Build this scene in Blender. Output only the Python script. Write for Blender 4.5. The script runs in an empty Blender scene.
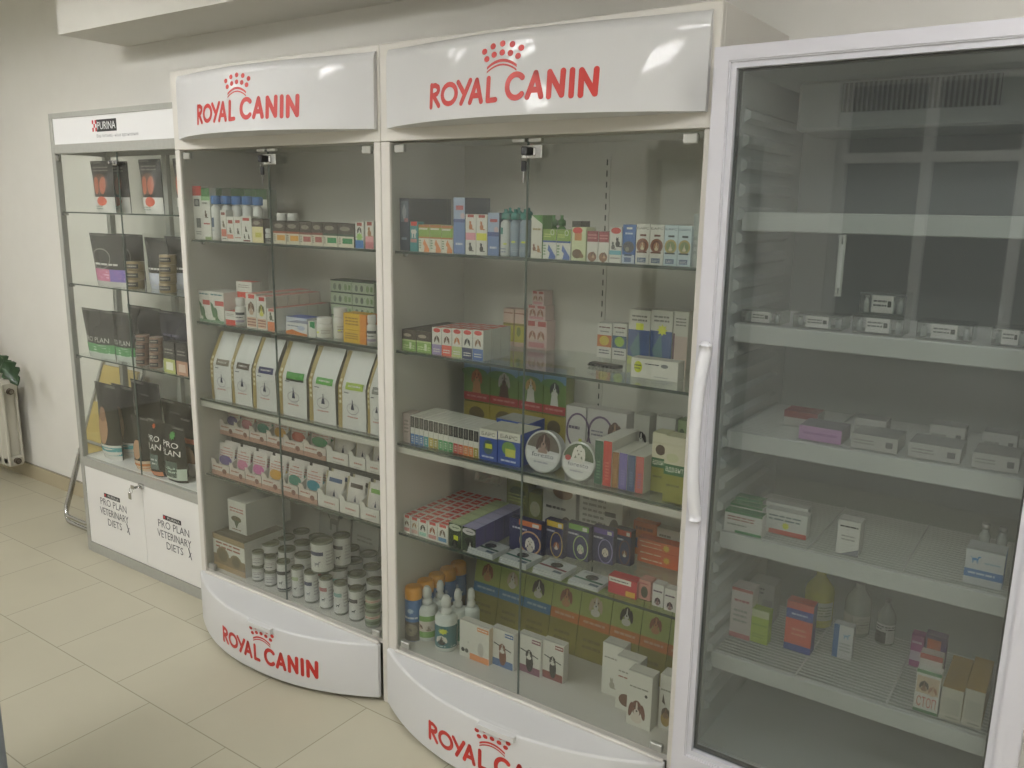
import bpy, math, random
from mathutils import Matrix, Vector
random.seed(7)
scene = bpy.context.scene
COL = scene.collection
# ------------------------------------------------------------------ camera
cam_data = bpy.data.cameras.new('camera'); cam = bpy.data.objects.new('camera', cam_data); COL.objects.link(cam)
cam.matrix_world = Matrix([[0.819083, -0.130489, 0.558637, 1.784705], [0.573463, 0.159841, -0.803487, -1.871232], [0.015553, 0.97848, 0.205753, 1.648932], [0, 0, 0, 1]])
cam_data.lens = 29.5412
cam_data.sensor_width = 36.0; cam_data.clip_start = 0.02; cam_data.clip_end = 60
scene.camera = cam
# ------------------------------------------------------------------ world, exposure
world = bpy.data.worlds.new('world'); scene.world = world; world.use_nodes = True
world.node_tree.nodes['Background'].inputs[0].default_value = (0.02, 0.024, 0.03, 1)
world.node_tree.nodes['Background'].inputs[1].default_value = 1.0
scene.view_settings.view_transform = 'Standard'; scene.view_settings.look = 'None'
scene.view_settings.gamma = 1.0; scene.view_settings.use_curve_mapping = False
scene.view_settings.exposure = 0.0
scene.cycles.transparent_max_bounces = 32; scene.cycles.max_bounces = 9; scene.cycles.diffuse_bounces = 5
scene.cycles.glossy_bounces = 4; scene.cycles.use_denoising = True; scene.cycles.sample_clamp_indirect = 4.0
TUBE = 87          # emission strength of the ceiling tubes
LAMPS = [(-1.7, -1.4), (2.65, -1.15), (-3.0, -1.95), (-0.5, -1.95), (1.9, -1.95), (-3.0, -3.05), (-0.5, -3.05), (1.9, -3.05)]  # first two are unseen fill fixtures, added to brighten the back wall
ROOM = dict(x0=-4.6, x1=3.2, y0=-3.5, y1=0.47, h=2.75)

# ------------------------------------------------------------------ materials
def lin(h):
    out = []
    for i in (0, 2, 4):
        c = int(h[i:i+2], 16) / 255
        out.append(c/12.92 if c <= .04045 else ((c+.055)/1.055)**2.4)
    return (*out, 1)
MATS = {}
def mat(h, rough=.55, metal=0.0, coat=0.0, spec=.5):
    k = (h, rough, metal, coat)
    if k in MATS: return MATS[k]
    m = bpy.data.materials.new('paint_' + h); m.use_nodes = True
    b = m.node_tree.nodes['Principled BSDF']
    b.inputs['Base Color'].default_value = lin(h); b.inputs['Roughness'].default_value = rough
    b.inputs['Metallic'].default_value = metal; b.inputs['Coat Weight'].default_value = coat
    b.inputs['Coat Roughness'].default_value = .035
    b.inputs['Specular IOR Level'].default_value = spec
    m.diffuse_color = lin(h); MATS[k] = m
    return m
def noisy(name, h1, h2, scale, rough=.7, bump=.0, detail=4):
    m = bpy.data.materials.new(name); m.use_nodes = True; nt = m.node_tree; b = nt.nodes['Principled BSDF']
    tc = nt.nodes.new('ShaderNodeTexCoord'); n = nt.nodes.new('ShaderNodeTexNoise'); n.inputs['Scale'].default_value = scale; n.inputs['Detail'].default_value = detail
    mx = nt.nodes.new('ShaderNodeMix'); mx.data_type = 'RGBA'; mx.inputs[6].default_value = lin(h1); mx.inputs[7].default_value = lin(h2)
    nt.links.new(tc.outputs['Object'], n.inputs['Vector']); nt.links.new(n.outputs['Fac'], mx.inputs[0]); nt.links.new(mx.outputs[2], b.inputs['Base Color'])
    b.inputs['Roughness'].default_value = rough
    if bump:
        bp = nt.nodes.new('ShaderNodeBump'); bp.inputs['Strength'].default_value = bump; bp.inputs['Distance'].default_value = .004
        nt.links.new(n.outputs['Fac'], bp.inputs['Height']); nt.links.new(bp.outputs['Normal'], b.inputs['Normal'])
    return m
def glass(name, tint, f0=.05, rough=.02, haze=None):
    """thin sheet glass: clear tint plus a facing dependent mirror; optional dusty haze"""
    m = bpy.data.materials.new(name); m.use_nodes = True; nt = m.node_tree; nt.nodes.clear()
    out = nt.nodes.new('ShaderNodeOutputMaterial'); tr = nt.nodes.new('ShaderNodeBsdfTransparent'); gl = nt.nodes.new('ShaderNodeBsdfGlossy')
    tr.inputs[0].default_value = (*tint, 1); gl.inputs[0].default_value = (1, 1, 1, 1); gl.inputs['Roughness'].default_value = rough
    lw = nt.nodes.new('ShaderNodeLayerWeight'); lw.inputs['Blend'].default_value = .5
    pw = nt.nodes.new('ShaderNodeMath'); pw.operation = 'POWER'; pw.inputs[1].default_value = 4.0
    ma = nt.nodes.new('ShaderNodeMath'); ma.operation = 'MULTIPLY_ADD'; ma.inputs[1].default_value = .8; ma.inputs[2].default_value = f0
    mx = nt.nodes.new('ShaderNodeMixShader')
    nt.links.new(lw.outputs['Facing'], pw.inputs[0]); nt.links.new(pw.outputs[0], ma.inputs[0]); nt.links.new(ma.outputs[0], mx.inputs[0])
    base = tr.outputs[0]
    if haze:
        df = nt.nodes.new('ShaderNodeBsdfDiffuse'); df.inputs[0].default_value = (.8, .82, .8, 1)
        m2 = nt.nodes.new('ShaderNodeMixShader'); m2.inputs[0].default_value = haze
        nt.links.new(tr.outputs[0], m2.inputs[1]); nt.links.new(df.outputs[0], m2.inputs[2]); base = m2.outputs[0]
    nt.links.new(base, mx.inputs[1]); nt.links.new(gl.outputs[0], mx.inputs[2]); nt.links.new(mx.outputs[0], out.inputs[0])
    return m
def emis(name, col, s):
    m = bpy.data.materials.new(name); m.use_nodes = True; b = m.node_tree.nodes['Principled BSDF']
    b.inputs['Base Color'].default_value = (.8, .8, .8, 1); b.inputs['Emission Color'].default_value = (*col, 1); b.inputs['Emission Strength'].default_value = s
    return m
WALL = noisy('wall_plaster', 'd6d4cc', 'dcdad3', 9, .85, .25)
CEIL = noisy('ceiling_paint', 'dededa', 'e2e2de', 4, .9)
LAMIN = noisy('white_laminate', 'cbc7be', 'd0cdc5', 3, .4)
GLOSSW = mat('cbcbca', .6, 0, .2)
ALU = noisy('brushed_aluminium', '96968e', 'a4a49c', 60, .42)
CHROME = mat('c8c8c8', .18, 1.0)
GLASS = glass('door_glass', (.86, .875, .855), .045, .02, .012)
CLEARG = glass('showcase_glass', (.965, .975, .965), .03)
SHELFG = glass('shelf_glass', (.93, .955, .94), .05)
SHELFE = mat('3d483f', .25)
FRG = glass('fridge_glass', (.755, .775, .765), .045, .01, .035)
PACK = glass('clear_packet', (.82, .84, .82), .16, .12, .12)
PLW = mat('c6c5cb', .4, 0, .15)
RED = 'b5342c'

# ------------------------------------------------------------------ mesh helpers
class MB:
    def __init__(s): s.v = []; s.f = []; s.m = []; s.mats = []; s.sm = []
    def mi(s, m):
        if m not in s.mats: s.mats.append(m)
        return s.mats.index(m)
    def poly(s, pts, m, smooth=False):
        n = len(s.v); s.v += [tuple(p) for p in pts]; s.f.append(tuple(range(n, n+len(pts)))); s.m.append(s.mi(m)); s.sm.append(smooth)
    def faces(s, verts, faces, m, smooth=False):
        n = len(s.v); s.v += [tuple(p) for p in verts]; k = s.mi(m)
        for f in faces: s.f.append(tuple(i+n for i in f)); s.m.append(k); s.sm.append(smooth)
    def box(s, x0, y0, z0, x1, y1, z1, m, side=None, top=None, front=None):
        v = [(x0,y0,z0),(x1,y0,z0),(x1,y1,z0),(x0,y1,z0),(x0,y0,z1),(x1,y0,z1),(x1,y1,z1),(x0,y1,z1)]
        fs = [(0,3,2,1),(4,5,6,7),(0,1,5,4),(1,2,6,5),(2,3,7,6),(3,0,4,7)]
        ms = [m, top or m, front or m, side or m, m, side or m]
        n = len(s.v); s.v += v
        for f, mm in zip(fs, ms): s.f.append(tuple(i+n for i in f)); s.m.append(s.mi(mm)); s.sm.append(False)
    def rbox(s, x0, y0, z0, x1, y1, z1, m, r=.002):
        """box with all edges chamfered"""
        r = min(r, (x1-x0)/3, (y1-y0)/3, (z1-z0)/3)
        pts = []; idx = {}
        for ix, x in enumerate((x0, x1)):
            for iy, y in enumerate((y0, y1)):
                for iz, z in enumerate((z0, z1)):
                    sx, sy, sz = (1-2*ix), (1-2*iy), (1-2*iz)
                    idx[ix,iy,iz,'x'] = len(pts); pts.append((x, y+sy*r, z+sz*r))
                    idx[ix,iy,iz,'y'] = len(pts); pts.append((x+sx*r, y, z+sz*r))
                    idx[ix,iy,iz,'z'] = len(pts); pts.append((x+sx*r, y+sy*r, z))
        F = []
        for i in (0, 1):
            F.append([idx[i,a,b,'x'] for a, b in ((0,0),(1,0),(1,1),(0,1))])
            F.append([idx[a,i,b,'y'] for a, b in ((0,0),(1,0),(1,1),(0,1))])
            F.append([idx[a,b,i,'z'] for a, b in ((0,0),(1,0),(1,1),(0,1))])
            for j in (0, 1):
                F.append([idx[i,j,0,'x'], idx[i,j,1,'x'], idx[i,j,1,'y'], idx[i,j,0,'y']])
                F.append([idx[i,0,j,'x'], idx[i,1,j,'x'], idx[i,1,j,'z'], idx[i,0,j,'z']])
                F.append([idx[0,i,j,'y'], idx[1,i,j,'y'], idx[1,i,j,'z'], idx[0,i,j,'z']])
                for k in (0, 1): F.append([idx[i,j,k,'x'], idx[i,j,k,'y'], idx[i,j,k,'z']])
        s.faces(pts, F, m)
    def lathe(s, prof, m, cx=0, cy=0, n=24, smooth=True, mats=None):
        """prof: list of (r,z)"""
        base = len(s.v)
        for r, z in prof:
            for i in range(n):
                a = 2*math.pi*i/n; s.v.append((cx+r*math.cos(a), cy+r*math.sin(a), z))
        for j in range(len(prof)-1):
            k = s.mi(mats[j] if mats else m)
            for i in range(n):
                a = base+j*n+i; b = base+j*n+(i+1)%n
                s.f.append((a, b, b+n, a+n)); s.m.append(k); s.sm.append(smooth)
        for j, fl in ((0, True), (len(prof)-1, False)):
            if prof[j][0] > 1e-5:
                idx = [base+j*n+i for i in range(n)]
                if fl: idx = idx[::-1]
                s.f.append(tuple(idx)); s.m.append(s.mi((mats[0 if fl else -1]) if mats else m)); s.sm.append(False)
    def tube(s, pts, r, m, n=10, closed=False):
        pts = [Vector(p) for p in pts]; base = len(s.v); N = len(pts)
        tot = Vector((0, 0, 0))
        for a_, b_ in zip(pts, pts[1:]): tot += Vector([abs(c) for c in (b_-a_)])
        up = Vector((0, 0, 1)) if tot.z < max(tot.x, tot.y) else (Vector((0, 1, 0)) if tot.y <= tot.x else Vector((1, 0, 0)))
        last = None
        for i, p in enumerate(pts):
            if closed: t = (pts[(i+1) % N]-pts[i-1]).normalized()
            else: t = (pts[min(i+1, N-1)]-pts[max(i-1, 0)]).normalized()
            u = (last-t*last.dot(t)) if last is not None else t.cross(up)
            if u.length < 1e-3: u = t.orthogonal()
            u.normalize(); last = u; w = t.cross(u).normalized()
            rr = r[i] if isinstance(r, (list, tuple)) else r
            for k in range(n):
                a = 2*math.pi*k/n; s.v.append(tuple(p+u*rr*math.cos(a)+w*rr*math.sin(a)))
        k_ = s.mi(m)
        for i in range(N if closed else N-1):
            for k in range(n):
                a = base+i*n+k; b = base+i*n+(k+1) % n; c = base+((i+1) % N)*n
                s.f.append((a, b, c+(k+1) % n, c+k)); s.m.append(k_); s.sm.append(True)
        if not closed:
            s.f.append(tuple(base+k for k in range(n))); s.m.append(k_); s.sm.append(False)
            s.f.append(tuple(base+(N-1)*n+k for k in range(n))[::-1]); s.m.append(k_); s.sm.append(False)
    def mesh(s, name):
        me = bpy.data.meshes.new(name); me.from_pydata(s.v, [], s.f)
        for m in s.mats: me.materials.append(m)
        me.polygons.foreach_set('material_index', s.m); me.polygons.foreach_set('use_smooth', s.sm); me.update()
        return me
    def build(s, name, parent=None, loc=(0,0,0)):
        o = bpy.data.objects.new(name, s.mesh(name)); COL.objects.link(o); o.location = loc
        if parent: o.parent = parent
        return o
def link(name, me, parent=None):
    o = bpy.data.objects.new(name, me); COL.objects.link(o)
    if parent: o.parent = parent
    return o
def empty(name, loc=(0,0,0)):
    o = bpy.data.objects.new(name, None); o.empty_display_size = .05; COL.objects.link(o); o.location = loc
    return o
def tag(o, label, cat, group=None):
    o['label'] = label; o['category'] = cat
    if group: o['group'] = group
    return o
def struct(o): o['kind'] = 'structure'; return o

# ------------------------------------------------------------------ printed artwork: polygons in the unit square
TXT = {}
def glyphs(t):
    if t not in TXT:
        c = bpy.data.curves.new('txt', 'FONT'); c.body = t; c.resolution_u = 2
        o = bpy.data.objects.new('txt', c); COL.objects.link(o); bpy.context.view_layer.update()
        me = o.evaluated_get(bpy.context.evaluated_depsgraph_get()).to_mesh()
        vs = [(v.co.x, v.co.y) for v in me.vertices]; fs = [tuple(p.vertices) for p in me.polygons]
        bpy.data.objects.remove(o); bpy.data.curves.remove(c)
        xs_ = [v[0] for v in vs]; ys_ = [v[1] for v in vs]; a, b, c_, d = min(xs_), max(xs_), min(ys_), max(ys_)
        TXT[t] = ([((x-a)/(b-a), (y-c_)/(d-c_)) for x, y in vs], fs)
    return TXT[t]
def ell(cx, cy, rx, ry, n=16, a0=0, a1=2*math.pi):
    return [(cx+rx*math.cos(a0+(a1-a0)*i/n), cy+ry*math.sin(a0+(a1-a0)*i/n)) for i in range(n)]
def rotp(pts, a, cx, cy, k=1):
    return [(cx+((x-cx)*math.cos(a)-(y-cy)/k*math.sin(a)), cy+((x-cx)*math.sin(a)+(y-cy)/k*math.cos(a))*k) for x, y in pts]
def art(items, asp):
    """yield (polygon points, colour); asp = height/width of the face so that round shapes stay round"""
    for it in items:
        k = it[0]
        if k == 'r':
            _, x0, y0, x1, y1, c = it
            n = max(1, int(abs(x1-x0)*8))
            for i in range(n):
                a = x0+(x1-x0)*i/n; b = x0+(x1-x0)*(i+1)/n
                yield [(a,y0),(b,y0),(b,y1),(a,y1)], c
        elif k == 'e': yield ell(*it[1:5]), it[5]
        elif k == 'o':
            _, cx, cy, rx, ry, w, c = it; a = ell(cx,cy,rx,ry,24); b = ell(cx,cy,rx-w,ry-w/asp,24)
            for i in range(24): j = (i+1) % 24; yield [a[i],a[j],b[j],b[i]], c
        elif k == 'n':
            _, x0, y0, x1, y1, n, c = it; rnd = random.Random(int(x0*97+y0*31+n))
            for i in range(n):
                h = (y1-y0)/n; y = y1-(i+.7)*h; x = x0
                while x < x1-.02:
                    w = min((x1-x0)*rnd.uniform(.12,.35), x1-x); yield [(x,y),(x+w,y),(x+w,y+h*.45),(x,y+h*.45)], c
                    x += w+(x1-x0)*.04
        elif k == 't':
            _, x0, y0, x1, y1, t, c = it; vs, fs = glyphs(t)
            for f in fs: yield [(x0+(x1-x0)*vs[i][0], y0+(y1-y0)*vs[i][1]) for i in f], c
        elif k == 'p': yield it[1], it[2]
        elif k == 'star':
            _, cx, cy, r, c = it
            yield [(cx+r*(1 if i % 2 == 0 else .6)*math.cos(i*math.pi/8), cy+r/asp*(1 if i % 2 == 0 else .6)*math.sin(i*math.pi/8)) for i in range(16)], c
        elif k == 'head':      # dog head, s = half width
            _, cx, cy, s, c1, c2 = it; t = s/asp
            yield ell(cx, cy-t*1.0, s*.6, t*.45), c2
            yield ell(cx, cy+t*.1, s*.52, t*.8), c1
            yield rotp(ell(cx-s*.6, cy-t*.18, s*.22, t*.78), -.16, cx-s*.6, cy, 1/asp), c1
            yield rotp(ell(cx+s*.6, cy-t*.18, s*.22, t*.78), .16, cx+s*.6, cy, 1/asp), c1
            yield ell(cx, cy-t*.35, s*.3, t*.36), c2
            yield ell(cx, cy+t*.15, s*.1, t*.6), c2
            yield ell(cx, cy-t*.2, s*.1, t*.1), '1a1614'
            for q_ in (-1, 1): yield ell(cx+q_*s*.25, cy+t*.2, s*.08, t*.09), '1a1614'
        elif k == 'sit':       # sitting cat or dog in profile
            _, cx, cy, s, c = it; s *= 1.3; t = s/asp
            yield ell(cx, cy-t*.35, s*.5, t*.62), c
            yield ell(cx-s*.12, cy+t*.48, s*.3, t*.32), c
            yield [(cx-s*.4,cy+t*.55),(cx-s*.32,cy+t*1.0),(cx-s*.1,cy+t*.72)], c
            yield [(cx-s*.05,cy+t*.72),(cx+s*.12,cy+t*1.0),(cx+s*.18,cy+t*.5)], c
            yield [(cx-s*.38,cy-t*.9),(cx-s*.3,cy),(cx-s*.1,cy),(cx-s*.15,cy-t*.95)], c
            yield ell(cx+s*.55, cy-t*.85, s*.4, t*.12), c
        elif k == 'stand':     # standing dog silhouette
            _, cx, cy, s, c = it; t = s/asp
            yield ell(cx, cy, s*.62, t*.28), c
            for q_ in (-.5, -.34, .36, .52): yield [(cx+s*(q_-.07),cy),(cx+s*(q_+.07),cy),(cx+s*(q_+.05),cy-t*.85),(cx+s*(q_-.05),cy-t*.85)], c
            yield [(cx+s*.35,cy-t*.05),(cx+s*.6,cy),(cx+s*.78,cy+t*.55),(cx+s*.5,cy+t*.6)], c
            yield ell(cx+s*.78, cy+t*.58, s*.26, t*.16), c
            yield [(cx-s*.55,cy+t*.1),(cx-s*.95,cy+t*.5),(cx-s*.88,cy+t*.58),(cx-s*.5,cy+t*.22)], c
        elif k == 'slim':      # slim dark statue-like sitting figure
            _, cx, cy, s, c = it; t = s/asp
            yield [(cx-s*.45,cy-t),(cx+s*.5,cy-t),(cx+s*.35,cy-t*.3),(cx+s*.12,cy+t*.6),(cx+s*.1,cy+t),(cx-s*.05,cy+t*1.05),(cx-s*.1,cy+t*.4),(cx-s*.35,cy-t*.4)], c
def paint(mb, items, fm, asp, rough=.5):
    lay = 0
    p0, p1, p2 = (Vector(fm(u, .5, 1)) for u in (.1, .5, .9)); p3, p4 = (Vector(fm(.5, v, 1)) for v in (.1, .9))
    curved = (p1-(p0+p2)/2).length > 1e-4 or (p1-(p3+p4)/2).length > 1e-4
    for it in items:
        lay += 1
        sub = 0
        for pts, c in art([it], asp):
            if it[0] in ('head', 'sit', 'stand'): sub += .12
            L = lay+sub; m = mat(c, rough); n = len(pts)
            if not curved: mb.poly([fm(u, v, L) for u, v in pts], m); continue
            if n > 4:       # rings around the centre so that the print follows the curve
                cu = sum(p[0] for p in pts)/n; cv = sum(p[1] for p in pts)/n
                rings = [[fm(cu+(u-cu)*k, cv+(v-cv)*k, L) for u, v in pts] for k in (.34, .67, 1)]
                mb.poly(rings[0], m)
                for a, b in zip(rings, rings[1:]):
                    for i in range(n): j = (i+1) % n; mb.poly([a[i], a[j], b[j], b[i]], m)
            elif n == 4 and it[0] == 'r':
                (a, b), (c_, _), (_, d_), _ = pts
                for i in range(3):
                    u0, u1 = a+(c_-a)*i/3, a+(c_-a)*(i+1)/3
                    mb.poly([fm(u0, b, L), fm(u1, b, L), fm(u1, d_, L), fm(u0, d_, L)], m)
            else: mb.poly([fm(u, v, L) for u, v in pts], m)
# ------------------------------------------------------------------ the room
X0, X1, Y0, Y1, HC = ROOM['x0'], ROOM['x1'], ROOM['y0'], ROOM['y1'], ROOM['h']
def floor_mat():
    m = bpy.data.materials.new('floor_tiles'); m.use_nodes = True; nt = m.node_tree; b = nt.nodes['Principled BSDF']
    tc = nt.nodes.new('ShaderNodeTexCoord'); mp = nt.nodes.new('ShaderNodeMapping')
    mp.inputs['Location'].default_value = (.045+.405*20, .062+.408*20, 0)
    br = nt.nodes.new('ShaderNodeTexBrick'); br.offset = .5; br.offset_frequency = 2
    br.inputs['Scale'].default_value = 1; br.inputs['Brick Width'].default_value = .405; br.inputs['Row Height'].default_value = .408
    br.inputs['Mortar Size'].default_value = .0022; br.inputs['Mortar Smooth'].default_value = .3
    br.inputs['Color1'].default_value = lin('b6b19b'); br.inputs['Color2'].default_value = lin('bbb6a1'); br.inputs['Mortar'].default_value = lin('928c78')
    n = nt.nodes.new('ShaderNodeTexNoise'); n.inputs['Scale'].default_value = 3.5; n.inputs['Detail'].default_value = 5
    mx = nt.nodes.new('ShaderNodeMix'); mx.data_type = 'RGBA'; mx.blend_type = 'MULTIPLY'; mx.inputs[0].default_value = .14
    nt.links.new(tc.outputs['Object'], mp.inputs['Vector']); nt.links.new(mp.outputs[0], br.inputs['Vector']); nt.links.new(mp.outputs[0], n.inputs['Vector'])
    nt.links.new(br.outputs['Color'], mx.inputs[6]); nt.links.new(n.outputs['Fac'], mx.inputs[7]); nt.links.new(mx.outputs[2], b.inputs['Base Color'])
    b.inputs['Roughness'].default_value = .38
    return m
def slab(name, a, b, m):
    mb = MB(); mb.box(*a, *b, m); return struct(mb.build(name))
slab('floor', (X0,Y0,-.1), (X1,Y1,0), floor_mat())
slab('ceiling', (X0,Y0,HC), (X1,Y1,HC+.1), CEIL)
slab('wall_back', (X0-.1,Y1,-.1), (X1+.1,Y1+.12,HC+.1), WALL)
slab('wall_left', (X0-.1,Y0,-.1), (X0,Y1,HC+.1), WALL)
slab('wall_right', (X1,Y0,-.1), (X1+.1,Y1,HC+.1), WALL)
# wall opposite the cases, with the night-dark window and a door
WX0, WX1, WZ0, WZ1 = .42, 2.05, .98, 2.42; DX0, DX1, DZ = -.85, .0, 2.05
mb = MB()
for a, b in (((X0,0),(DX0,HC)), ((DX0,DZ),(DX1,HC)), ((DX1,0),(WX0,HC)), ((WX0,0),(WX1,WZ0)), ((WX0,WZ1),(WX1,HC)), ((WX1,0),(X1,HC))):
    mb.box(a[0], Y0-.15, a[1], b[0], Y0, b[1], WALL)
struct(mb.build('wall_front'))
mb = MB(); mb.box(WX0, Y0-.12, WZ0, WX1, Y0-.11, WZ1, mat('0c0e12', .08)); o = struct(mb.build('window_1'))
mb = MB(); fw = mat('d8d8d4', .4)
for a in (WX0, .88, 1.35, WX1-.06): mb.box(a, Y0-.10, WZ0, a+.055, Y0-.03, WZ1, fw)
for a in (WZ0, 1.93, WZ1-.06): mb.box(WX0, Y0-.102, a, WX1, Y0-.032, a+.055, fw)
mb.build('window_frame', o)
mb = MB(); mb.box(WX0-.05, Y0-.12, WZ0-.03, WX1+.05, Y0+.14, WZ0, fw); mb.build('window_sill', o)
mb = MB(); mb.box(DX0+.07, Y0-.10, .0, DX1-.07, Y0-.06, DZ-.07, mat('c2c4c0', .4)); o = struct(mb.build('door_1'))
mb = MB(); dk = mat('5a544c', .5)
mb.box(DX0, Y0-.12, 0, DX0+.07, Y0+.02, DZ, dk); mb.box(DX1-.07, Y0-.12, 0, DX1, Y0+.02, DZ, dk); mb.box(DX0+.07, Y0-.12, DZ-.07, DX1-.07, Y0+.02, DZ+.05, dk)
mb.build('door_frame', o)
mb = MB(); mb.tube([(DX1-.14,Y0-.06,1.0),(DX1-.14,Y0-.01,1.0),(DX1-.26,Y0-.01,1.0)], .009, CHROME); mb.build('door_handle', o)
# boxed soffit along the back wall
mb = MB(); mb.box(-2.03, .155, 2.345, X1, Y1, HC, WALL); struct(mb.build('trim_1'))
mb = MB(); mb.box(X0, Y1-.012, 0, X1, Y1, .085, noisy('plinth_tile', 'a59a80', 'b0a68c', 6, .4)); mb.box(X0, Y1-.013, .085, X1, Y1, .088, mat('8a8472')); struct(mb.build('baseboard_back'))
# ------------------------------------------------------------------ ceiling lamps: four-tube troffers
tube_m = emis('lamp_tube', (1.0, .99, .99), TUBE)
hous = mat('e0e0dc', .35)
def make_lamp():
    t = empty('ceiling_lamp')
    mb = MB(); mb.box(-.3,-.3,-.012,.3,.3,0,hous)
    for a in (-.3, .285): mb.box(a,-.3,-.06,a+.015,.3,-.012,hous); mb.box(-.285,a,-.06,.285,a+.015,-.012,hous)
    mb.build('housing', t)
    for i in range(4):
        m2 = MB(); y = -.21+.14*i; m2.tube([(-.27,y,-.03),(.27,y,-.03)], .013, tube_m, 10); m2.build('tube', t)
    l = MB()
    for i in range(9): a = -.27+.0675*i; l.box(a-.001,-.284,-.058,a+.001,.284,-.044,CHROME)
    l.build('louvre', t)
    return t
lamp0 = make_lamp(); LN = ['left lamp of the added pair brightening the back wall', 'right lamp of the added pair brightening the back wall', 'left lamp of the middle row', 'central lamp of the middle row', 'right lamp of the middle row', 'left lamp of the row by the window', 'central lamp of the row by the window', 'right lamp of the row by the window']
for i, (x, y) in enumerate(LAMPS):
    if i == 0: t = lamp0
    else:
        t = lamp0.copy(); COL.objects.link(t)
        for ch in list(lamp0.children): c = ch.copy(); COL.objects.link(c); c.parent = t
    t.location = (x, y, HC)
    tag(t, f'square four-tube ceiling lamp, {LN[i]}', 'ceiling lamp', 'square ceiling lamps')

# ------------------------------------------------------------------ red lettering with round stroke ends, and the crown
LET = {  # strokes in a box 0..w x 0..1
 'R': (.62, [[(.1,0),(.1,1)], [(.1,.96),(.3,.98),(.46,.88),(.48,.72),(.4,.58),(.1,.5)], [(.22,.5),(.52,.02)]]),
 'O': (.86, [[(.43+.34*math.cos(a*math.pi/10), .5+.44*math.sin(a*math.pi/10)) for a in range(21)]]),
 'Y': (.66, [[(.06,.98),(.33,.5)], [(.62,1.0),(.24,.02)]]),
 'A': (.80, [[(.06,.02),(.42,.98)], [(.42,.98),(.72,.02)], [(.2,.3),(.64,.3)]]),
 'L': (.56, [[(.1,1),(.1,.03),(.5,.05)]]),
 'C': (.92, [[(.5+.4*math.cos(a*math.pi/12), .5+.48*math.sin(a*math.pi/12)) for a in range(3, 22)]]),
 'N': (.82, [[(.1,0),(.1,.98),(.66,.04),(.68,1.0)]]),
 'I': (.32, [[(.13,0),(.13,1)]])}
def logo(name, parent, xa, xb, zb, lh, crown, surf, scale_words=True):
    """surf(x, z, lift) puts a flat point on the curved front"""
    m = mat('b42f28', .45); W_ = xb-xa; words = (MB(), MB())
    SP = [('R',0,.090),('O',.090,.221),('Y',.207,.317),('A',.295,.394),('L',.410,.482),('C',.522,.633),('A',.637,.737),('N',.749,.843),('I',.859,.888),('N',.904,1.0)]
    for idx, (ch, f0_, f1_) in enumerate(SP):
        w, strokes = LET[ch]; big = idx > 4; mb = words[big]; kk = 1.04 if big else 1.0; R0 = lh*.118*(1.08 if big else 1)
        allx = [x for s_ in strokes for x, y in s_]; mx0, mx1 = min(allx), max(allx)
        for s_ in strokes:
            pts = [(xa+W_*f0_+R0+(x-mx0)/((mx1-mx0) or 1)*max(0, W_*(f1_-f0_)-2*R0) if mx1 > mx0 else xa+W_*(f0_+f1_)/2, zb+lh*y*kk+(.003 if big else 0)) for x, y in s_]
            for p, q_ in zip(pts, pts[1:]):
                dx, dz = q_[0]-p[0], q_[1]-p[1]; L = math.hypot(dx, dz) or 1; nx, nz = -dz/L*R0, dx/L*R0; n = max(1, int(L/.012))
                for i in range(n):
                    u, v = i/n, (i+1)/n
                    A = (p[0]+dx*u, p[1]+dz*u); B = (p[0]+dx*v, p[1]+dz*v)
                    mb.poly([surf(A[0]+nx, A[1]+nz, .0006), surf(A[0]-nx, A[1]-nz, .0006), surf(B[0]-nx, B[1]-nz, .0006), surf(B[0]+nx, B[1]+nz, .0006)], m)
            for p in pts: mb.poly([surf(p[0]+R0*math.cos(t*math.pi/8), p[1]+R0*math.sin(t*math.pi/8), .0007) for t in range(16)], m)
    for mb, wd in zip(words, ('left', 'right')): lt = mb.build('lettering', parent); lt['label'] = f'{wd} word in red rounded capitals'
    mb = MB(); cx, cz, cw, chh = crown; z0 = cz-chh/2
    for px, pz in ((-.43,.70),(-.225,.86),(0,.92),(.225,.86),(.43,.70),(-.365,.42),(-.19,.55),(0,.60),(.19,.55),(.365,.42)):
        mb.poly([surf(cx+cw*(px+.066*math.cos(t*math.pi/8)), z0+chh*(pz+.115*math.sin(t*math.pi/8)), .0007) for t in range(16)], m)
    for r0, r1 in ((.20, .31), (.07, .14)):
        n = 16
        for i in range(n):
            q4 = []
            for k, r_ in ((i, r0), (i+1, r0), (i+1, r1), (i, r1)):
                f = 2*k/n-1; q4.append(surf(cx+cw*.35*f, z0+chh*(r_+.06-.24*f*f), .0007))
            mb.poly(q4, m)
    return mb.build('crown_emblem', parent)

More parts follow.
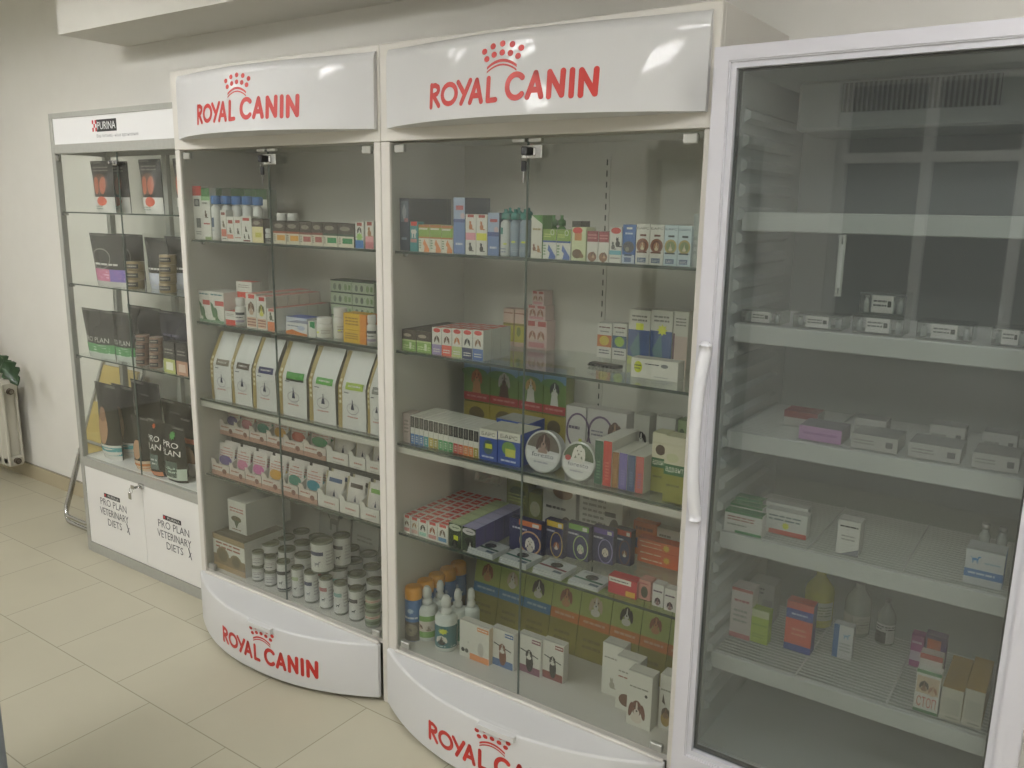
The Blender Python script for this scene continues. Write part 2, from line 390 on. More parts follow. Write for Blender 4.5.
# ------------------------------------------------------------------ the two white cases
ZD0, ZD1, ZH0, ZH1, HT = .2236, 1.831, 1.866, 2.082, 2.10
def display_case(xl, xr, seam, label, hx, dx, pl, pr_, lg):
    t = tag(empty('display_cabinet', (xl, 0, 0)), label, 'display cabinet', 'white cases with red lettering')
    W_ = xr-xl
    def part(name, mb, p=None): return mb.build(name, p or t)
    for s_ in (0, W_-.016):
        mb = MB(); mb.rbox(s_, .02, 0, s_+.016, .465, HT, LAMIN, .0015); part('side_panel', mb)
    mb = MB(); mb.box(.016, .379, .02, W_-.016, .385, HT-.001, LAMIN); part('back_panel', mb)
    mb = MB(); mb.box(.016, .02, HT-.018, W_-.016, .379, HT, LAMIN); mb.box(.016,.02,ZD1+.01,W_-.016,.379,ZD1+.026,LAMIN); part('top_panel', mb)
    mb = MB(); mb.box(.016, .012, ZD0-.018, W_-.016, .379, ZD0, LAMIN); part('bottom_panel', mb)
    # front frame: posts, rail under the header, top unit seam
    mb = MB()
    mb.rbox(0, 0, 0, pl, .0195, ZD1-.001, LAMIN, .002); mb.rbox(W_-pr_, 0, 0, W_, .0195, ZD1-.001, LAMIN, .002)
    mb.rbox(0, 0, ZD1+.0005, W_, .0195, HT, LAMIN, .002)
    mb.box(.02,.019,ZD1-.05,.03,.0195,ZD1,LAMIN)
    part('front_frame', mb)
    # slotted upright strip on the back panel
    mb = MB(); sx_ = .55 if xl >= 0 else W_-.243; mb.box(sx_-.011, .3765, ZD0+.02, sx_+.011, .379, ZD1-.03, LAMIN)
    for i in range(48): z = .27+i*.032; mb.box(sx_-.0022, .3762, z, sx_+.0022, .3766, z+.017, mat('1c1c1c'))
    part('shelf_track', mb)
    # shelves
    for z in (1.515, 1.21, .611):
        mb = MB(); mb.box(.018, .034, z-.008, W_-.018, .375, z, SHELFG, front=SHELFE); part('glass_shelf', mb)
    mb = MB(); mb.box(.018, .03, .883, W_-.018, .375, .902, LAMIN); part('white_shelf', mb)
    mb = MB(); mb.box(.018, .028, .9065, W_-.018, .375, .914, SHELFG, front=SHELFE)
    for a in (.05, W_-.08):
        for b in (.06, .33): mb.lathe([(.006,.902),(.006,.9065)], PLW, a, b, 10)
    part('glass_shelf', mb)
    for z in (1.515, 1.21, .611):
        for a in (.018, W_-.03):
            for b in (.07, .33): mb = MB(); mb.rbox(a, b, z-.02, a+.012, b+.012, z-.008, CHROME, .002); part('shelf_support', mb)
    # header: bulging glossy fascia
    xa, xb = hx[0]-xl, hx[1]-xl
    def bul(x): k = (2*(x-(xa+xb)/2)/(xb-xa)); return .014+.128*(1-k*k)
    def prof(z):
        k = (z-ZH0)/(ZH1-ZH0)
        return (1-.12*k)*(1 if k < .84 else math.sqrt(max(0, 1-((k-.84)/.16)**2)))
    def hs(x, z, lift): return (x, -.0005-bul(min(max(x, xa), xb))*prof(z)-lift, z)
    mb = MB(); NX, NZ = 40, 26
    zs = [ZH0+(ZH1-ZH0)*(j/NZ if j < 16 else 16/NZ+(1-16/NZ)*(1-(1-(j-16)/(NZ-16))**1.7)) for j in range(NZ+1)]
    vs = [hs(xa+(xb-xa)*i/NX, zs[j], 0) for j in range(NZ+1) for i in range(NX+1)]
    mb.faces(vs, [(j*(NX+1)+i, j*(NX+1)+i+1, (j+1)*(NX+1)+i+1, (j+1)*(NX+1)+i) for j in range(NZ) for i in range(NX)], GLOSSW, True)
    xs_ = [xa+(xb-xa)*i/NX for i in range(NX+1)]
    for i in range(NX): mb.poly([hs(xs_[i], ZH0, 0), hs(xs_[i+1], ZH0, 0), (xs_[i+1], -.0003, ZH0), (xs_[i], -.0003, ZH0)], GLOSSW)
    for x in (xa, xb): mb.poly([(x, -.0003, ZH0)]+[hs(x, z, 0) for z in zs]+[(x, -.0003, ZH1)], GLOSSW)
    hd = part('header', mb)
    lo = logo('logo', hd, lg[0]-xl, lg[1]-xl, 1.902, .054, (lg[2]-xl, 2.007, .126, .064), hs); lo['label'] = 'red dotted crown'
    # drawer with curved front
    da, db = dx[0]-xl, dx[1]-xl; DZ0, DZ1 = .018, .211
    def db_(x): k = (2*(x-(da+db)/2)/(db-da)); return .012+.135*(1-abs(k)**2.2)
    def ds(x, z, lift): return (x, -.001-db_(min(max(x, da), db))-lift, z)
    mb = MB(); N = 44; xs_ = [da+(db-da)*i/N for i in range(N+1)]; dm = GLOSSW; r = .007
    rows = [(DZ0, 0), (DZ1-r, 0), (DZ1-r*.3, r*.3), (DZ1, r)]
    vs = [(x, ds(x, z, 0)[1]+o_, z) for z, o_ in rows for x in xs_]
    mb.faces(vs, [(j*(N+1)+i, j*(N+1)+i+1, (j+1)*(N+1)+i+1, (j+1)*(N+1)+i) for j in range(3) for i in range(N)], dm, True)
    for i in range(N):
        a, b = xs_[i], xs_[i+1]
        mb.poly([(a, ds(a,0,0)[1]+r, DZ1), (b, ds(b,0,0)[1]+r, DZ1), (b, -.001, DZ1), (a, -.001, DZ1)], dm)
        mb.poly([(a, ds(a,0,0)[1], DZ0), (b, ds(b,0,0)[1], DZ0), (b, -.001, DZ0), (a, -.001, DZ0)], dm)
    for x in (da, db): mb.poly([(x, -.001, DZ0), (x, ds(x,0,0)[1], DZ0), (x, ds(x,0,0)[1], DZ1-r), (x, ds(x,0,0)[1]+r, DZ1), (x, -.001, DZ1)], dm)
    # thin ledge under the doors
    mb.rbox(da+.03, -.012, DZ1, db-.004, -.001, DZ1+.008, LAMIN, .002)
    dr = part('drawer', mb)
    lo = logo('logo', dr, lg[0]-xl+.0, lg[1]-xl, .062, .054, (lg[2]-xl+.006, .166, .126, .058), ds); lo['label'] = 'red dotted crown'
    mb = MB(); hc = (da+db)/2+.05
    pts = []
    for i in range(9):
        x = hc-.062+.124*i/8; yy = ds(x, .2, 0)[1]; pts.append((x, yy))
    for (a, ya), (b, yb) in zip(pts, pts[1:]):
        mb.poly([(a, ya+.02, DZ1+.001), (b, yb+.02, DZ1+.001), (b, yb-.012, DZ1-.003), (a, ya-.012, DZ1-.003)], dm, True)
        mb.poly([(a, ya-.012, DZ1-.003), (b, yb-.012, DZ1-.003), (b, yb-.013, DZ1-.018), (a, ya-.013, DZ1-.018)], dm, True)
        mb.poly([(a, ya-.013, DZ1-.018), (b, yb-.013, DZ1-.018), (b, yb-.001, DZ1-.02), (a, ya-.001, DZ1-.02)], dm, True)
    for a, ya in (pts[0], pts[-1]): mb.poly([(a, ya+.02, DZ1+.001), (a, ya-.012, DZ1-.003), (a, ya-.013, DZ1-.018), (a, ya-.001, DZ1-.02)], dm)
    mb.build('pull_lip', dr)
    # glass doors with their clamps
    s0 = seam-xl
    for k, (a, b) in enumerate(((pl+.002, s0-.0012), (s0+.0012, W_-pr_-.002))):
        mb = MB(); mb.box(a, .006, ZD0+.003, b, .011, ZD1-.006, GLASS)
        e = .0012     # polished greenish edge towards the seam
        ex = b if k == 0 else a
        mb.box(ex-e/2, .0058, ZD0+.003, ex+e/2, .0112, ZD1-.006, mat('59625a', .3))
        dr_ = part('glass_door', mb); dr_['label'] = 'left clear glass door' if k == 0 else 'right clear glass door'
        cx_ = a+.015 if k == 0 else b-.05
        for z in (ZD0+.004, ZD1-.032):
            mb = MB(); mb.rbox(cx_, .0015, z, cx_+.036, .016, z+.022, mat('a4a49c', .35, .4), .002); mb.build('door_clamp', dr_)
        mb = MB(); mb.rbox(s0-.045 if k == 0 else s0+.006, -.001, ZD1-.016, s0-.006 if k == 0 else s0+.045, .013, ZD1-.007, mat('b0b0a8', .3, .5), .001); mb.build('stop_plate', dr_)
    # lock with two black-headed keys
    lk = MB(); lz = 1.79
    lk.rbox(s0-.012, -.006, lz-.016, s0+.05, -.0005, lz+.016, mat('d0d0cc', .3, .4), .002); lk.rbox(s0+.012, -.018, lz-.012, s0+.036, -.006, lz+.012, CHROME, .003)
    lo = part('lock', lk)
    mb = MB(); mb.rbox(s0+.013, -.047, lz-.011, s0+.032, -.018, lz+.011, mat('141414', .4), .003); k_ = mb.build('key', lo); k_['label'] = 'black-headed key in the lock'
    mb = MB(); mb.rbox(s0+.003, -.030, lz-.050, s0+.019, -.024, lz-.024, mat('141414', .4), .003); mb.box(s0+.009,-.028,lz-.078,s0+.012,-.026,lz-.050,CHROME)
    mb.tube([(s0+.011+.009*math.cos(i*math.pi/6), -.027, lz-.018+.009*math.sin(i*math.pi/6)) for i in range(12)], .0008, CHROME, 6, True); k_ = mb.build('key', lo); k_['label'] = 'black-headed key hanging on the ring'
    return t
display_case(-1.013, -.0006, -.5125, 'white display cabinet with red lettering, stocked with white food bags and cans', (-.963, -.010), (-1.006, -.036), .027, .027, (-.712, -.228, -.475))
display_case(.0006, 1.030, .5177, 'white display cabinet with red lettering between the fridge and the food-bag cabinet', (.040, 1.009), (.005, 1.000), .035, .027, (.282, .784, .531))

# ------------------------------------------------------------------ grey-framed glass case on the left
def grey_case():
    xa, xb, ya, yb, H_ = -2.055, -1.03, .09, .345, 2.014
    t = tag(empty('glass_showcase', (xa, ya, 0)), 'grey aluminium framed glass showcase of black food bags, left of the white cabinets', 'showcase')
    W_, D_ = xb-xa, yb-ya
    mb = MB()
    for x in (0, W_-.028):
        for y in (0, D_-.028): mb.rbox(x, y, 0, x+.028, y+.028, H_, ALU, .002)
    for z0, z1 in ((H_-.022, H_), (1.846, 1.884), (.430, .472), (.0, .048)):
        mb.box(.028, 0, z0, W_-.028, .022, z1, ALU); mb.box(.028, D_-.022, z0, W_-.028, D_, z1, ALU)
        for x in (.003, W_-.025): mb.box(x, .028, z0, x+.022, D_-.028, z1, ALU)
    px = -1.60-xa; mb.box(px, D_-.02, .472, px+.03, D_, 1.846, ALU)
    mb.build('frame', t)
    mb = MB(); mb.box(.028, .004, 1.884, W_-.028, .010, H_-.022, mat('dcdcda', .4)); sg = mb.build('sign_panel', t)
    mb = MB(); A, B, C_, E_ = -1.715-xa, -1.535-xa, 1.926, 1.974
    mb.box(A+.035, .0032, C_, B, .004, E_, mat('1e1d1c'))
    for i in range(3):
        for j in range(3):
            if (i+j) % 2 == 0: mb.box(A+.011*i, .0034, C_+.002+.015*j, A+.011*(i+1), .004, C_+.002+.015*(j+1), mat('b8343a'))
    vs, fs = glyphs('PURINA')
    mb.faces([(A+.041+(B-A-.048)*u, .0029, C_+.009+(E_-C_-.018)*v) for u, v in vs], fs, mat('dcdcda'))
    vs, fs = glyphs('Ваш питомец - наше вдохновение')
    mb.faces([(A+.03+.30*u, .0034, 1.901+.016*v) for u, v in vs], fs, mat('8a8a8c')); mb.build('logo', sg)
    mb = MB(); mb.box(.02, .02, 1.884, W_-.02, D_-.02, 1.89, LAMIN); mb.build('top_board', t)
    for z in (1.60, 1.285, .957):
        mb = MB(); mb.box(.006, .012, z-.006, W_-.006, D_-.03, z, SHELFG, front=SHELFE); s = mb.build('glass_shelf', t)
        for a in (.028, W_-.045): mb = MB(); mb.rbox(a, .008, z-.017, a+.017, .03, z-.007, CHROME, .002); mb.build('shelf_support', s)
    mb = MB(); mb.box(.02, .02, .462, W_-.02, D_-.02, .4745, mat('dcdcd8', .4)); mb.build('base_board', t)
    sx = -1.553-xa
    for k, (a, b) in enumerate(((.03, sx-.001), (sx+.001, W_-.03))):
        mb = MB(); mb.box(a, .004, .476, b, .009, 1.843, CLEARG); ex = b if k == 0 else a; mb.box(ex-.0008, .0038, .476, ex+.0008, .0092, 1.843, mat('59625a', .3))
        g = mb.build('glass_door', t); g['label'] = ['left glass door', 'right glass door'][k]
        mb = MB(); cx = a-.002 if k == 0 else b-.018; mb.rbox(cx, .0, 1.815, cx+.02, .012, 1.840, CHROME, .002); mb.build('door_clamp', g)
        mb = MB(); mb.rbox(a+.0, .002, .05, b, .018, .428, mat('dddcd8', .4), .002); d_ = mb.build('cupboard_door', t); d_['label'] = ['left white cupboard door', 'right white cupboard door'][k]
        o0 = [-1.80, -1.335][k]-xa; sc = [1.0, 1.04][k]
        mb = MB(); kk = mat('56565a'); mb.box(o0-.072, .0012, .306, o0+.058, .002, .326, mat('2c2a2a')); mb.box(o0-.068,.0008,.310,o0-.056,.0012,.322,mat('b8343a'))
        vs, fs = glyphs('PURINA'); mb.faces([(o0-.04+.09*u, .0008, .310+.012*v) for u, v in vs], fs, mat('d0d0cc'))
        for tx, w_, z, h_ in (('PRO PLAN', .215, .264, .034), ('VETERINARY', .235, .217, .034), ('DIETS', .115, .170, .034)):
            vs, fs = glyphs(tx); mb.faces([(o0-w_/2*sc+w_*sc*u, .0012, z+h_*v) for u, v in vs], fs, kk)
        mb.tube([(o0+.10, .0012, .215), (o0+.118, .0012, .165)], .0016, kk, 5); mb.tube([(o0+.118, .0012, .198), (o0+.10, .0012, .172)], .0016, kk, 5)
        mb.build('lettering', d_)
    for x in (0.004, W_-.009):
        mb = MB(); mb.box(x, .028, .472, x+.005, D_-.028, 1.846, CLEARG); mb.box(x, .028, .048, x+.005, D_-.028, .43, mat('dddcd8', .4)); mb.build('side_pane', t)
    mb = MB(); mb.box(.028, D_-.012, .472, W_-.028, D_-.007, 1.846, CLEARG); mb.build('back_pane', t)
    mb = MB(); mb.box(.028, D_-.012, .048, W_-.028, D_-.007, .43, mat('dddcd8', .4)); mb.build('back_board', t)
    # locks
    for z, xx in ((.425, sx), (1.80, sx)):
        mb = MB(); mb.rbox(xx-.012, -.012, z-.010, xx+.02, .003, z+.012, CHROME, .003); mb.tube([(xx-.002, -.012, z), (xx-.002, -.03, z)], .006, CHROME, 10); l = mb.build('lock', t)
        if z < 1:
            mb = MB(); mb.rbox(xx-.03, -.034, z-.009, xx-.004, -.031, z+.009, CHROME, .001); mb.tube([(xx-.03+.012*math.cos(i*math.pi/6), -.033, z-.018+.012*math.sin(i*math.pi/6)) for i in range(12)], .0012, CHROME, 6, True)
            mb.rbox(xx-.05, -.036, z-.06, xx-.028, -.033, z-.03, CHROME, .001); mb.build('key', l)
grey_case()

# ------------------------------------------------------------------ glass-door fridge
def fridge():
    x0, x1, yd, yb, H_ = 1.056, 1.774, -.100, .455, 1.984
    t = tag(empty('glass_door_fridge', (x0, 0, 0)), 'tall white fridge with a full-length glass door and medicines inside', 'fridge')
    W_ = x1-x0; L = lambda x: x-x0
    mb = MB(); wall = .045; ym = -.045; m = PLW; liner = mat('a9acab', .5); ls = mat('b9bcba', .5)
    mb.box(0, ym, 0, wall, yb, H_, m, side=m); mb.box(W_-wall, ym, 0, W_, yb, H_, m); mb.box(wall, yb-.04, .0, W_-wall, yb, H_, m)
    mb.box(wall, ym, H_-.04, W_-wall, yb-.04, H_, m); mb.box(wall, ym, 0, W_-wall, yb-.04, .335, m); mb.build('body', t)
    # ribbed liner
    mb = MB(); mb.box(wall, ym+.004, .335, wall+.003, yb-.04, H_-.04, ls); mb.box(W_-wall-.003, ym+.004, .335, W_-wall, yb-.04, H_-.04, ls)
    mb.box(wall+.003, yb-.045, .335, W_-wall-.003, yb-.04, H_-.04, liner); mb.box(wall+.003, ym+.004, .3352, W_-wall-.003, yb-.045, .340, ls); mb.box(wall+.003, ym+.004, H_-.045, W_-wall-.003, yb-.045, H_-.04, liner)
    z = .42
    while z < 1.88:
        for s_, xa in ((0, wall+.003), (1, W_-wall-.017)):
            v = [(0,0),(.014,.008),(.014,.022),(0,.030)]
            for seg in (( .0, .34),):
                pts = [((xa+a) if s_ == 0 else (xa+.014-a), ym+.02, z+b) for a, b in v]; p2 = [(p[0], ym+.02+.34, p[2]) for p in pts]
                mb.faces(pts+p2, [(0,1,2,3), (7,6,5,4), (0,1,5,4), (1,2,6,5), (2,3,7,6)], ls)
        z += .0525
    mb.build('liner', t)
    for z in (1.6475, 1.399, 1.148, .898, .582):
        mb = MB(); c = mat('c9cbc8', .35); a, b = wall+.012, W_-wall-.012
        mb.rbox(a, -.022, z-.042, b, -.014, z, c, .002); mb.box(a, -.014, z-.012, b, -.004, z-.004, c)
        y = -.004
        while y < .34: mb.box(a, y, z-.0055, b, y+.0032, z-.0022, c); y += .0145
        for xx in (a, a+.2, a+.4, b-.004): mb.box(xx, -.01, z-.0022, xx+.004, .34, z, c)
        mb.build('wire_shelf', t)
    mb = MB(); mb.rbox(wall+.06, .16, 1.83, W_-wall-.06, yb-.046, H_-.046, liner, .006); fc = mb.build('fan_cover', t)
    mb = MB(); n = 30; ga, gb = L(1.262), L(1.565)
    mb.box(ga-.004, .1575, 1.868, gb+.004, .159, 1.93, mat('202020'))
    for i in range(n+1): xx = ga+(gb-ga)*i/n; mb.box(xx-.0022, .154, 1.868, xx+.0022, .158, 1.93, mat('8a8d8b', .5))
    mb.build('air_grille', fc)
    # door
    mb = MB(); a, b, c, d, e, f = 0, L(1.105), L(1.719), W_, .341, 1.940
    def ring(o, i, y0, y1, m):
        (ax, az, bx, bz), (cx, cz, dx, dz) = o, i
        O = [(ax,az),(bx,az),(bx,bz),(ax,bz)]; I = [(cx,cz),(dx,cz),(dx,dz),(cx,dz)]
        v = [(p[0],y,p[1]) for y in (y0,y1) for p in O+I]; F = []
        for k in range(4):
            j = (k+1) % 4; F += [(k,j,4+j,4+k), (8+k,8+j,12+j,12+k), (k,j,8+j,8+k), (4+k,4+j,12+j,12+k)]
        mb.faces(v, F, m)
    ring((a, .13, d, H_), (b-.012, e-.012, c+.012, f+.012), yd+.003, -.052, PLW)
    ring((a+.003, .133, d-.003, H_-.003), (b-.015, e-.015, c+.015, f+.015), yd, yd+.003, PLW)
    ring((b-.013, e-.013, c+.013, f+.013), (b, e, c, f), yd+.007, -.06, mat('c2c2c8', .35))
    dr = mb.build('door', t)
    mb = MB(); mb.box(b, -.082, e, c, -.078, f, FRG); g = mb.build('glass_pane', dr)
    mb = MB()
    for bx in ((b, -.077, e, b+.004, -.064, f), (c-.004, -.077, e, c, -.064, f), (b+.004, -.077, e, c-.004, -.064, e+.004), (b+.004, -.077, f-.004, c-.004, -.064, f)): mb.box(*bx, mat('3a3c3b', .4))
    mb.build('gasket', dr)
    # bowed handle
    mb = MB(); hx = L(1.083); pts = []; rr = []
    N = 22
    for i in range(N+1):
        k = i/N; zz = 1.355-.41*k; bow = math.sin(math.pi*min(1, max(0, (k-.06)/.88))) if .06 < k < .94 else 0
        pts.append((hx-.004*math.sin(math.pi*k), yd-.012-.020*bow**.6 if bow > 0 else yd-.010, zz)); rr.append(.0145-.001*math.sin(math.pi*k))
    mb.tube(pts, rr, mat('d8d8dc', .3), 14)
    for zz in (1.340, .962):
        mb.lathe([(.0001, 0), (.016, .0), (.0165, .003), (.0165, .0)], mat('d8d8dc', .3), hx, yd-.006, 14) if False else None
        mb.rbox(hx-.013, yd-.018, zz-.024, hx+.013, yd, zz+.024, mat('d8d8dc', .3), .006)
    mb.build('handle', dr)
    # kick plate with vents
    mb = MB(); mb.rbox(.01, -.09, .02, W_-.01, -.052, .12, PLW, .003)
    for i in range(20): mb.box(.08+i*.028, -.0906, .04, .095+i*.028, -.09, .10, mat('2a2a2a'))
    mb.build('kick_plate', t)
fridge()
mb = MB(); mb.rbox(-.007, 0, -.128, .007, .003, 0, mat('c8c8c2', .4), .0015); mb.box(-.003, -.0005, -.11, .003, 0, -.02, mat('e2e2de')); mb.tube([(0, .0015, -.122), (0, .0015, -.004)], .002, mat('8a8a88'), 6)
th = mb.build('thermometer', None, (1.333, -.0265, 1.604)); tag(th, 'white stick thermometer hanging from the top shelf inside the fridge', 'thermometer')

# ------------------------------------------------------------------ radiator, plant, folding chair, counter
def radiator():
    t = tag(empty('radiator', (-3.975, .33, .1)), 'cream ribbed radiator below the plant at the far left wall', 'radiator')
    m = noisy('radiator_enamel', 'b9b6a8', 'c2bfb2', 8, .4)
    for i in range(8):
        x = .0+.08*i; mb = MB()
        mb.rbox(x+.004, 0, .015, x+.076, .018, .50, m, .006); mb.rbox(x+.030, .018, .02, x+.050, .082, .49, m, .004); mb.rbox(x+.01, .078, .015, x+.070, .092, .50, m, .005)
        mb.rbox(x+.008, -.001, .44, x+.072, .09, .508, m, .01); mb.rbox(x+.008, .0, .0, x+.072, .09, .06, m, .01)
        mb.build('section', t)
    for z in (.455, .035):
        mb = MB(); mb.tube([(.632, .045, z), (.655, .045, z)], .018, mat('5a5146', .5, .4), 14); mb.tube([(.655,.045,z),(.665,.045,z)], .010, mat('7a746a', .4, .6), 6); mb.build('end_plug', t)
    for x in (.12, .5):
        for z in (.08, .43): mb = MB(); mb.box(x, .09, z, x+.03, .14, z+.02, m); mb.build('wall_bracket', t)
radiator()
def plant():
    t = tag(empty('potted_plant', (-3.63, .36, .6085)), 'dark green broad-leaved plant drooping over the radiator', 'plant')
    mb = MB(); mb.lathe([(.04,0),(.055,.01),(.065,.10),(.07,.11),(.07,.125),(.062,.125),(.058,.105),(.0001,.10)], mat('8a5a42', .7), 0, 0, 24); mb.build('pot', t)
    lm = noisy('leaf_green', '1f3320', '2c4628', 14, .35)
    for (ex, ey, ez, ang, L, wd) in ((.45, -.07, .165, -.55, .17, .10), (.36, -.10, .10, -1.2, .12, .05), (.27, -.02, .17, -.5, .15, .09), (-.15, -.05, .22, 2.6, .16, .1), (.05, -.12, .26, 1.2, .15, .1)):
        mb = MB(); st = mat('33452c', .5)
        mb.tube([(0, 0, .10), (ex*.4, ey*.4, .20+ez*.3), (ex*.85, ey*.9, ez+.03), (ex, ey, ez)], .0035, st, 6); sm = mb.build('stem', t)
        mb = MB(); n = 10; vs = []; dx, dz = math.cos(ang), math.sin(ang)
        for i in range(n+1):
            k = i/n; half = wd*.5*(math.sin(math.pi*k**.75))**.8*(1-.35*((i % 3) == 1)*(0 < i < n)); cx, cz = ex+dx*L*k, ez+dz*L*k-.03*k*k
            for s_ in (-1, -.5, 0, .5, 1):
                vs.append((cx-dz*half*s_*.55, ey+half*s_*.9, cz+dx*half*s_*.55-.012*abs(s_)))
        fs = [(i*5+j, i*5+j+1, (i+1)*5+j+1, (i+1)*5+j) for i in range(n) for j in range(4)]
        mb.faces(vs, fs, lm, True)
        lf = mb.build('leaf', sm); so = lf.modifiers.new('t', 'SOLIDIFY'); so.thickness = .0015
plant()
def chair():
    t = tag(empty('folding_chair', (-2.3, .3, 0)), 'folded chair with steel tube legs and yellow wooden seat behind the grey-framed showcase', 'folding chair')
    P = lambda u, v, off=0: (-2.50+.37*u+.11*v+2.3, .205+.235*v-off-.3, .014+.86*v)
    def loop(u0, u1, v0, v1, r, off, ru):
        pts = []
        cs = [(u0, v0, 180), (u1, v0, 270), (u1, v1, 0), (u0, v1, 90)]
        for cu, cv, a0 in cs:
            for i in range(6):
                a = math.radians(a0+90*i/5); su = 1 if cu == u0 else -1; sv = 1 if cv == v0 else -1
                pts.append(P(cu+su*ru+ru*math.cos(a), cv+sv*ru*.45+ru*.45*math.sin(a), off))
        mb = MB(); mb.tube(pts, r, CHROME, 12, True); return mb
    loop(0, 1, 0, 1, .0115, 0, .18).build('leg_frame', t)
    loop(.10, .80, .05, .50, .010, .030, .14).build('leg_frame', t)
    wood = noisy('blond_plywood', 'b09a55', 'bda764', 12, .5)
    for nm, a, b, c, d in (('seat', .06, .94, .40, .72), ('backrest', .08, .92, .76, .94)):
        mb = MB(); vs = [P(a, c, .012), P(b, c, .012), P(b, d, .012), P(a, d, .012)]; v2 = [P(a, c, .0), P(b, c, .0), P(b, d, .0), P(a, d, .0)]
        mb.faces(vs+v2, [(0,1,2,3),(7,6,5,4),(0,1,5,4),(1,2,6,5),(2,3,7,6),(3,0,4,7)], wood); mb.build(nm, t)
chair()
mb = MB(); mb.rbox(-.62, -1.55, 0, -.283, -1.063, .92, noisy('grey_laminate', '6f757c', '7a8087', 5, .5), .004); ct = mb.build('counter')
tag(ct, 'grey counter whose corner shows at the bottom left edge of the picture', 'counter')
mb = MB(); mb.rbox(-.64, -1.57, .921, -.270, -1.055, .95, mat('8a8f94', .4), .004); mb.build('counter_top', ct)
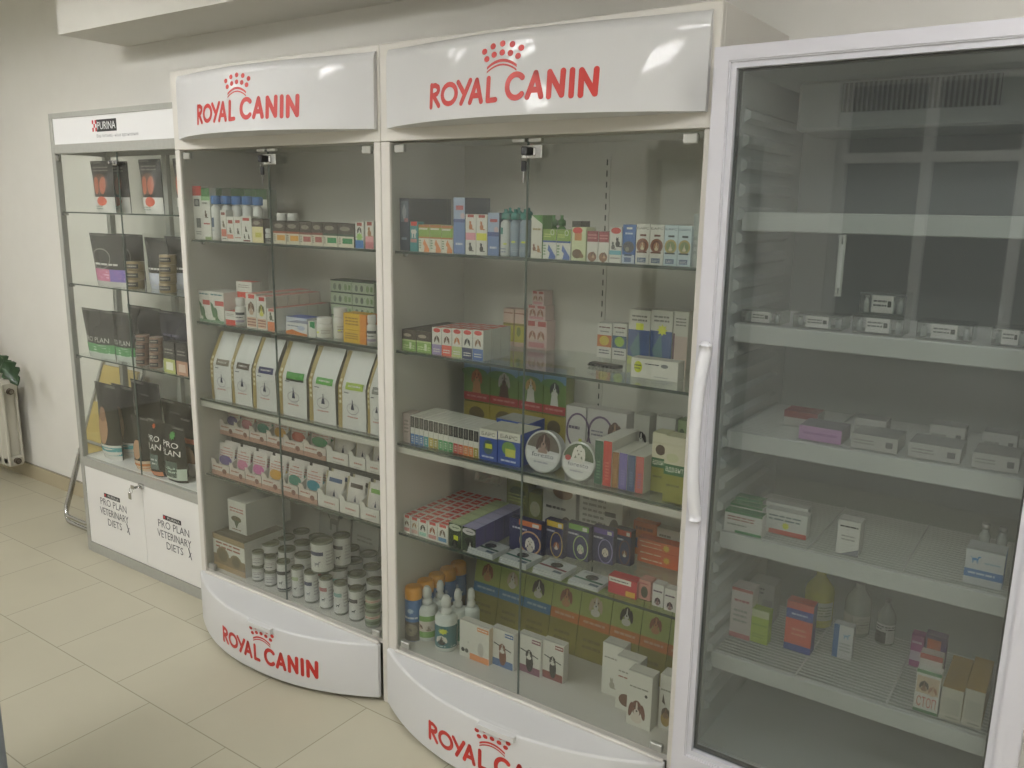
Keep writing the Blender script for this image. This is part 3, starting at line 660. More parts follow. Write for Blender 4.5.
# ------------------------------------------------------------------ goods: (kind, artwork, x, y, z, width, depth, height, lean, turn, name, category, label, group) in metres
DATA = [
('box','a_redtop',-0.9965,0.05,1.5155,0.0536,0.028,0.1917,0,0,'box','box','tall white medicine box with a red top,leftmost on the top shelf','boxes along the top shelf of the left cabinet'),
('box','a_greentop',-0.9468,0.05,1.5155,0.0508,0.028,0.1846,0,0,'box','box','tall white box with green top and brown pet picture beside the red-topped box','boxes along the top shelf of the left cabinet'),
('box','a_greentop2',-0.9965,0.145,1.5155,0.0457,0.045,0.1871,0,0,'box','box','green-topped tall box standing behind the blue-capped bottles,leftmost of its row','green-topped boxes behind the bottles'),
('box','a_greentop2',-0.9965,0.185,1.5155,0.0639,0.045,0.1882,0,0,'box','box','second green-topped box from the left in the row behind the blue-capped bottles','green-topped boxes behind the bottles'),
('box','a_greentop2',-0.9344,0.185,1.5155,0.0624,0.045,0.1867,0,0,'box','box','third green-topped box from the left in the row behind the blue-capped bottles','green-topped boxes behind the bottles'),
('box','a_greentop2',-0.8693,0.185,1.5155,0.0609,0.045,0.1853,0,0,'box','box','fourth green-topped box from the left in the row behind the blue-capped bottles','green-topped boxes behind the bottles'),
('box','a_greentop2',-0.8056,0.185,1.5155,0.0595,0.045,0.1839,0,0,'box','box','last green-topped box from the left in the row behind the blue-capped bottles','green-topped boxes behind the bottles'),
('capbottle','blue',-0.9059,0.052,1.5155,0.0368,0.03,0.1582,0,0,'bottle','bottle','white bottle with big blue cap,first from the left on the top shelf','blue-capped white bottles'),
('capbottle','blue',-0.8832,0.079,1.5155,0.0376,0.03,0.1581,0,0,'bottle','bottle','white bottle with big blue cap,second from the left on the top shelf','blue-capped white bottles'),
('capbottle','blue',-0.8227,0.079,1.5155,0.0372,0.03,0.1574,0,0,'bottle','bottle','white bottle with big blue cap,third from the left on the top shelf','blue-capped white bottles'),
('capbottle','blue',-0.7637,0.079,1.5155,0.0372,0.03,0.1566,0,0,'bottle','bottle','white bottle with big blue cap,fourth from the left on the top shelf','blue-capped white bottles'),
('capbottle','blue',-0.7046,0.079,1.5155,0.035,0.03,0.1552,0,0,'bottle','bottle','white bottle with big blue cap,fifth from the left on the top shelf','blue-capped white bottles'),
('box','a_cat1',-0.8323,0.045,1.5155,0.0327,0.03,0.1077,0,0,'box','box','narrow white box with small cat,in front of the second blue-capped bottle','boxes along the top shelf of the left cabinet'),
('box','a_cat2',-0.7979,0.045,1.5155,0.0385,0.03,0.0856,0,0,'box','box','white box with red label and kitten,right of the narrow cat box','boxes along the top shelf of the left cabinet'),
('box','a_cat3',-0.7578,0.045,1.5155,0.0395,0.03,0.0863,0,0,'box','box','white box with tiny cat standing right of the red-label kitten box','boxes along the top shelf of the left cabinet'),
('box','a_dogs',-0.7167,0.045,1.5155,0.0552,0.03,0.0888,0,0,'box','box','white box with red heading and small brown animals beside the yellow box','boxes along the top shelf of the left cabinet'),
('box','a_yellow',-0.6599,0.045,1.5155,0.0592,0.03,0.0814,0,0,'box','box','small box with dark brown upper half and pale yellow lower half,top shelf','boxes along the top shelf of the left cabinet'),
('box','grey',-0.6414,0.08,1.5155,0.0436,0.03,0.0748,0,0,'box','box','plain grey little box behind the tiny white bottle at the door seam','boxes along the top shelf of the left cabinet'),
('capbottle','white',-0.6045,0.05,1.5155,0.0238,0.02,0.0486,0,0,'bottle','bottle','tiny white bottle with black label standing right of the yellow box',None),
('box','a_or',-0.5545,0.05,1.5155,0.0649,0.05,0.0768,0,0,'box','box','brown-topped box with orange panel,left one of the orange pair','boxes along the top shelf of the left cabinet'),
('box','a_or2',-0.4879,0.05,1.5155,0.0657,0.05,0.0766,0,0,'box','box','brown-topped box with orange panel,right one of the orange pair','boxes along the top shelf of the left cabinet'),
('box','a_pk',-0.4206,0.05,1.5155,0.0577,0.05,0.0748,0,0,'box','box','brown-topped box with dusty pink panel,left of the pink pair','boxes along the top shelf of the left cabinet'),
('box','a_pk2',-0.3613,0.05,1.5155,0.0507,0.05,0.0761,0,0,'box','box','brown-topped box with dusty pink panel,right of the pink pair','boxes along the top shelf of the left cabinet'),
('box','a_gr',-0.309,0.05,1.5155,0.067,0.05,0.0753,0,0,'box','box','brown-topped box with green panel,left of the green pair','boxes along the top shelf of the left cabinet'),
('box','a_gr2',-0.2404,0.05,1.5155,0.0714,0.05,0.0741,0,0,'box','box','brown-topped box with green panel,right of the green pair','boxes along the top shelf of the left cabinet'),
('jar','plain',-0.6251,0.115,1.5155,0.0366,0.03,0.1002,0,0,'jar','jar','white lidded jar behind the left orange-panelled box',None),
('jar','plain',-0.5675,0.115,1.5155,0.0379,0.03,0.1011,0,0,'jar','jar','white lidded jar behind the right orange-panelled box',None),
('box','a_dogblue',-0.1612,0.05,1.5155,0.0353,0.03,0.0821,0,0,'box','box','slim white box with dog above a bright blue base,near right end of top shelf','boxes along the top shelf of the left cabinet'),
('box','a_pink',-0.1178,0.05,1.5155,0.035,0.03,0.0846,0,0,'box','box','slim white and pink box at the right end of the left cabinet top shelf','boxes along the top shelf of the left cabinet'),
('box','a_lizard',-0.9965,0.05,1.2105,0.0665,0.11,0.1135,0,0,'box','box','white box with green animal and red label,leftmost on second shelf','boxes along the second shelf of the left cabinet'),
('box','a_lizard',-0.929,0.05,1.2105,0.0819,0.11,0.1144,0,0,'box','box','second white box with green animal,right of its twin on second shelf','boxes along the second shelf of the left cabinet'),
('box','a_redlow',-0.842,0.05,1.2105,0.0599,0.06,0.0506,0,0,'box','box','low white box with red lower half beside the green-animal boxes','boxes along the second shelf of the left cabinet'),
('box','a_redlow',-0.9271,0.115,1.2105,0.0613,0.05,0.0625,0,0,'box','box','pale box with red side standing behind the low red and white box','boxes along the second shelf of the left cabinet'),
('capbottle','whiteflat',-0.7966,0.05,1.2105,0.0396,0.03,0.1018,0,0,'bottle','bottle','white flat bottle with dark brand band on second shelf below a balanced box',None),
('box','a_whitebk',-0.8576,0.11,1.2105,0.0914,0.05,0.0927,0,0,'box','box','plain white box supporting the small red and white box,second shelf','boxes along the second shelf of the left cabinet'),
('box','a_redlow',-0.8521,0.112,1.3037,0.0891,0.045,0.0611,0,0,'box','box','small white and red box balanced highest on the second shelf','boxes along the second shelf of the left cabinet'),
('box','a_poodle',-0.7191,0.05,1.2105,0.0562,0.05,0.1235,0,0,'box','box','white box with brown long-haired dog picture and red heading','boxes along the second shelf of the left cabinet'),
('box','a_poodle',-0.7191,0.101,1.2105,0.0562,0.05,0.1235,0,0,'box','box','red-topped white box lined up behind the long-haired dog box','boxes lined up behind the dog box'),
('box','a_poodle',-0.7191,0.152,1.2105,0.0562,0.05,0.1235,0,0,'box','box','red-topped white box lined up behind the long-haired dog box','boxes lined up behind the dog box'),
('box','a_poodle',-0.7191,0.203,1.2105,0.0562,0.05,0.1235,0,0,'box','box','red-topped white box lined up behind the long-haired dog box','boxes lined up behind the dog box'),
('box','a_poodle',-0.7191,0.254,1.2105,0.0562,0.05,0.1235,0,0,'box','box','red-topped white box lined up behind the long-haired dog box','boxes lined up behind the dog box'),
('box','a_parrot',-0.6602,0.05,1.2105,0.0506,0.05,0.117,0,0,'box','box','white box with olive pet wearing a yellow mark,beside the long-haired dog box','boxes along the second shelf of the left cabinet'),
('box','a_parrot',-0.6602,0.101,1.2105,0.0506,0.05,0.117,0,0,'box','box','red-topped white box lined up behind the olive pet box','boxes lined up behind the olive pet box'),
('box','a_parrot',-0.6602,0.152,1.2105,0.0506,0.05,0.117,0,0,'box','box','red-topped white box lined up behind the olive pet box','boxes lined up behind the olive pet box'),
('box','a_parrot',-0.6602,0.203,1.2105,0.0506,0.05,0.117,0,0,'box','box','red-topped white box lined up behind the olive pet box','boxes lined up behind the olive pet box'),
('box','a_parrot',-0.6602,0.254,1.2105,0.0506,0.05,0.117,0,0,'box','box','red-topped white box lined up behind the olive pet box','boxes lined up behind the olive pet box'),
('box','a_orangelow',-0.6058,0.05,1.2105,0.0406,0.05,0.0788,0,0,'box','box','short box with orange base and small grey pet near the door seam','boxes along the second shelf of the left cabinet'),
('box','a_orangelow',-0.6058,0.101,1.2105,0.0406,0.05,0.0788,0,0,'box','box','short pale box lined up behind the orange-based box','boxes lined up behind the orange-based box'),
('box','a_orangelow',-0.6058,0.152,1.2105,0.0406,0.05,0.0788,0,0,'box','box','short pale box lined up behind the orange-based box','boxes lined up behind the orange-based box'),
('box','a_orangelow',-0.6058,0.203,1.2105,0.0406,0.05,0.0788,0,0,'box','box','short pale box lined up behind the orange-based box','boxes lined up behind the orange-based box'),
('box','a_orangelow',-0.6058,0.254,1.2105,0.0406,0.05,0.0788,0,0,'box','box','short pale box lined up behind the orange-based box','boxes lined up behind the orange-based box'),
('box','a_whorange',-0.5027,0.045,1.2105,0.1073,0.05,0.0408,0,0,'box','box','low white box with a wavy orange lower edge on second shelf','boxes along the second shelf of the left cabinet'),
('box','a_blueflat',-0.5783,0.1,1.2105,0.1184,0.07,0.0481,0,0,'box','box','low white box with blue top behind the wavy orange box','boxes along the second shelf of the left cabinet'),
('box','a_greenside',-0.3944,0.05,1.2105,0.0354,0.07,0.0516,0,0,'box','box','small white and green box left of the yellow-starred jar','boxes along the second shelf of the left cabinet'),
('jar','star',-0.3654,0.045,1.2105,0.0551,0.05,0.0672,0,0,'pill_jar','jar','wide white jar with yellow star price mark on second shelf',None),
('jar','star2',-0.3073,0.07,1.2105,0.0465,0.04,0.1028,0,0,'pill_jar','jar','taller white jar with yellow mark,left of the yellow boxes',None),
('box','a_yelor',-0.2213,0.045,1.2105,0.1026,0.05,0.0413,0,0,'box','box','yellow and orange box,lower of the stacked pair','boxes along the second shelf of the left cabinet'),
('box','a_yelor',-0.2197,0.045,1.2523,0.1023,0.05,0.0537,0,0,'box','box','yellow and orange box,upper of the stacked pair','boxes along the second shelf of the left cabinet'),
('capbottle','whiteflat',-0.1256,0.045,1.2105,0.0336,0.03,0.0953,0,0,'bottle','bottle','white bottle with dark label at the right end of the second shelf',None),
('box','a_palegreen',-0.528,0.28,1.2105,0.1084,0.07,0.042,0,0,'box','box','pale green flat box at the back,left stack,lowest','pale green flat boxes stacked at the back'),
('box','a_palegreen',-0.528,0.28,1.2535,0.1084,0.07,0.042,0,0,'box','box','pale green flat box at the back,left stack,second lowest','pale green flat boxes stacked at the back'),
('box','a_palegreen',-0.528,0.28,1.2965,0.1084,0.07,0.042,0,0,'box','box','pale green flat box at the back,left stack,third lowest','pale green flat boxes stacked at the back'),
('box','a_palegreen',-0.528,0.28,1.3395,0.1084,0.07,0.042,0,0,'box','box','pale green flat box at the back,left stack,topmost','pale green flat boxes stacked at the back'),
('box','a_palegreen',-0.417,0.28,1.2105,0.1066,0.07,0.042,0,0,'box','box','pale green flat box at the back,right stack,lowest','pale green flat boxes stacked at the back'),
('box','a_palegreen',-0.417,0.28,1.2535,0.1066,0.07,0.042,0,0,'box','box','pale green flat box at the back,right stack,second lowest','pale green flat boxes stacked at the back'),
('box','a_palegreen',-0.417,0.28,1.2965,0.1066,0.07,0.042,0,0,'box','box','pale green flat box at the back,right stack,third lowest','pale green flat boxes stacked at the back'),
('box','a_palegreen',-0.417,0.28,1.3395,0.1066,0.07,0.042,0,0,'box','box','pale green flat box at the back,right stack,topmost','pale green flat boxes stacked at the back'),
('bag','vet_brown',-0.9545,0.055,0.9145,0.1198,0.06,0.255,-14,0,'pet_food_bag','pet food bag','white food bag with gold side and a taupe band,leftmost of the row','gold-sided white food bags'),
('bag','vet_dbrown',-0.8313,0.055,0.9145,0.1159,0.06,0.255,-14,0,'pet_food_bag','pet food bag','white food bag with gold side and a dark brown band,second from the left','gold-sided white food bags'),
('bag','vet_navy',-0.7082,0.055,0.9145,0.1261,0.06,0.255,-14,0,'pet_food_bag','pet food bag','white food bag with gold side and a navy blue band,third from the left','gold-sided white food bags'),
('bag','vet_green',-0.5643,0.055,0.9145,0.1427,0.06,0.255,-14,0,'pet_food_bag','pet food bag','white food bag with gold side and a green over black band,fourth from the left','gold-sided white food bags'),
('bag','vet_green2',-0.4073,0.055,0.9145,0.1297,0.06,0.255,-14,0,'pet_food_bag','pet food bag','white food bag with gold side and a plain green band,fifth from the left','gold-sided white food bags'),
('bag','vet_lime',-0.2639,0.055,0.9145,0.1272,0.06,0.255,-14,0,'pet_food_bag','pet food bag','white food bag with gold side and a lime yellow band,sixth from the left','gold-sided white food bags'),
('bag','vet_grey',-0.1283,0.055,0.9145,0.079,0.06,0.255,-14,0,'pet_food_bag','pet food bag','white food bag with gold side and a grey band,last at the right end','gold-sided white food bags'),
('carton','ct_purple',-0.972,0.045,0.6115,0.1101,0.085,0.13,0,0,'pouch_display_box','pouch display box','open cardboard display box of pet food pouches,first from left in the lower row','lower row of pouch display boxes'),
('carton','ct_pink',-0.8603,0.045,0.6115,0.0913,0.085,0.13,0,0,'pouch_display_box','pouch display box','open cardboard display box of pet food pouches,second from left in the lower row','lower row of pouch display boxes'),
('carton','ct_magenta',-0.7674,0.045,0.6115,0.094,0.085,0.13,0,0,'pouch_display_box','pouch display box','open cardboard display box of pet food pouches,third from left in the lower row','lower row of pouch display boxes'),
('carton','ct_yellow',-0.6718,0.045,0.6115,0.1046,0.085,0.13,0,0,'pouch_display_box','pouch display box','open cardboard display box of pet food pouches,fourth from left in the lower row','lower row of pouch display boxes'),
('carton','ct_teal',-0.5656,0.045,0.6115,0.0954,0.085,0.13,0,0,'pouch_display_box','pouch display box','open cardboard display box of pet food pouches,fifth from left in the lower row','lower row of pouch display boxes'),
('carton','ct_aqua',-0.4687,0.045,0.6115,0.0971,0.085,0.13,0,0,'pouch_display_box','pouch display box','open cardboard display box of pet food pouches,sixth from left in the lower row','lower row of pouch display boxes'),
('carton','ct_w_navy',-0.37,0.045,0.6115,0.1058,0.085,0.13,0,0,'pouch_display_box','pouch display box','open cardboard display box of white pouches,seventh from left in the lower row','lower row of pouch display boxes'),
('carton','ct_w_brown',-0.2625,0.045,0.6115,0.0968,0.085,0.13,0,0,'pouch_display_box','pouch display box','open cardboard display box of white pouches,eighth from left in the lower row','lower row of pouch display boxes'),
('carton','ct_w_green',-0.1641,0.045,0.6115,0.0909,0.085,0.13,0,0,'pouch_display_box','pouch display box','open cardboard display box of white pouches,ninth from left in the lower row','lower row of pouch display boxes'),
('carton','ct_purple',-0.9965,0.11,0.7535,0.0922,0.085,0.125,0,0,'pouch_display_box','pouch display box','open cardboard display box of pet food pouches,first from left in the upper row','upper row of pouch display boxes'),
('carton','ct_rose',-0.9072,0.11,0.7535,0.091,0.085,0.125,0,0,'pouch_display_box','pouch display box','open cardboard display box of pet food pouches,second from left in the upper row','upper row of pouch display boxes'),
('carton','ct_teal',-0.8146,0.11,0.7535,0.0991,0.085,0.125,0,0,'pouch_display_box','pouch display box','open cardboard display box of pet food pouches,third from left in the upper row','upper row of pouch display boxes'),
('carton','ct_yellow',-0.7139,0.11,0.7535,0.0946,0.085,0.125,0,0,'pouch_display_box','pouch display box','open cardboard display box of pet food pouches,fourth from left in the upper row','upper row of pouch display boxes'),
('carton','ct_orange',-0.6177,0.11,0.7535,0.1048,0.085,0.125,0,0,'pouch_display_box','pouch display box','open cardboard display box of pet food pouches,fifth from left in the upper row','upper row of pouch display boxes'),
('carton','ct_green',-0.5114,0.11,0.7535,0.1188,0.085,0.125,0,0,'pouch_display_box','pouch display box','open cardboard display box of pet food pouches,sixth from left in the upper row','upper row of pouch display boxes'),
('carton','ct_w_plain',-0.391,0.11,0.7535,0.1111,0.085,0.125,0,0,'pouch_display_box','pouch display box','open cardboard display box of white pouches,seventh from left in the upper row','upper row of pouch display boxes'),
('carton','ct_w_brown',-0.2783,0.11,0.7535,0.0805,0.085,0.125,0,0,'pouch_display_box','pouch display box','open cardboard display box of white pouches,eighth from left in the upper row','upper row of pouch display boxes'),
('carton','ct_w_green',-0.1962,0.11,0.7535,0.0687,0.085,0.125,0,0,'pouch_display_box','pouch display box','open cardboard display box of white pouches,ninth from left in the upper row','upper row of pouch display boxes'),
('box','riser',-0.975,0.145,0.6115,0.935,0.2,0.14,0,0,'cardboard_riser','cardboard box','long dark cardboard box behind the lower pouches carrying the upper row',None),
('box','a_canbox',-0.9781,0.035,0.2241,0.195,0.2,0.144,0,0,'food_carton','carton','brown and white carton of pet food with two round pictures,bottom left',None),
('box','a_pouchbox',-0.9473,0.09,0.3686,0.1105,0.22,0.1307,0,0,'food_carton','carton','white food carton standing on the brown carton,bottom of left cabinet',None),
('can','small_w',-0.7592,0.035,0.2241,0.0451,0.07,0.06,0,0,'food_can','can','low white food can under another,leftmost of front cans','food cans at the bottom of the left cabinet'),
('can','small_w',-0.754,0.035,0.2846,0.0448,0.07,0.06,0,0,'food_can','can','low white food can on top of another,leftmost of front cans','food cans at the bottom of the left cabinet'),
('can','small_w',-0.6854,0.035,0.2241,0.0452,0.07,0.06,0,0,'food_can','can','low white food can under another,second stack from left','food cans at the bottom of the left cabinet'),
('can','small_w',-0.6806,0.035,0.2846,0.045,0.07,0.06,0,0,'food_can','can','low white food can on top of another,second stack from left','food cans at the bottom of the left cabinet'),
('can','c_black',-0.6137,0.035,0.2241,0.0511,0.07,0.118,0,0,'food_can','can','tall white can with black bands at the door seam','food cans at the bottom of the left cabinet'),
('can','c_green',-0.5286,0.035,0.2241,0.0432,0.07,0.118,0,0,'food_can','can','tall white can with pale green band,right of the door seam','food cans at the bottom of the left cabinet'),
('can','c_navy',-0.463,0.035,0.2241,0.0508,0.07,0.118,0,0,'food_can','can','tall white can with navy patch,right of the green-banded can','food cans at the bottom of the left cabinet'),
('can','c_red',-0.3825,0.035,0.2241,0.0483,0.07,0.118,0,0,'food_can','can','tall white can with red patch in the front row','food cans at the bottom of the left cabinet'),
('can','c_teal',-0.3092,0.035,0.2241,0.0501,0.07,0.118,0,0,'food_can','can','tall white can with teal patch in the front row','food cans at the bottom of the left cabinet'),
('can','c_dark',-0.2347,0.035,0.2241,0.0529,0.07,0.118,0,0,'food_can','can','tall white can with dark patch in the front row,right end','food cans at the bottom of the left cabinet'),
('can','small_g',-0.1567,0.035,0.2241,0.0532,0.07,0.06,0,0,'food_can','can','low can with red and green label under another,far right','food cans at the bottom of the left cabinet'),
('can','small_g',-0.1545,0.035,0.2846,0.0529,0.07,0.06,0,0,'food_can','can','low can with red and green label on top,far right','food cans at the bottom of the left cabinet'),
('can','c_black',-0.8,0.113,0.2241,0.068,0.07,0.118,0,0,'food_can','can','white food can with dark lid crowded behind the front row','food cans packed behind the front row'),
('can','c_green',-0.705,0.113,0.2241,0.068,0.07,0.118,0,0,'food_can','can','white food can with dark lid crowded behind the front row','food cans packed behind the front row'),
('can','c_navy',-0.61,0.113,0.2241,0.068,0.07,0.118,0,0,'food_can','can','white food can with dark lid crowded behind the front row','food cans packed behind the front row'),
('can','c_red',-0.515,0.113,0.2241,0.068,0.07,0.118,0,0,'food_can','can','white food can with dark lid crowded behind the front row','food cans packed behind the front row'),
('can','c_teal',-0.42,0.113,0.2241,0.068,0.07,0.118,0,0,'food_can','can','white food can with dark lid crowded behind the front row','food cans packed behind the front row'),
('can','c_black',-0.325,0.113,0.2241,0.068,0.07,0.118,0,0,'food_can','can','white food can with dark lid crowded behind the front row','food cans packed behind the front row'),
('can','c_green',-0.23,0.113,0.2241,0.068,0.07,0.118,0,0,'food_can','can','white food can with dark lid crowded behind the front row','food cans packed behind the front row'),
('can','c_navy',-0.135,0.113,0.2241,0.068,0.07,0.118,0,0,'food_can','can','white food can with dark lid crowded behind the front row','food cans packed behind the front row'),
('can','c_green',-0.8,0.191,0.2241,0.068,0.07,0.118,0,0,'food_can','can','white food can with dark lid crowded behind the front row','food cans packed behind the front row'),
('can','c_navy',-0.705,0.191,0.2241,0.068,0.07,0.118,0,0,'food_can','can','white food can with dark lid crowded behind the front row','food cans packed behind the front row'),
('can','c_red',-0.61,0.191,0.2241,0.068,0.07,0.118,0,0,'food_can','can','white food can with dark lid crowded behind the front row','food cans packed behind the front row'),
('can','c_teal',-0.515,0.191,0.2241,0.068,0.07,0.118,0,0,'food_can','can','white food can with dark lid crowded behind the front row','food cans packed behind the front row'),
('can','c_black',-0.42,0.191,0.2241,0.068,0.07,0.118,0,0,'food_can','can','white food can with dark lid crowded behind the front row','food cans packed behind the front row'),
('can','c_green',-0.325,0.191,0.2241,0.068,0.07,0.118,0,0,'food_can','can','white food can with dark lid crowded behind the front row','food cans packed behind the front row'),
('can','c_navy',-0.23,0.191,0.2241,0.068,0.07,0.118,0,0,'food_can','can','white food can with dark lid crowded behind the front row','food cans packed behind the front row'),
('can','c_red',-0.135,0.191,0.2241,0.068,0.07,0.118,0,0,'food_can','can','white food can with dark lid crowded behind the front row','food cans packed behind the front row'),
('can','c_navy',-0.8,0.269,0.2241,0.068,0.07,0.118,0,0,'food_can','can','white food can with dark lid crowded behind the front row','food cans packed behind the front row'),
('can','c_red',-0.705,0.269,0.2241,0.068,0.07,0.118,0,0,'food_can','can','white food can with dark lid crowded behind the front row','food cans packed behind the front row'),
('can','c_teal',-0.61,0.269,0.2241,0.068,0.07,0.118,0,0,'food_can','can','white food can with dark lid crowded behind the front row','food cans packed behind the front row'),
('can','c_black',-0.515,0.269,0.2241,0.068,0.07,0.118,0,0,'food_can','can','white food can with dark lid crowded behind the front row','food cans packed behind the front row'),
('can','c_green',-0.42,0.269,0.2241,0.068,0.07,0.118,0,0,'food_can','can','white food can with dark lid crowded behind the front row','food cans packed behind the front row'),
('can','c_navy',-0.325,0.269,0.2241,0.068,0.07,0.118,0,0,'food_can','can','white food can with dark lid crowded behind the front row','food cans packed behind the front row'),
('can','c_red',-0.23,0.269,0.2241,0.068,0.07,0.118,0,0,'food_can','can','white food can with dark lid crowded behind the front row','food cans packed behind the front row'),
('can','c_teal',-0.135,0.269,0.2241,0.068,0.07,0.118,0,0,'food_can','can','white food can with dark lid crowded behind the front row','food cans packed behind the front row'),
('can','c_navy2',-0.4492,0.05,0.3431,0.0816,0.07,0.118,0,0,'food_can','can','tall white can with navy patch raised on the other cans,left of two','food cans at the bottom of the left cabinet'),
('can','c_dark',-0.4193,0.135,0.3431,0.0644,0.07,0.118,0,0,'food_can','can','tall white can raised on the other cans,right and further back of two','food cans at the bottom of the left cabinet'),
('bag','bigdog',-0.7189,0.346,0.2241,0.1787,0.028,0.34,-5,0,'pet_food_bag','pet food bag','tall pale food bag at the back left of the dog-silhouette bag',None),
('bag','bigdog2',-0.5273,0.346,0.2241,0.1412,0.028,0.34,-5,0,'pet_food_bag','pet food bag','tall pale food bag with black dog silhouette at the bottom right corner',None),
('box','b_navy',0.0274,0.05,1.5155,0.0368,0.2,0.1555,0,0,'box','box','tall dark navy box at the left end of the right cabinet top shelf','boxes along the top shelf of the right cabinet'),
('box','b_teal',0.0679,0.05,1.5155,0.0302,0.03,0.0872,0,0,'box','box','small teal and red box with white figure,beside the tall navy box','boxes along the top shelf of the right cabinet'),
('box','b_gorange',0.1021,0.05,1.5155,0.043,0.08,0.0792,0,0,'box','box','green and white box with orange cat,left of three alike','boxes along the top shelf of the right cabinet'),
('box','b_gorange',0.1467,0.05,1.5155,0.0425,0.08,0.0788,0,0,'box','box','green and white box with orange cat,middle of three alike','boxes along the top shelf of the right cabinet'),
('box','b_gorange',0.1907,0.05,1.5155,0.0416,0.08,0.0784,0,0,'box','box','green and white box with orange cat,right of three alike','boxes along the top shelf of the right cabinet'),
('box','b_blue',0.2354,0.05,1.5155,0.0411,0.12,0.1583,0,0,'box','box','tall light blue box with red label,tallest in the middle of top shelf','boxes along the top shelf of the right cabinet'),
('box','b_dogcat1',0.2789,0.05,1.5155,0.0374,0.05,0.1128,0,0,'box','box','white box with orange dog,black cat and pink label','boxes along the top shelf of the right cabinet'),
('box','b_dogcat2',0.3179,0.05,1.5155,0.0374,0.05,0.112,0,0,'box','box','white box with orange dog,black cat and yellow label','boxes along the top shelf of the right cabinet'),
('box','b_blue2',0.3583,0.05,1.5155,0.0387,0.04,0.1182,0,0,'box','box','medium light blue box right of the two dog and cat boxes','boxes along the top shelf of the right cabinet'),
('capbottle','tealw',0.3956,0.05,1.5155,0.0282,0.04,0.1283,0,0,'bottle','bottle','grey-blue bottle with teal cap,left of three','teal-capped bottles'),
('capbottle','teal',0.4276,0.05,1.5155,0.0286,0.04,0.1287,0,0,'bottle','bottle','grey-blue bottle with teal cap,middle of three','teal-capped bottles'),
('capbottle','teal',0.4593,0.05,1.5155,0.0309,0.04,0.1292,0,0,'bottle','bottle','grey-blue bottle with teal cap,right of three','teal-capped bottles'),
('capbottle','teal',0.3799,0.1,1.5155,0.0218,0.04,0.1326,0,0,'bottle','bottle','grey-blue bottle with teal cap in the row behind the front three','teal-capped bottles behind'),
('capbottle','teal',0.409,0.1,1.5155,0.0232,0.04,0.133,0,0,'bottle','bottle','grey-blue bottle with teal cap in the row behind the front three','teal-capped bottles behind'),
('capbottle','teal',0.439,0.1,1.5155,0.0262,0.04,0.1333,0,0,'bottle','bottle','grey-blue bottle with teal cap in the row behind the front three','teal-capped bottles behind'),
('box','b_greenwhite',0.5047,0.05,1.5155,0.0354,0.05,0.114,0,0,'box','box','white box with green shoulder and two small cats at the door seam','boxes along the top shelf of the right cabinet'),
('capbottle','green',0.4853,0.12,1.5155,0.0245,0.04,0.1138,0,0,'bottle','bottle','left green bottle of three behind the green and blue cat boxes','green bottles at the back'),
('capbottle','green',0.5119,0.12,1.5155,0.0244,0.04,0.1142,0,0,'bottle','bottle','middle green bottle of three behind the green and blue cat boxes','green bottles at the back'),
('capbottle','green',0.5382,0.12,1.5155,0.0242,0.04,0.1147,0,0,'bottle','bottle','right green bottle of three behind the green and blue cat boxes','green bottles at the back'),
('box','b_gblue',0.543,0.05,1.5155,0.0416,0.05,0.0779,0,0,'box','box','green and white box with blue cat,left of the pair','boxes along the top shelf of the right cabinet'),
('box','b_gblue',0.5862,0.05,1.5155,0.0432,0.05,0.0775,0,0,'box','box','green and white box with blue cat,right of the pair','boxes along the top shelf of the right cabinet'),
('box','b_yelred',0.6328,0.05,1.5155,0.0424,0.05,0.0855,0,0,'box','box','pale green box with red oval heading and tortoise-brown pet','boxes along the top shelf of the right cabinet'),
('box','b_dark',0.5846,0.13,1.5155,0.027,0.05,0.0995,0,0,'box','box','dark box peeking out behind the pale green red-headed box','boxes along the top shelf of the right cabinet'),
('box','b_redwhite',0.679,0.05,1.5155,0.0323,0.05,0.0765,0,0,'box','box','white box with dark red top and brown dog,left of the pair','boxes along the top shelf of the right cabinet'),
('box','b_redwhite',0.7129,0.05,1.5155,0.03,0.05,0.076,0,0,'box','box','white box with dark red top and brown dog,right of the pair','boxes along the top shelf of the right cabinet'),
('box','b_dogcat3',0.7456,0.05,1.5155,0.0334,0.04,0.0884,0,0,'box','box','white box with red heading,black dog and grey cat on top shelf','boxes along the top shelf of the right cabinet'),
('box','b_blue3',0.7818,0.05,1.5155,0.035,0.04,0.0955,0,0,'box','box','royal blue box with grey round pet picture on top shelf','boxes along the top shelf of the right cabinet'),
('box','bars_dog',0.8195,0.05,1.5155,0.0365,0.04,0.0976,0,0,'box','box','white box with dark heading and brown dog circle,left of the dog pair','boxes along the top shelf of the right cabinet'),
('box','bars_dog',0.8576,0.05,1.5155,0.0368,0.04,0.0976,0,0,'box','box','white box with dark heading and brown dog circle,right of the dog pair','boxes along the top shelf of the right cabinet'),
('box','bars_cat',0.896,0.05,1.5155,0.035,0.04,0.0971,0,0,'box','box','pale blue box with dark heading and tabby picture,left of the tabby pair','boxes along the top shelf of the right cabinet'),
('box','bars_cat',0.9326,0.05,1.5155,0.0337,0.04,0.0965,0,0,'box','box','pale blue box with dark heading and tabby picture,right of the tabby pair','boxes along the top shelf of the right cabinet'),
('box','clear',0.9657,0.06,1.5155,0.0138,0.03,0.1245,0,0,'box','box','narrow translucent packet at the far right end of the top shelf','boxes along the top shelf of the right cabinet'),
('box','b_brgreen',0.0309,0.05,1.2105,0.0561,0.22,0.0647,0,0,'box','box','long box with brown upper and green lower half,leftmost on the second shelf','boxes on the second shelf of the right cabinet'),
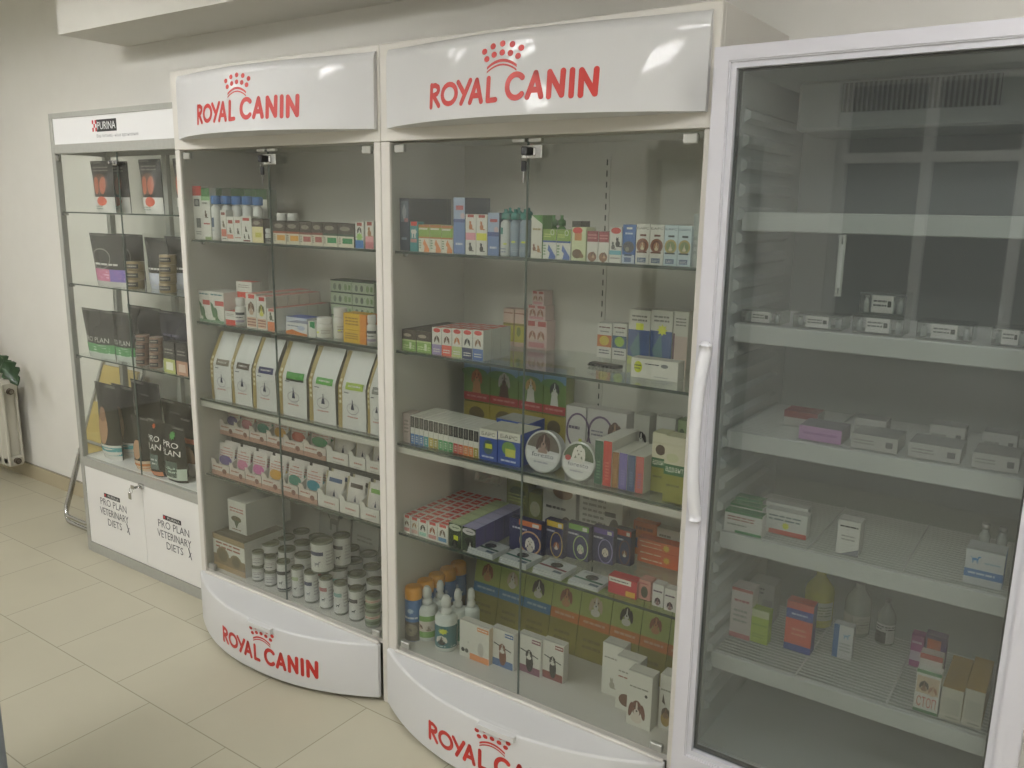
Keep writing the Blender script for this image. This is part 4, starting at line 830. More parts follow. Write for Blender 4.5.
('box','b_brgreen',0.0906,0.05,1.2105,0.0586,0.22,0.0657,0,0,'box','box','long box with brown upper and green lower half,beside its twin','boxes on the second shelf of the right cabinet'),
('box','b5_lilac',0.1528,0.05,1.2105,0.0365,0.045,0.0823,0,0,'box','box','white red-headed pet box with lilac base,leftmost of five','boxes on the second shelf of the right cabinet'),
('box','b5_lilac',0.1528,0.096,1.2105,0.0365,0.045,0.0823,0,0,'box','box','white red-topped pet box lined up behind the front five','pet boxes behind the front five'),
('box','b5_lilac',0.1528,0.142,1.2105,0.0365,0.045,0.0823,0,0,'box','box','white red-topped pet box lined up behind the front five','pet boxes behind the front five'),
('box','b5_coral',0.1908,0.05,1.2105,0.0377,0.045,0.0843,0,0,'box','box','white red-headed pet box with coral base,second of five','boxes on the second shelf of the right cabinet'),
('box','b5_coral',0.1908,0.096,1.2105,0.0377,0.045,0.0843,0,0,'box','box','white red-topped pet box lined up behind the front five','pet boxes behind the front five'),
('box','b5_coral',0.1908,0.142,1.2105,0.0377,0.045,0.0843,0,0,'box','box','white red-topped pet box lined up behind the front five','pet boxes behind the front five'),
('box','b5_lime',0.2302,0.05,1.2105,0.0367,0.045,0.0859,0,0,'box','box','white red-headed pet box with lime base and orange dog','boxes on the second shelf of the right cabinet'),
('box','b5_lime',0.2302,0.096,1.2105,0.0367,0.045,0.0859,0,0,'box','box','white red-topped pet box lined up behind the front five','pet boxes behind the front five'),
('box','b5_lime',0.2302,0.142,1.2105,0.0367,0.045,0.0859,0,0,'box','box','white red-topped pet box lined up behind the front five','pet boxes behind the front five'),
('box','b5_navy',0.2685,0.05,1.2105,0.0375,0.045,0.0871,0,0,'box','box','white red-headed pet box with navy base and black dog','boxes on the second shelf of the right cabinet'),
('box','b5_navy',0.2685,0.096,1.2105,0.0375,0.045,0.0871,0,0,'box','box','white red-topped pet box lined up behind the front five','pet boxes behind the front five'),
('box','b5_navy',0.2685,0.142,1.2105,0.0375,0.045,0.0871,0,0,'box','box','white red-topped pet box lined up behind the front five','pet boxes behind the front five'),
('box','b5_blue',0.3076,0.05,1.2105,0.0376,0.045,0.0891,0,0,'box','box','white red-headed pet box with blue base,rightmost of five','boxes on the second shelf of the right cabinet'),
('box','b5_blue',0.3076,0.096,1.2105,0.0376,0.045,0.0891,0,0,'box','box','white red-topped pet box lined up behind the front five','pet boxes behind the front five'),
('box','b5_blue',0.3076,0.142,1.2105,0.0376,0.045,0.0891,0,0,'box','box','white red-topped pet box lined up behind the front five','pet boxes behind the front five'),
('box','b_yelpink',0.2169,0.33,1.2105,0.0401,0.04,0.1203,0,0,'box','box','pink and yellow box near the back wall,left of two','boxes on the second shelf of the right cabinet'),
('box','b_yelpink',0.2606,0.33,1.2105,0.0413,0.04,0.1206,0,0,'box','box','pink and yellow box near the back wall,right of two','boxes on the second shelf of the right cabinet'),
('box','b_pinkpets',0.316,0.32,1.2105,0.0739,0.05,0.0927,0,0,'box','box','wide pink and white pet box at the bottom of the back stack','boxes on the second shelf of the right cabinet'),
('box','b_pinkpets',0.3176,0.32,1.3037,0.0659,0.05,0.0471,0,0,'box','box','pink and white pet box in the middle of the back stack','boxes on the second shelf of the right cabinet'),
('box','b_pinkpets',0.3335,0.32,1.3512,0.0431,0.05,0.0445,0,0,'box','box','smallest pink and white pet box on top of the back stack','boxes on the second shelf of the right cabinet'),
('box','bars_or',0.5646,0.33,1.2105,0.0479,0.04,0.1046,0,0,'box','box','white box with orange dog picture near the back,left of the small pair','boxes on the second shelf of the right cabinet'),
('box','bars_bl',0.6162,0.33,1.2105,0.0465,0.04,0.1077,0,0,'box','box','white box with green and dark blue picture,right of the small pair','boxes on the second shelf of the right cabinet'),
('box','b_whblue',0.6877,0.29,1.2105,0.0677,0.06,0.1586,0,0,'box','box','tall box,white above blue,with square yellow price sticker','boxes on the second shelf of the right cabinet'),
('box','b_whblue2',0.7569,0.29,1.2105,0.0664,0.06,0.1628,0,0,'box','box','tall box,white above blue,with star-shaped yellow price sticker','boxes on the second shelf of the right cabinet'),
('box','b_whpale',0.8265,0.29,1.2105,0.0435,0.06,0.1643,0,0,'box','box','tall box,white above pale pink panel,at the right end of second shelf','boxes on the second shelf of the right cabinet'),
('box','b_flatwhite',0.7842,0.125,1.2105,0.1341,0.04,0.0525,0,0,'box','box','long white box lying in front with a round yellow price sticker','boxes on the second shelf of the right cabinet'),
('comb','x',0.6149,0.19,1.2105,0.1,0.03,0.01,0,-0.1,'black_packet','packet','flat black packet lying left of the long white box',None),
('box','bw_clear',0.0307,0.05,0.9145,0.0289,0.05,0.0946,0,0,'box','box','narrow pinkish box at the left end of the white middle shelf',None),
('box','thin_blue',0.0625,0.05,0.9145,0.0166,0.13,0.0914,0,0,'box','box','slim black and white box with blue base,first from left in the thin-box row','row of slim colour-coded boxes'),
('box','thin_blue',0.0799,0.05,0.9145,0.0179,0.13,0.0904,0,0,'box','box','slim black and white box with blue base,second from left in the thin-box row','row of slim colour-coded boxes'),
('box','thin_blue',0.0986,0.05,0.9145,0.0184,0.13,0.0897,0,0,'box','box','slim black and white box with blue base,third from left in the thin-box row','row of slim colour-coded boxes'),
('box','thin_teal',0.1177,0.05,0.9145,0.0186,0.13,0.089,0,0,'box','box','slim black and white box with teal base,fourth from left in the thin-box row','row of slim colour-coded boxes'),
('box','thin_yellow',0.1371,0.05,0.9145,0.0187,0.13,0.0884,0,0,'box','box','slim black and white box with yellow base,fifth from left in the thin-box row','row of slim colour-coded boxes'),
('box','thin_olive',0.1566,0.05,0.9145,0.0188,0.13,0.0879,0,0,'box','box','slim black and white box with olive base,sixth from left in the thin-box row','row of slim colour-coded boxes'),
('box','thin_green',0.1762,0.05,0.9145,0.0188,0.13,0.0874,0,0,'box','box','slim black and white box with green base,seventh from left in the thin-box row','row of slim colour-coded boxes'),
('box','thin_green',0.1958,0.05,0.9145,0.0188,0.13,0.0869,0,0,'box','box','slim black and white box with green base,eighth from left in the thin-box row','row of slim colour-coded boxes'),
('box','thin_green',0.2155,0.05,0.9145,0.0188,0.13,0.0865,0,0,'box','box','slim black and white box with green base,ninth from left in the thin-box row','row of slim colour-coded boxes'),
('box','thin_red',0.2351,0.05,0.9145,0.0188,0.13,0.086,0,0,'box','box','slim black and white box with red base,tenth from left in the thin-box row','row of slim colour-coded boxes'),
('box','thin_rust',0.2546,0.05,0.9145,0.0187,0.13,0.0857,0,0,'box','box','slim black and white box with rust base,eleventh from left in the thin-box row','row of slim colour-coded boxes'),
('box','thin_orange',0.2742,0.05,0.9145,0.0187,0.13,0.0853,0,0,'box','box','slim black and white box with orange base,twelfth from left in the thin-box row','row of slim colour-coded boxes'),
('box','thin_orange',0.2936,0.05,0.9145,0.0186,0.13,0.085,0,0,'box','box','slim black and white box with orange base,thirteenth from left in the thin-box row','row of slim colour-coded boxes'),
('box','thin_olive',0.313,0.05,0.9145,0.0185,0.13,0.0846,0,0,'box','box','slim black and white box with olive base,fourteenth from left in the thin-box row','row of slim colour-coded boxes'),
('box','bars_blue1',0.335,0.05,0.9145,0.064,0.11,0.0943,0,0,'box','box','blue box with white top strip and yellow-labelled bottle,left of the pair','blue boxes beside the slim row'),
('box','bars_blue2',0.402,0.05,0.9145,0.0789,0.11,0.0978,0,0,'box','box','blue box with white top strip and green picture,right of the pair','blue boxes beside the slim row'),
('box','bw_bigflat',0.3095,0.17,0.9145,0.1185,0.09,0.0969,0,0,'box','box','large flat-topped blue box with grey lid behind the white-striped blue pair',None),
('tin','tin_brown',0.5532,0.045,0.9145,0.0605,0.03,0,-12,0,'round_tin','tin','round white tin with brown dog and printed lettering,left of two','round collar tins'),
('tin','tin_white',0.6702,0.045,0.9145,0.054,0.03,0,-12,0,'round_tin','tin','round white tin with small white dog and printed lettering,right of two','round collar tins'),
('box','bk_green',0.7198,0.06,0.9145,0.0245,0.16,0.1222,0,0,'box','box','tall book-like box with dark green spine on the middle shelf','book-like upright boxes'),
('box','bk_red',0.7459,0.06,0.9145,0.0254,0.16,0.1253,0,0,'box','box','tall book-like box with bright red spine beside the dark green one','book-like upright boxes'),
('box','bk_brown',0.7742,0.06,0.9145,0.019,0.13,0.0995,0,0,'box','box','shorter book-like box with brown spine','book-like upright boxes'),
('box','bk_purple',0.7948,0.06,0.9145,0.0236,0.13,0.1007,0,0,'box','box','shorter book-like box with purple spine','book-like upright boxes'),
('box','bk_blue',0.82,0.06,0.9145,0.0221,0.13,0.0993,0,0,'box','box','shorter book-like box with slate blue spine','book-like upright boxes'),
('box','bk_pink',0.8437,0.06,0.9145,0.023,0.13,0.1001,0,0,'box','box','shorter book-like box with pink and red spine','book-like upright boxes'),
('box','adv1',0.8692,0.1,0.9145,0.0397,0.05,0.1611,0,0,'box','box','olive and green carton with brown pet,partly covered,near right end','tall olive cartons'),
('box','adv2',0.9299,0.045,0.9145,0.0562,0.05,0.1738,0,0,'box','box','tall olive carton with green word band at the right end of middle shelf','tall olive cartons'),
('box','bw_purp',0.4814,0.3,0.9145,0.0704,0.05,0.1397,0,0,'box','box','white box with purple oval near the back wall,left of two','boxes at the back of the middle shelf'),
('box','bw_purp2',0.5562,0.3,0.9145,0.1331,0.05,0.1414,0,0,'box','box','wide white box with purple oval and brown spaniel at the back','boxes at the back of the middle shelf'),
('box','bw_bwdog',0.7142,0.3,0.9145,0.049,0.05,0.1471,0,0,'box','box','white box with black and white dog at the back of the middle shelf','boxes at the back of the middle shelf'),
('box','bw_brdog',0.7857,0.3,0.9145,0.0583,0.05,0.1522,0,0,'box','box','white box with curly brown dog at the back of the middle shelf','boxes at the back of the middle shelf'),
('box','bw_green',0.8518,0.3,0.9145,0.0261,0.05,0.1509,0,0,'box','box','green and white box at the far back right of the middle shelf','boxes at the back of the middle shelf'),
('box','bg_yel',0.0802,0.3,0.9145,0.1065,0.05,0.098,0,0,'box','box','yellow-brown carton beneath the red-banded dog boxes,first from left','boxes stacked against the back of the middle shelf'),
('box','bg_yel',0.1887,0.3,0.9145,0.1117,0.05,0.098,0,0,'box','box','yellow-brown carton beneath the red-banded dog boxes,second from left','boxes stacked against the back of the middle shelf'),
('box','bg_yel',0.3024,0.3,0.9145,0.0916,0.05,0.098,0,0,'box','box','yellow-brown carton beneath the red-banded dog boxes,third from left','boxes stacked against the back of the middle shelf'),
('box','bg_yel',0.396,0.3,0.9145,0.0826,0.05,0.098,0,0,'box','box','yellow-brown carton beneath the red-banded dog boxes,fourth from left','boxes stacked against the back of the middle shelf'),
('box','bg_dogA',0.0802,0.3,1.0145,0.1065,0.05,0.15,0,0,'box','box','sky blue and green box with red band and dog,first from left at back','boxes stacked against the back of the middle shelf'),
('box','bg_dogB',0.1887,0.3,1.0145,0.1117,0.05,0.15,0,0,'box','box','sky blue and green box with red band and dog,second from left at back','boxes stacked against the back of the middle shelf'),
('box','bg_dogC',0.3024,0.3,1.0145,0.0916,0.05,0.15,0,0,'box','box','sky blue and green box with red band and dog,third from left at back','boxes stacked against the back of the middle shelf'),
('box','bg_dogD',0.396,0.3,1.0145,0.0826,0.05,0.15,0,0,'box','box','sky blue and green box with red band and dog,fourth from left at back','boxes stacked against the back of the middle shelf'),
('box','b4_a',0.0333,0.045,0.6115,0.0282,0.05,0.0609,0,0,'box','box','white red-topped box with brown pet,leftmost on fourth shelf','red-topped boxes in front'),
('box','b4_a',0.0333,0.096,0.6115,0.0282,0.05,0.0609,0,0,'box','box','white red-topped box in the long rows behind the front five','red-topped boxes behind the front five'),
('box','b4_a',0.0333,0.147,0.6115,0.0282,0.05,0.0609,0,0,'box','box','white red-topped box in the long rows behind the front five','red-topped boxes behind the front five'),
('box','b4_a',0.0333,0.198,0.6115,0.0282,0.05,0.0609,0,0,'box','box','white red-topped box in the long rows behind the front five','red-topped boxes behind the front five'),
('box','b4_a',0.0333,0.249,0.6115,0.0282,0.05,0.0609,0,0,'box','box','white red-topped box in the long rows behind the front five','red-topped boxes behind the front five'),
('box','b4_a',0.0333,0.3,0.6115,0.0282,0.05,0.0609,0,0,'box','box','white red-topped box in the long rows behind the front five','red-topped boxes behind the front five'),
('box','b4_b',0.0632,0.045,0.6115,0.0326,0.05,0.06,0,0,'box','box','white red-topped box with beige pet,second of five','red-topped boxes in front'),
('box','b4_b',0.0632,0.096,0.6115,0.0326,0.05,0.06,0,0,'box','box','white red-topped box in the long rows behind the front five','red-topped boxes behind the front five'),
('box','b4_b',0.0632,0.147,0.6115,0.0326,0.05,0.06,0,0,'box','box','white red-topped box in the long rows behind the front five','red-topped boxes behind the front five'),
('box','b4_b',0.0632,0.198,0.6115,0.0326,0.05,0.06,0,0,'box','box','white red-topped box in the long rows behind the front five','red-topped boxes behind the front five'),
('box','b4_b',0.0632,0.249,0.6115,0.0326,0.05,0.06,0,0,'box','box','white red-topped box in the long rows behind the front five','red-topped boxes behind the front five'),
('box','b4_b',0.0632,0.3,0.6115,0.0326,0.05,0.06,0,0,'box','box','white red-topped box in the long rows behind the front five','red-topped boxes behind the front five'),
('box','b4_c',0.0973,0.045,0.6115,0.0363,0.05,0.0601,0,0,'box','box','white red-topped box with black dog,middle of five','red-topped boxes in front'),
('box','b4_c',0.0973,0.096,0.6115,0.0363,0.05,0.0601,0,0,'box','box','white red-topped box in the long rows behind the front five','red-topped boxes behind the front five'),
('box','b4_c',0.0973,0.147,0.6115,0.0363,0.05,0.0601,0,0,'box','box','white red-topped box in the long rows behind the front five','red-topped boxes behind the front five'),
('box','b4_c',0.0973,0.198,0.6115,0.0363,0.05,0.0601,0,0,'box','box','white red-topped box in the long rows behind the front five','red-topped boxes behind the front five'),
('box','b4_c',0.0973,0.249,0.6115,0.0363,0.05,0.0601,0,0,'box','box','white red-topped box in the long rows behind the front five','red-topped boxes behind the front five'),
('box','b4_c',0.0973,0.3,0.6115,0.0363,0.05,0.0601,0,0,'box','box','white red-topped box in the long rows behind the front five','red-topped boxes behind the front five'),
('box','b4_d',0.1352,0.045,0.6115,0.0389,0.05,0.0612,0,0,'box','box','white red-topped box with rust brown pet,fourth of five','red-topped boxes in front'),
('box','b4_d',0.1352,0.096,0.6115,0.0389,0.05,0.0612,0,0,'box','box','white red-topped box in the long rows behind the front five','red-topped boxes behind the front five'),
('box','b4_d',0.1352,0.147,0.6115,0.0389,0.05,0.0612,0,0,'box','box','white red-topped box in the long rows behind the front five','red-topped boxes behind the front five'),
('box','b4_d',0.1352,0.198,0.6115,0.0389,0.05,0.0612,0,0,'box','box','white red-topped box in the long rows behind the front five','red-topped boxes behind the front five'),
('box','b4_d',0.1352,0.249,0.6115,0.0389,0.05,0.0612,0,0,'box','box','white red-topped box in the long rows behind the front five','red-topped boxes behind the front five'),
('box','b4_d',0.1352,0.3,0.6115,0.0389,0.05,0.0612,0,0,'box','box','white red-topped box in the long rows behind the front five','red-topped boxes behind the front five'),
('box','b4_e',0.1757,0.045,0.6115,0.0411,0.05,0.063,0,0,'box','box','white red-topped box with curly dog and blue mark,fifth of five','red-topped boxes in front'),
('box','b4_e',0.1757,0.096,0.6115,0.0411,0.05,0.063,0,0,'box','box','white red-topped box in the long rows behind the front five','red-topped boxes behind the front five'),
('box','b4_e',0.1757,0.147,0.6115,0.0411,0.05,0.063,0,0,'box','box','white red-topped box in the long rows behind the front five','red-topped boxes behind the front five'),
('box','b4_e',0.1757,0.198,0.6115,0.0411,0.05,0.063,0,0,'box','box','white red-topped box in the long rows behind the front five','red-topped boxes behind the front five'),
('box','b4_e',0.1757,0.249,0.6115,0.0411,0.05,0.063,0,0,'box','box','white red-topped box in the long rows behind the front five','red-topped boxes behind the front five'),
('box','b4_e',0.1757,0.3,0.6115,0.0411,0.05,0.063,0,0,'box','box','white red-topped box in the long rows behind the front five','red-topped boxes behind the front five'),
('box','b4_f0',0.2212,0.045,0.6115,0.0501,0.05,0.0777,0,0,'box','box','black box with white oval heading and lime sticker','black oval-headed boxes'),
('box','b4_f0',0.2212,0.096,0.6115,0.0501,0.05,0.0777,0,0,'box','box','pale green topped box lined up behind the lime-stickered black box','pale green topped boxes in a row'),
('box','b4_f0',0.2212,0.147,0.6115,0.0501,0.05,0.0777,0,0,'box','box','pale green topped box lined up behind the lime-stickered black box','pale green topped boxes in a row'),
('box','b4_f0',0.2212,0.198,0.6115,0.0501,0.05,0.0777,0,0,'box','box','pale green topped box lined up behind the lime-stickered black box','pale green topped boxes in a row'),
('box','b4_f0',0.2212,0.249,0.6115,0.0501,0.05,0.0777,0,0,'box','box','pale green topped box lined up behind the lime-stickered black box','pale green topped boxes in a row'),
('box','b4_f1',0.2749,0.045,0.6115,0.052,0.05,0.0774,0,0,'box','box','black box with white oval heading and small black and white pet','black oval-headed boxes'),
('box','b4_f1',0.2749,0.096,0.6115,0.052,0.05,0.0774,0,0,'box','box','lilac box lined up behind the black and white pet box','lilac boxes in a row'),
('box','b4_f1',0.2749,0.147,0.6115,0.052,0.05,0.0774,0,0,'box','box','lilac box lined up behind the black and white pet box','lilac boxes in a row'),
('box','b4_f1',0.2749,0.198,0.6115,0.052,0.05,0.0774,0,0,'box','box','lilac box lined up behind the black and white pet box','lilac boxes in a row'),
('box','b4_f1',0.2749,0.249,0.6115,0.052,0.05,0.0774,0,0,'box','box','lilac box lined up behind the black and white pet box','lilac boxes in a row'),
('packet','x',0.1392,0.28,0.745,0.1,0.03,0.075,0,0,'plastic_packet','packet','clear crinkled plastic packet lying on the red-topped boxes at the back',None),
('box','b4_olive',0.2606,0.3,0.6115,0.0851,0.05,0.169,0,0,'box','box','tall olive green box against the back wall of the fourth shelf',None),
('box','b4_olive2',0.3492,0.3,0.6115,0.0493,0.05,0.1324,0,0,'box','box','shorter olive box right of the tall olive green one',None),
('box','b4_backdog',0.404,0.3,0.6115,0.1229,0.05,0.1844,0,0,'box','box','big white box with brown dog head at the back of fourth shelf',None),
('box','b4_backcat',0.5396,0.3,0.6115,0.1507,0.05,0.1859,0,0,'box','box','wide white box with dark text lines and cat at the back of fourth shelf',None),
('box','nv_orange',0.3857,0.14,0.6115,0.117,0.03,0.105,0,0,'box','box','dark navy box with orange ring and orange corner','navy boxes standing on the fourth shelf'),
('box','nv_yellow',0.4958,0.17,0.6115,0.0649,0.03,0.1134,0,0,'box','box','dark navy box with yellow ring and orange pet','navy boxes standing on the fourth shelf'),
('box','nv_green',0.5575,0.195,0.6115,0.0772,0.03,0.1105,0,0,'box','box','dark navy box with green band and green ring','navy boxes standing on the fourth shelf'),
('box','nv_purple',0.6306,0.22,0.6115,0.0734,0.03,0.1073,0,0,'box','box','navy and purple box with standing white dog','navy boxes standing on the fourth shelf'),
('box','nv_red',0.6939,0.245,0.6115,0.0553,0.03,0.1083,0,0,'box','box','narrow navy box with red band and brown dog','navy boxes standing on the fourth shelf'),
('box','or_box',0.7079,0.342,0.6115,0.0761,0.03,0.107,0,0,'box','box','orange and blue box standing behind the flat orange boxes,fourth shelf',None),
('box','or_flat',0.7461,0.3,0.6115,0.1348,0.04,0.0444,0,0,'box','box','flat orange box with yellow star,lower of two stacked','flat orange boxes'),
('box','or_flat',0.7438,0.3,0.6564,0.1344,0.04,0.0293,0,0,'box','box','flat orange box with yellow star,upper of two stacked','flat orange boxes'),
('box','b4_catwhite',0.7872,0.342,0.6115,0.0783,0.03,0.1032,0,0,'box','box','white box with tabby kitten behind the flat orange boxes',None),
('leaflet','lf0',0.3,0.035,0.6115,0.098,0.085,0.006,0,-0.0,'flat_packet','flat packet','first stack of flat packets from the left,bottom packet','flat packets lying on the fourth shelf'),
('leaflet','lf0',0.3,0.038000000000000006,0.6177,0.098,0.085,0.006,0,-0.03,'flat_packet','flat packet','first stack of flat packets from the left,middle packet','flat packets lying on the fourth shelf'),
('leaflet','lf0',0.3,0.041,0.6239,0.098,0.085,0.006,0,-0.06,'flat_packet','flat packet','first stack of flat packets from the left,top packet','flat packets lying on the fourth shelf'),
('leaflet','lf1',0.42,0.035,0.6115,0.098,0.085,0.006,0,-0.0,'flat_packet','flat packet','second stack of flat packets from the left,bottom packet','flat packets lying on the fourth shelf'),
('leaflet','lf1',0.42,0.038000000000000006,0.6177,0.098,0.085,0.006,0,-0.03,'flat_packet','flat packet','second stack of flat packets from the left,middle packet','flat packets lying on the fourth shelf'),
('leaflet','lf1',0.42,0.041,0.6239,0.098,0.085,0.006,0,-0.06,'flat_packet','flat packet','second stack of flat packets from the left,top packet','flat packets lying on the fourth shelf'),
('leaflet','lf2',0.54,0.035,0.6115,0.098,0.085,0.006,0,-0.0,'flat_packet','flat packet','third stack of flat packets from the left,bottom packet','flat packets lying on the fourth shelf'),
('leaflet','lf2',0.54,0.038000000000000006,0.6177,0.098,0.085,0.006,0,-0.03,'flat_packet','flat packet','third stack of flat packets from the left,middle packet','flat packets lying on the fourth shelf'),
('leaflet','lf2',0.54,0.041,0.6239,0.098,0.085,0.006,0,-0.06,'flat_packet','flat packet','third stack of flat packets from the left,top packet','flat packets lying on the fourth shelf'),
('leaflet','lf3',0.66,0.035,0.6115,0.098,0.085,0.006,0,-0.0,'flat_packet','flat packet','fourth stack of flat packets from the left,bottom packet','flat packets lying on the fourth shelf'),
('leaflet','lf3',0.66,0.038000000000000006,0.6177,0.098,0.085,0.006,0,-0.03,'flat_packet','flat packet','fourth stack of flat packets from the left,top packet','flat packets lying on the fourth shelf'),
('box','rd_box',0.7772,0.06,0.6115,0.0866,0.035,0.0506,0,0,'box','box','red box with white heading and yellow sticker at front of fourth shelf',None),
('box','rd_box2',0.8624,0.075,0.6115,0.0344,0.035,0.0555,0,0,'box','box','small pinkish box with grey pet beside the red box',None),
('box','pw_box',0.91,0.06,0.6115,0.032,0.03,0.0629,0,0,'box','box','white box with purple pets,left of the pair at the right end','white purple-pet boxes'),
('box','pw_box',0.9473,0.055,0.6115,0.0327,0.03,0.0612,0,0,'box','box','white box with purple pets,right of the pair at the right end','white purple-pet boxes'),
('aerosol','blue',0.0132,0.05,0.2241,0.058,0.058,0.19,0,0,'spray_can','spray can','blue spray can with orange cap,frontmost of the row along the left side','blue spray cans with orange caps'),
('aerosol','blue',0.0132,0.11,0.2241,0.058,0.058,0.19,0,0,'spray_can','spray can','blue spray can with orange cap,second of the row along the left side','blue spray cans with orange caps'),
('aerosol','blue',0.0132,0.17,0.2241,0.058,0.058,0.19,0,0,'spray_can','spray can','blue spray can with orange cap,third of the row along the left side','blue spray cans with orange caps'),
('aerosol','blue',0.0132,0.23,0.2241,0.058,0.058,0.19,0,0,'spray_can','spray can','blue spray can with orange cap,fourth of the row along the left side','blue spray cans with orange caps'),
('aerosol','blue',0.0132,0.29,0.2241,0.058,0.058,0.19,0,0,'spray_can','spray can','blue spray can with orange cap,rearmost of the row along the left side','blue spray cans with orange caps'),
('spray','sp_green',0.0384,0.075,0.2241,0.0716,0.05,0.185,0,0,'pump_bottle','pump bottle','white pump bottle with green label and pets,left in front','white pump bottles'),
('spray','sp_teal',0.1314,0.06,0.2241,0.074,0.05,0.185,0,0,'pump_bottle','pump bottle','white pump bottle with teal label and yellow mark,right in front','white pump bottles'),
('spray','sp_plain',0.06,0.135,0.2241,0.0558,0.05,0.19,0,0,'pump_bottle','pump bottle','white pump bottle behind the two front ones,left of the back three','white pump bottles'),
('spray','sp_teal2',0.1458,0.12,0.2241,0.0587,0.05,0.19,0,0,'pump_bottle','pump bottle','white pump bottle with teal label behind,middle of the back three','white pump bottles'),
('spray','sp_plain',0.1804,0.15,0.2241,0.0567,0.05,0.19,0,0,'pump_bottle','pump bottle','white pump bottle behind,right of the back three','white pump bottles'),
('box','cl_orange',0.2346,0.085,0.2241,0.1177,0.03,0.125,0,0,'box','box','thin white collar box with orange corners,leftmost','thin white collar boxes'),
('box','cl_blue',0.347,0.105,0.2241,0.0861,0.03,0.125,0,0,'box','box','thin white collar box with blue corners and dog','thin white collar boxes'),
('box','cl_plum',0.4361,0.125,0.2241,0.085,0.03,0.125,0,0,'box','box','thin white collar box with plum corners and black dog','thin white collar boxes'),
('box','cl_red',0.5186,0.137,0.2241,0.0768,0.03,0.125,0,0,'box','box','thin white collar box with red-brown base and black dog,rightmost','thin white collar boxes'),
('box','w_dogA',0.711,0.17,0.2241,0.0694,0.045,0.165,0,0,'box','box','tall white box with pale dog,hindmost of four','tall white dog boxes'),
('box','w_dogB',0.781,0.125,0.2241,0.0745,0.045,0.165,0,0,'box','box','tall white box with brown animal,second from back','tall white dog boxes'),
('box','w_spaniel',0.843,0.075,0.2241,0.0747,0.045,0.165,0,0,'box','box','tall white box with brown and white spaniel,in front','tall white dog boxes'),
('box','w_shep',0.9255,0.11,0.2241,0.0425,0.045,0.165,0,0,'box','box','tall white box with shepherd dog beside the cabinet wall','tall white dog boxes'),
('box','lb_blue0',0.1107,0.3,0.225,0.1069,0.03,0.245,-10,0,'box','box','yellow-green pet box with blue band leaning at the back,first from left','leaning yellow-green boxes at the bottom'),
('box','lb_blue1',0.2196,0.3,0.225,0.1005,0.03,0.245,-10,0,'box','box','yellow-green pet box with blue band leaning at the back,second from left','leaning yellow-green boxes at the bottom'),
('box','lb_blue2',0.3221,0.3,0.225,0.1083,0.03,0.245,-10,0,'box','box','yellow-green pet box with blue band leaning at the back,third from left','leaning yellow-green boxes at the bottom'),
('box','lb_or0',0.4325,0.3,0.225,0.1055,0.03,0.245,-10,0,'box','box','yellow-green pet box with orange band leaning at the back,fourth from left','leaning yellow-green boxes at the bottom'),
('box','lb_or1',0.54,0.3,0.225,0.1117,0.03,0.245,-10,0,'box','box','yellow-green pet box with orange band leaning at the back,fifth from left','leaning yellow-green boxes at the bottom'),
('box','lb_or2',0.6537,0.3,0.225,0.1031,0.03,0.245,-10,0,'box','box','yellow-green pet box with orange band leaning at the back,sixth from left','leaning yellow-green boxes at the bottom'),
('box','lb_or0',0.7588,0.3,0.225,0.092,0.03,0.245,-10,0,'box','box','yellow-green pet box with orange band leaning at the back,seventh from left','leaning yellow-green boxes at the bottom'),
('box','lb_or1',0.8528,0.3,0.225,0.0819,0.03,0.245,-10,0,'box','box','yellow-green pet box with orange band leaning at the back,eighth from left','leaning yellow-green boxes at the bottom'),
('bag','pp_top',-1.8369,0.13,1.6005,0.1551,0.05,0.215,0,0,'pet_food_bag','pet food bag','black pouch with orange picture,leftmost on the grey-framed case top shelf','black pouches on the top shelf'),
('bag','pp_top',-1.8235,0.19,1.6005,0.154,0.05,0.215,0,0,'pet_food_bag','pet food bag','black pouch with orange picture,overlapping the leftmost one','black pouches on the top shelf'),
('bag','pp_top',-1.4731,0.13,1.6005,0.1383,0.05,0.215,0,0,'pet_food_bag','pet food bag','black pouch with orange picture standing alone in the middle','black pouches on the top shelf'),
('bag','pp_top',-1.239,0.13,1.6005,0.1153,0.05,0.215,0,0,'pet_food_bag','pet food bag','black pouch with orange picture,cut off by the white cabinet','black pouches on the top shelf'),
('bag','pp_pink',-1.8697,0.12,1.2855,0.2582,0.05,0.225,0,0,'pet_food_bag','pet food bag','silvery black pouch with pink and violet stripe at its foot','pouches on the second shelf'),
('bag','pp_pink',-1.8765,0.245,1.2855,0.1888,0.05,0.22,0,0,'pet_food_bag','pet food bag','silvery black pouch standing behind the gold tin stack,second shelf','pouches on the second shelf'),
('bag','pp_blue',-1.5511,0.18,1.2855,0.1433,0.05,0.215,0,0,'pet_food_bag','pet food bag','silvery black pouch with pale blue foot between two tin stacks','pouches on the second shelf'),
('bag','pp_blue',-1.506,0.245,1.2855,0.1551,0.05,0.22,0,0,'pet_food_bag','pet food bag','silvery black pouch behind the right gold tin stack','pouches on the second shelf'),
('can','gold',-1.6236,0.12,1.2855,0.072,0.05,0.038,0,0,'pet_food_tin','tin','flat gold tin,lowest in the left stack of the second shelf','flat gold tins'),
('can','gold',-1.6181,0.12,1.324,0.0718,0.05,0.038,0,0,'pet_food_tin','tin','flat gold tin,second in the left stack of the second shelf','flat gold tins'),
('can','gold',-1.6126,0.12,1.3625,0.0715,0.05,0.038,0,0,'pet_food_tin','tin','flat gold tin,third in the left stack of the second shelf','flat gold tins'),
('can','gold',-1.3844,0.12,1.2855,0.0672,0.05,0.038,0,0,'pet_food_tin','tin','flat gold tin,lowest in the right stack of the second shelf','flat gold tins'),
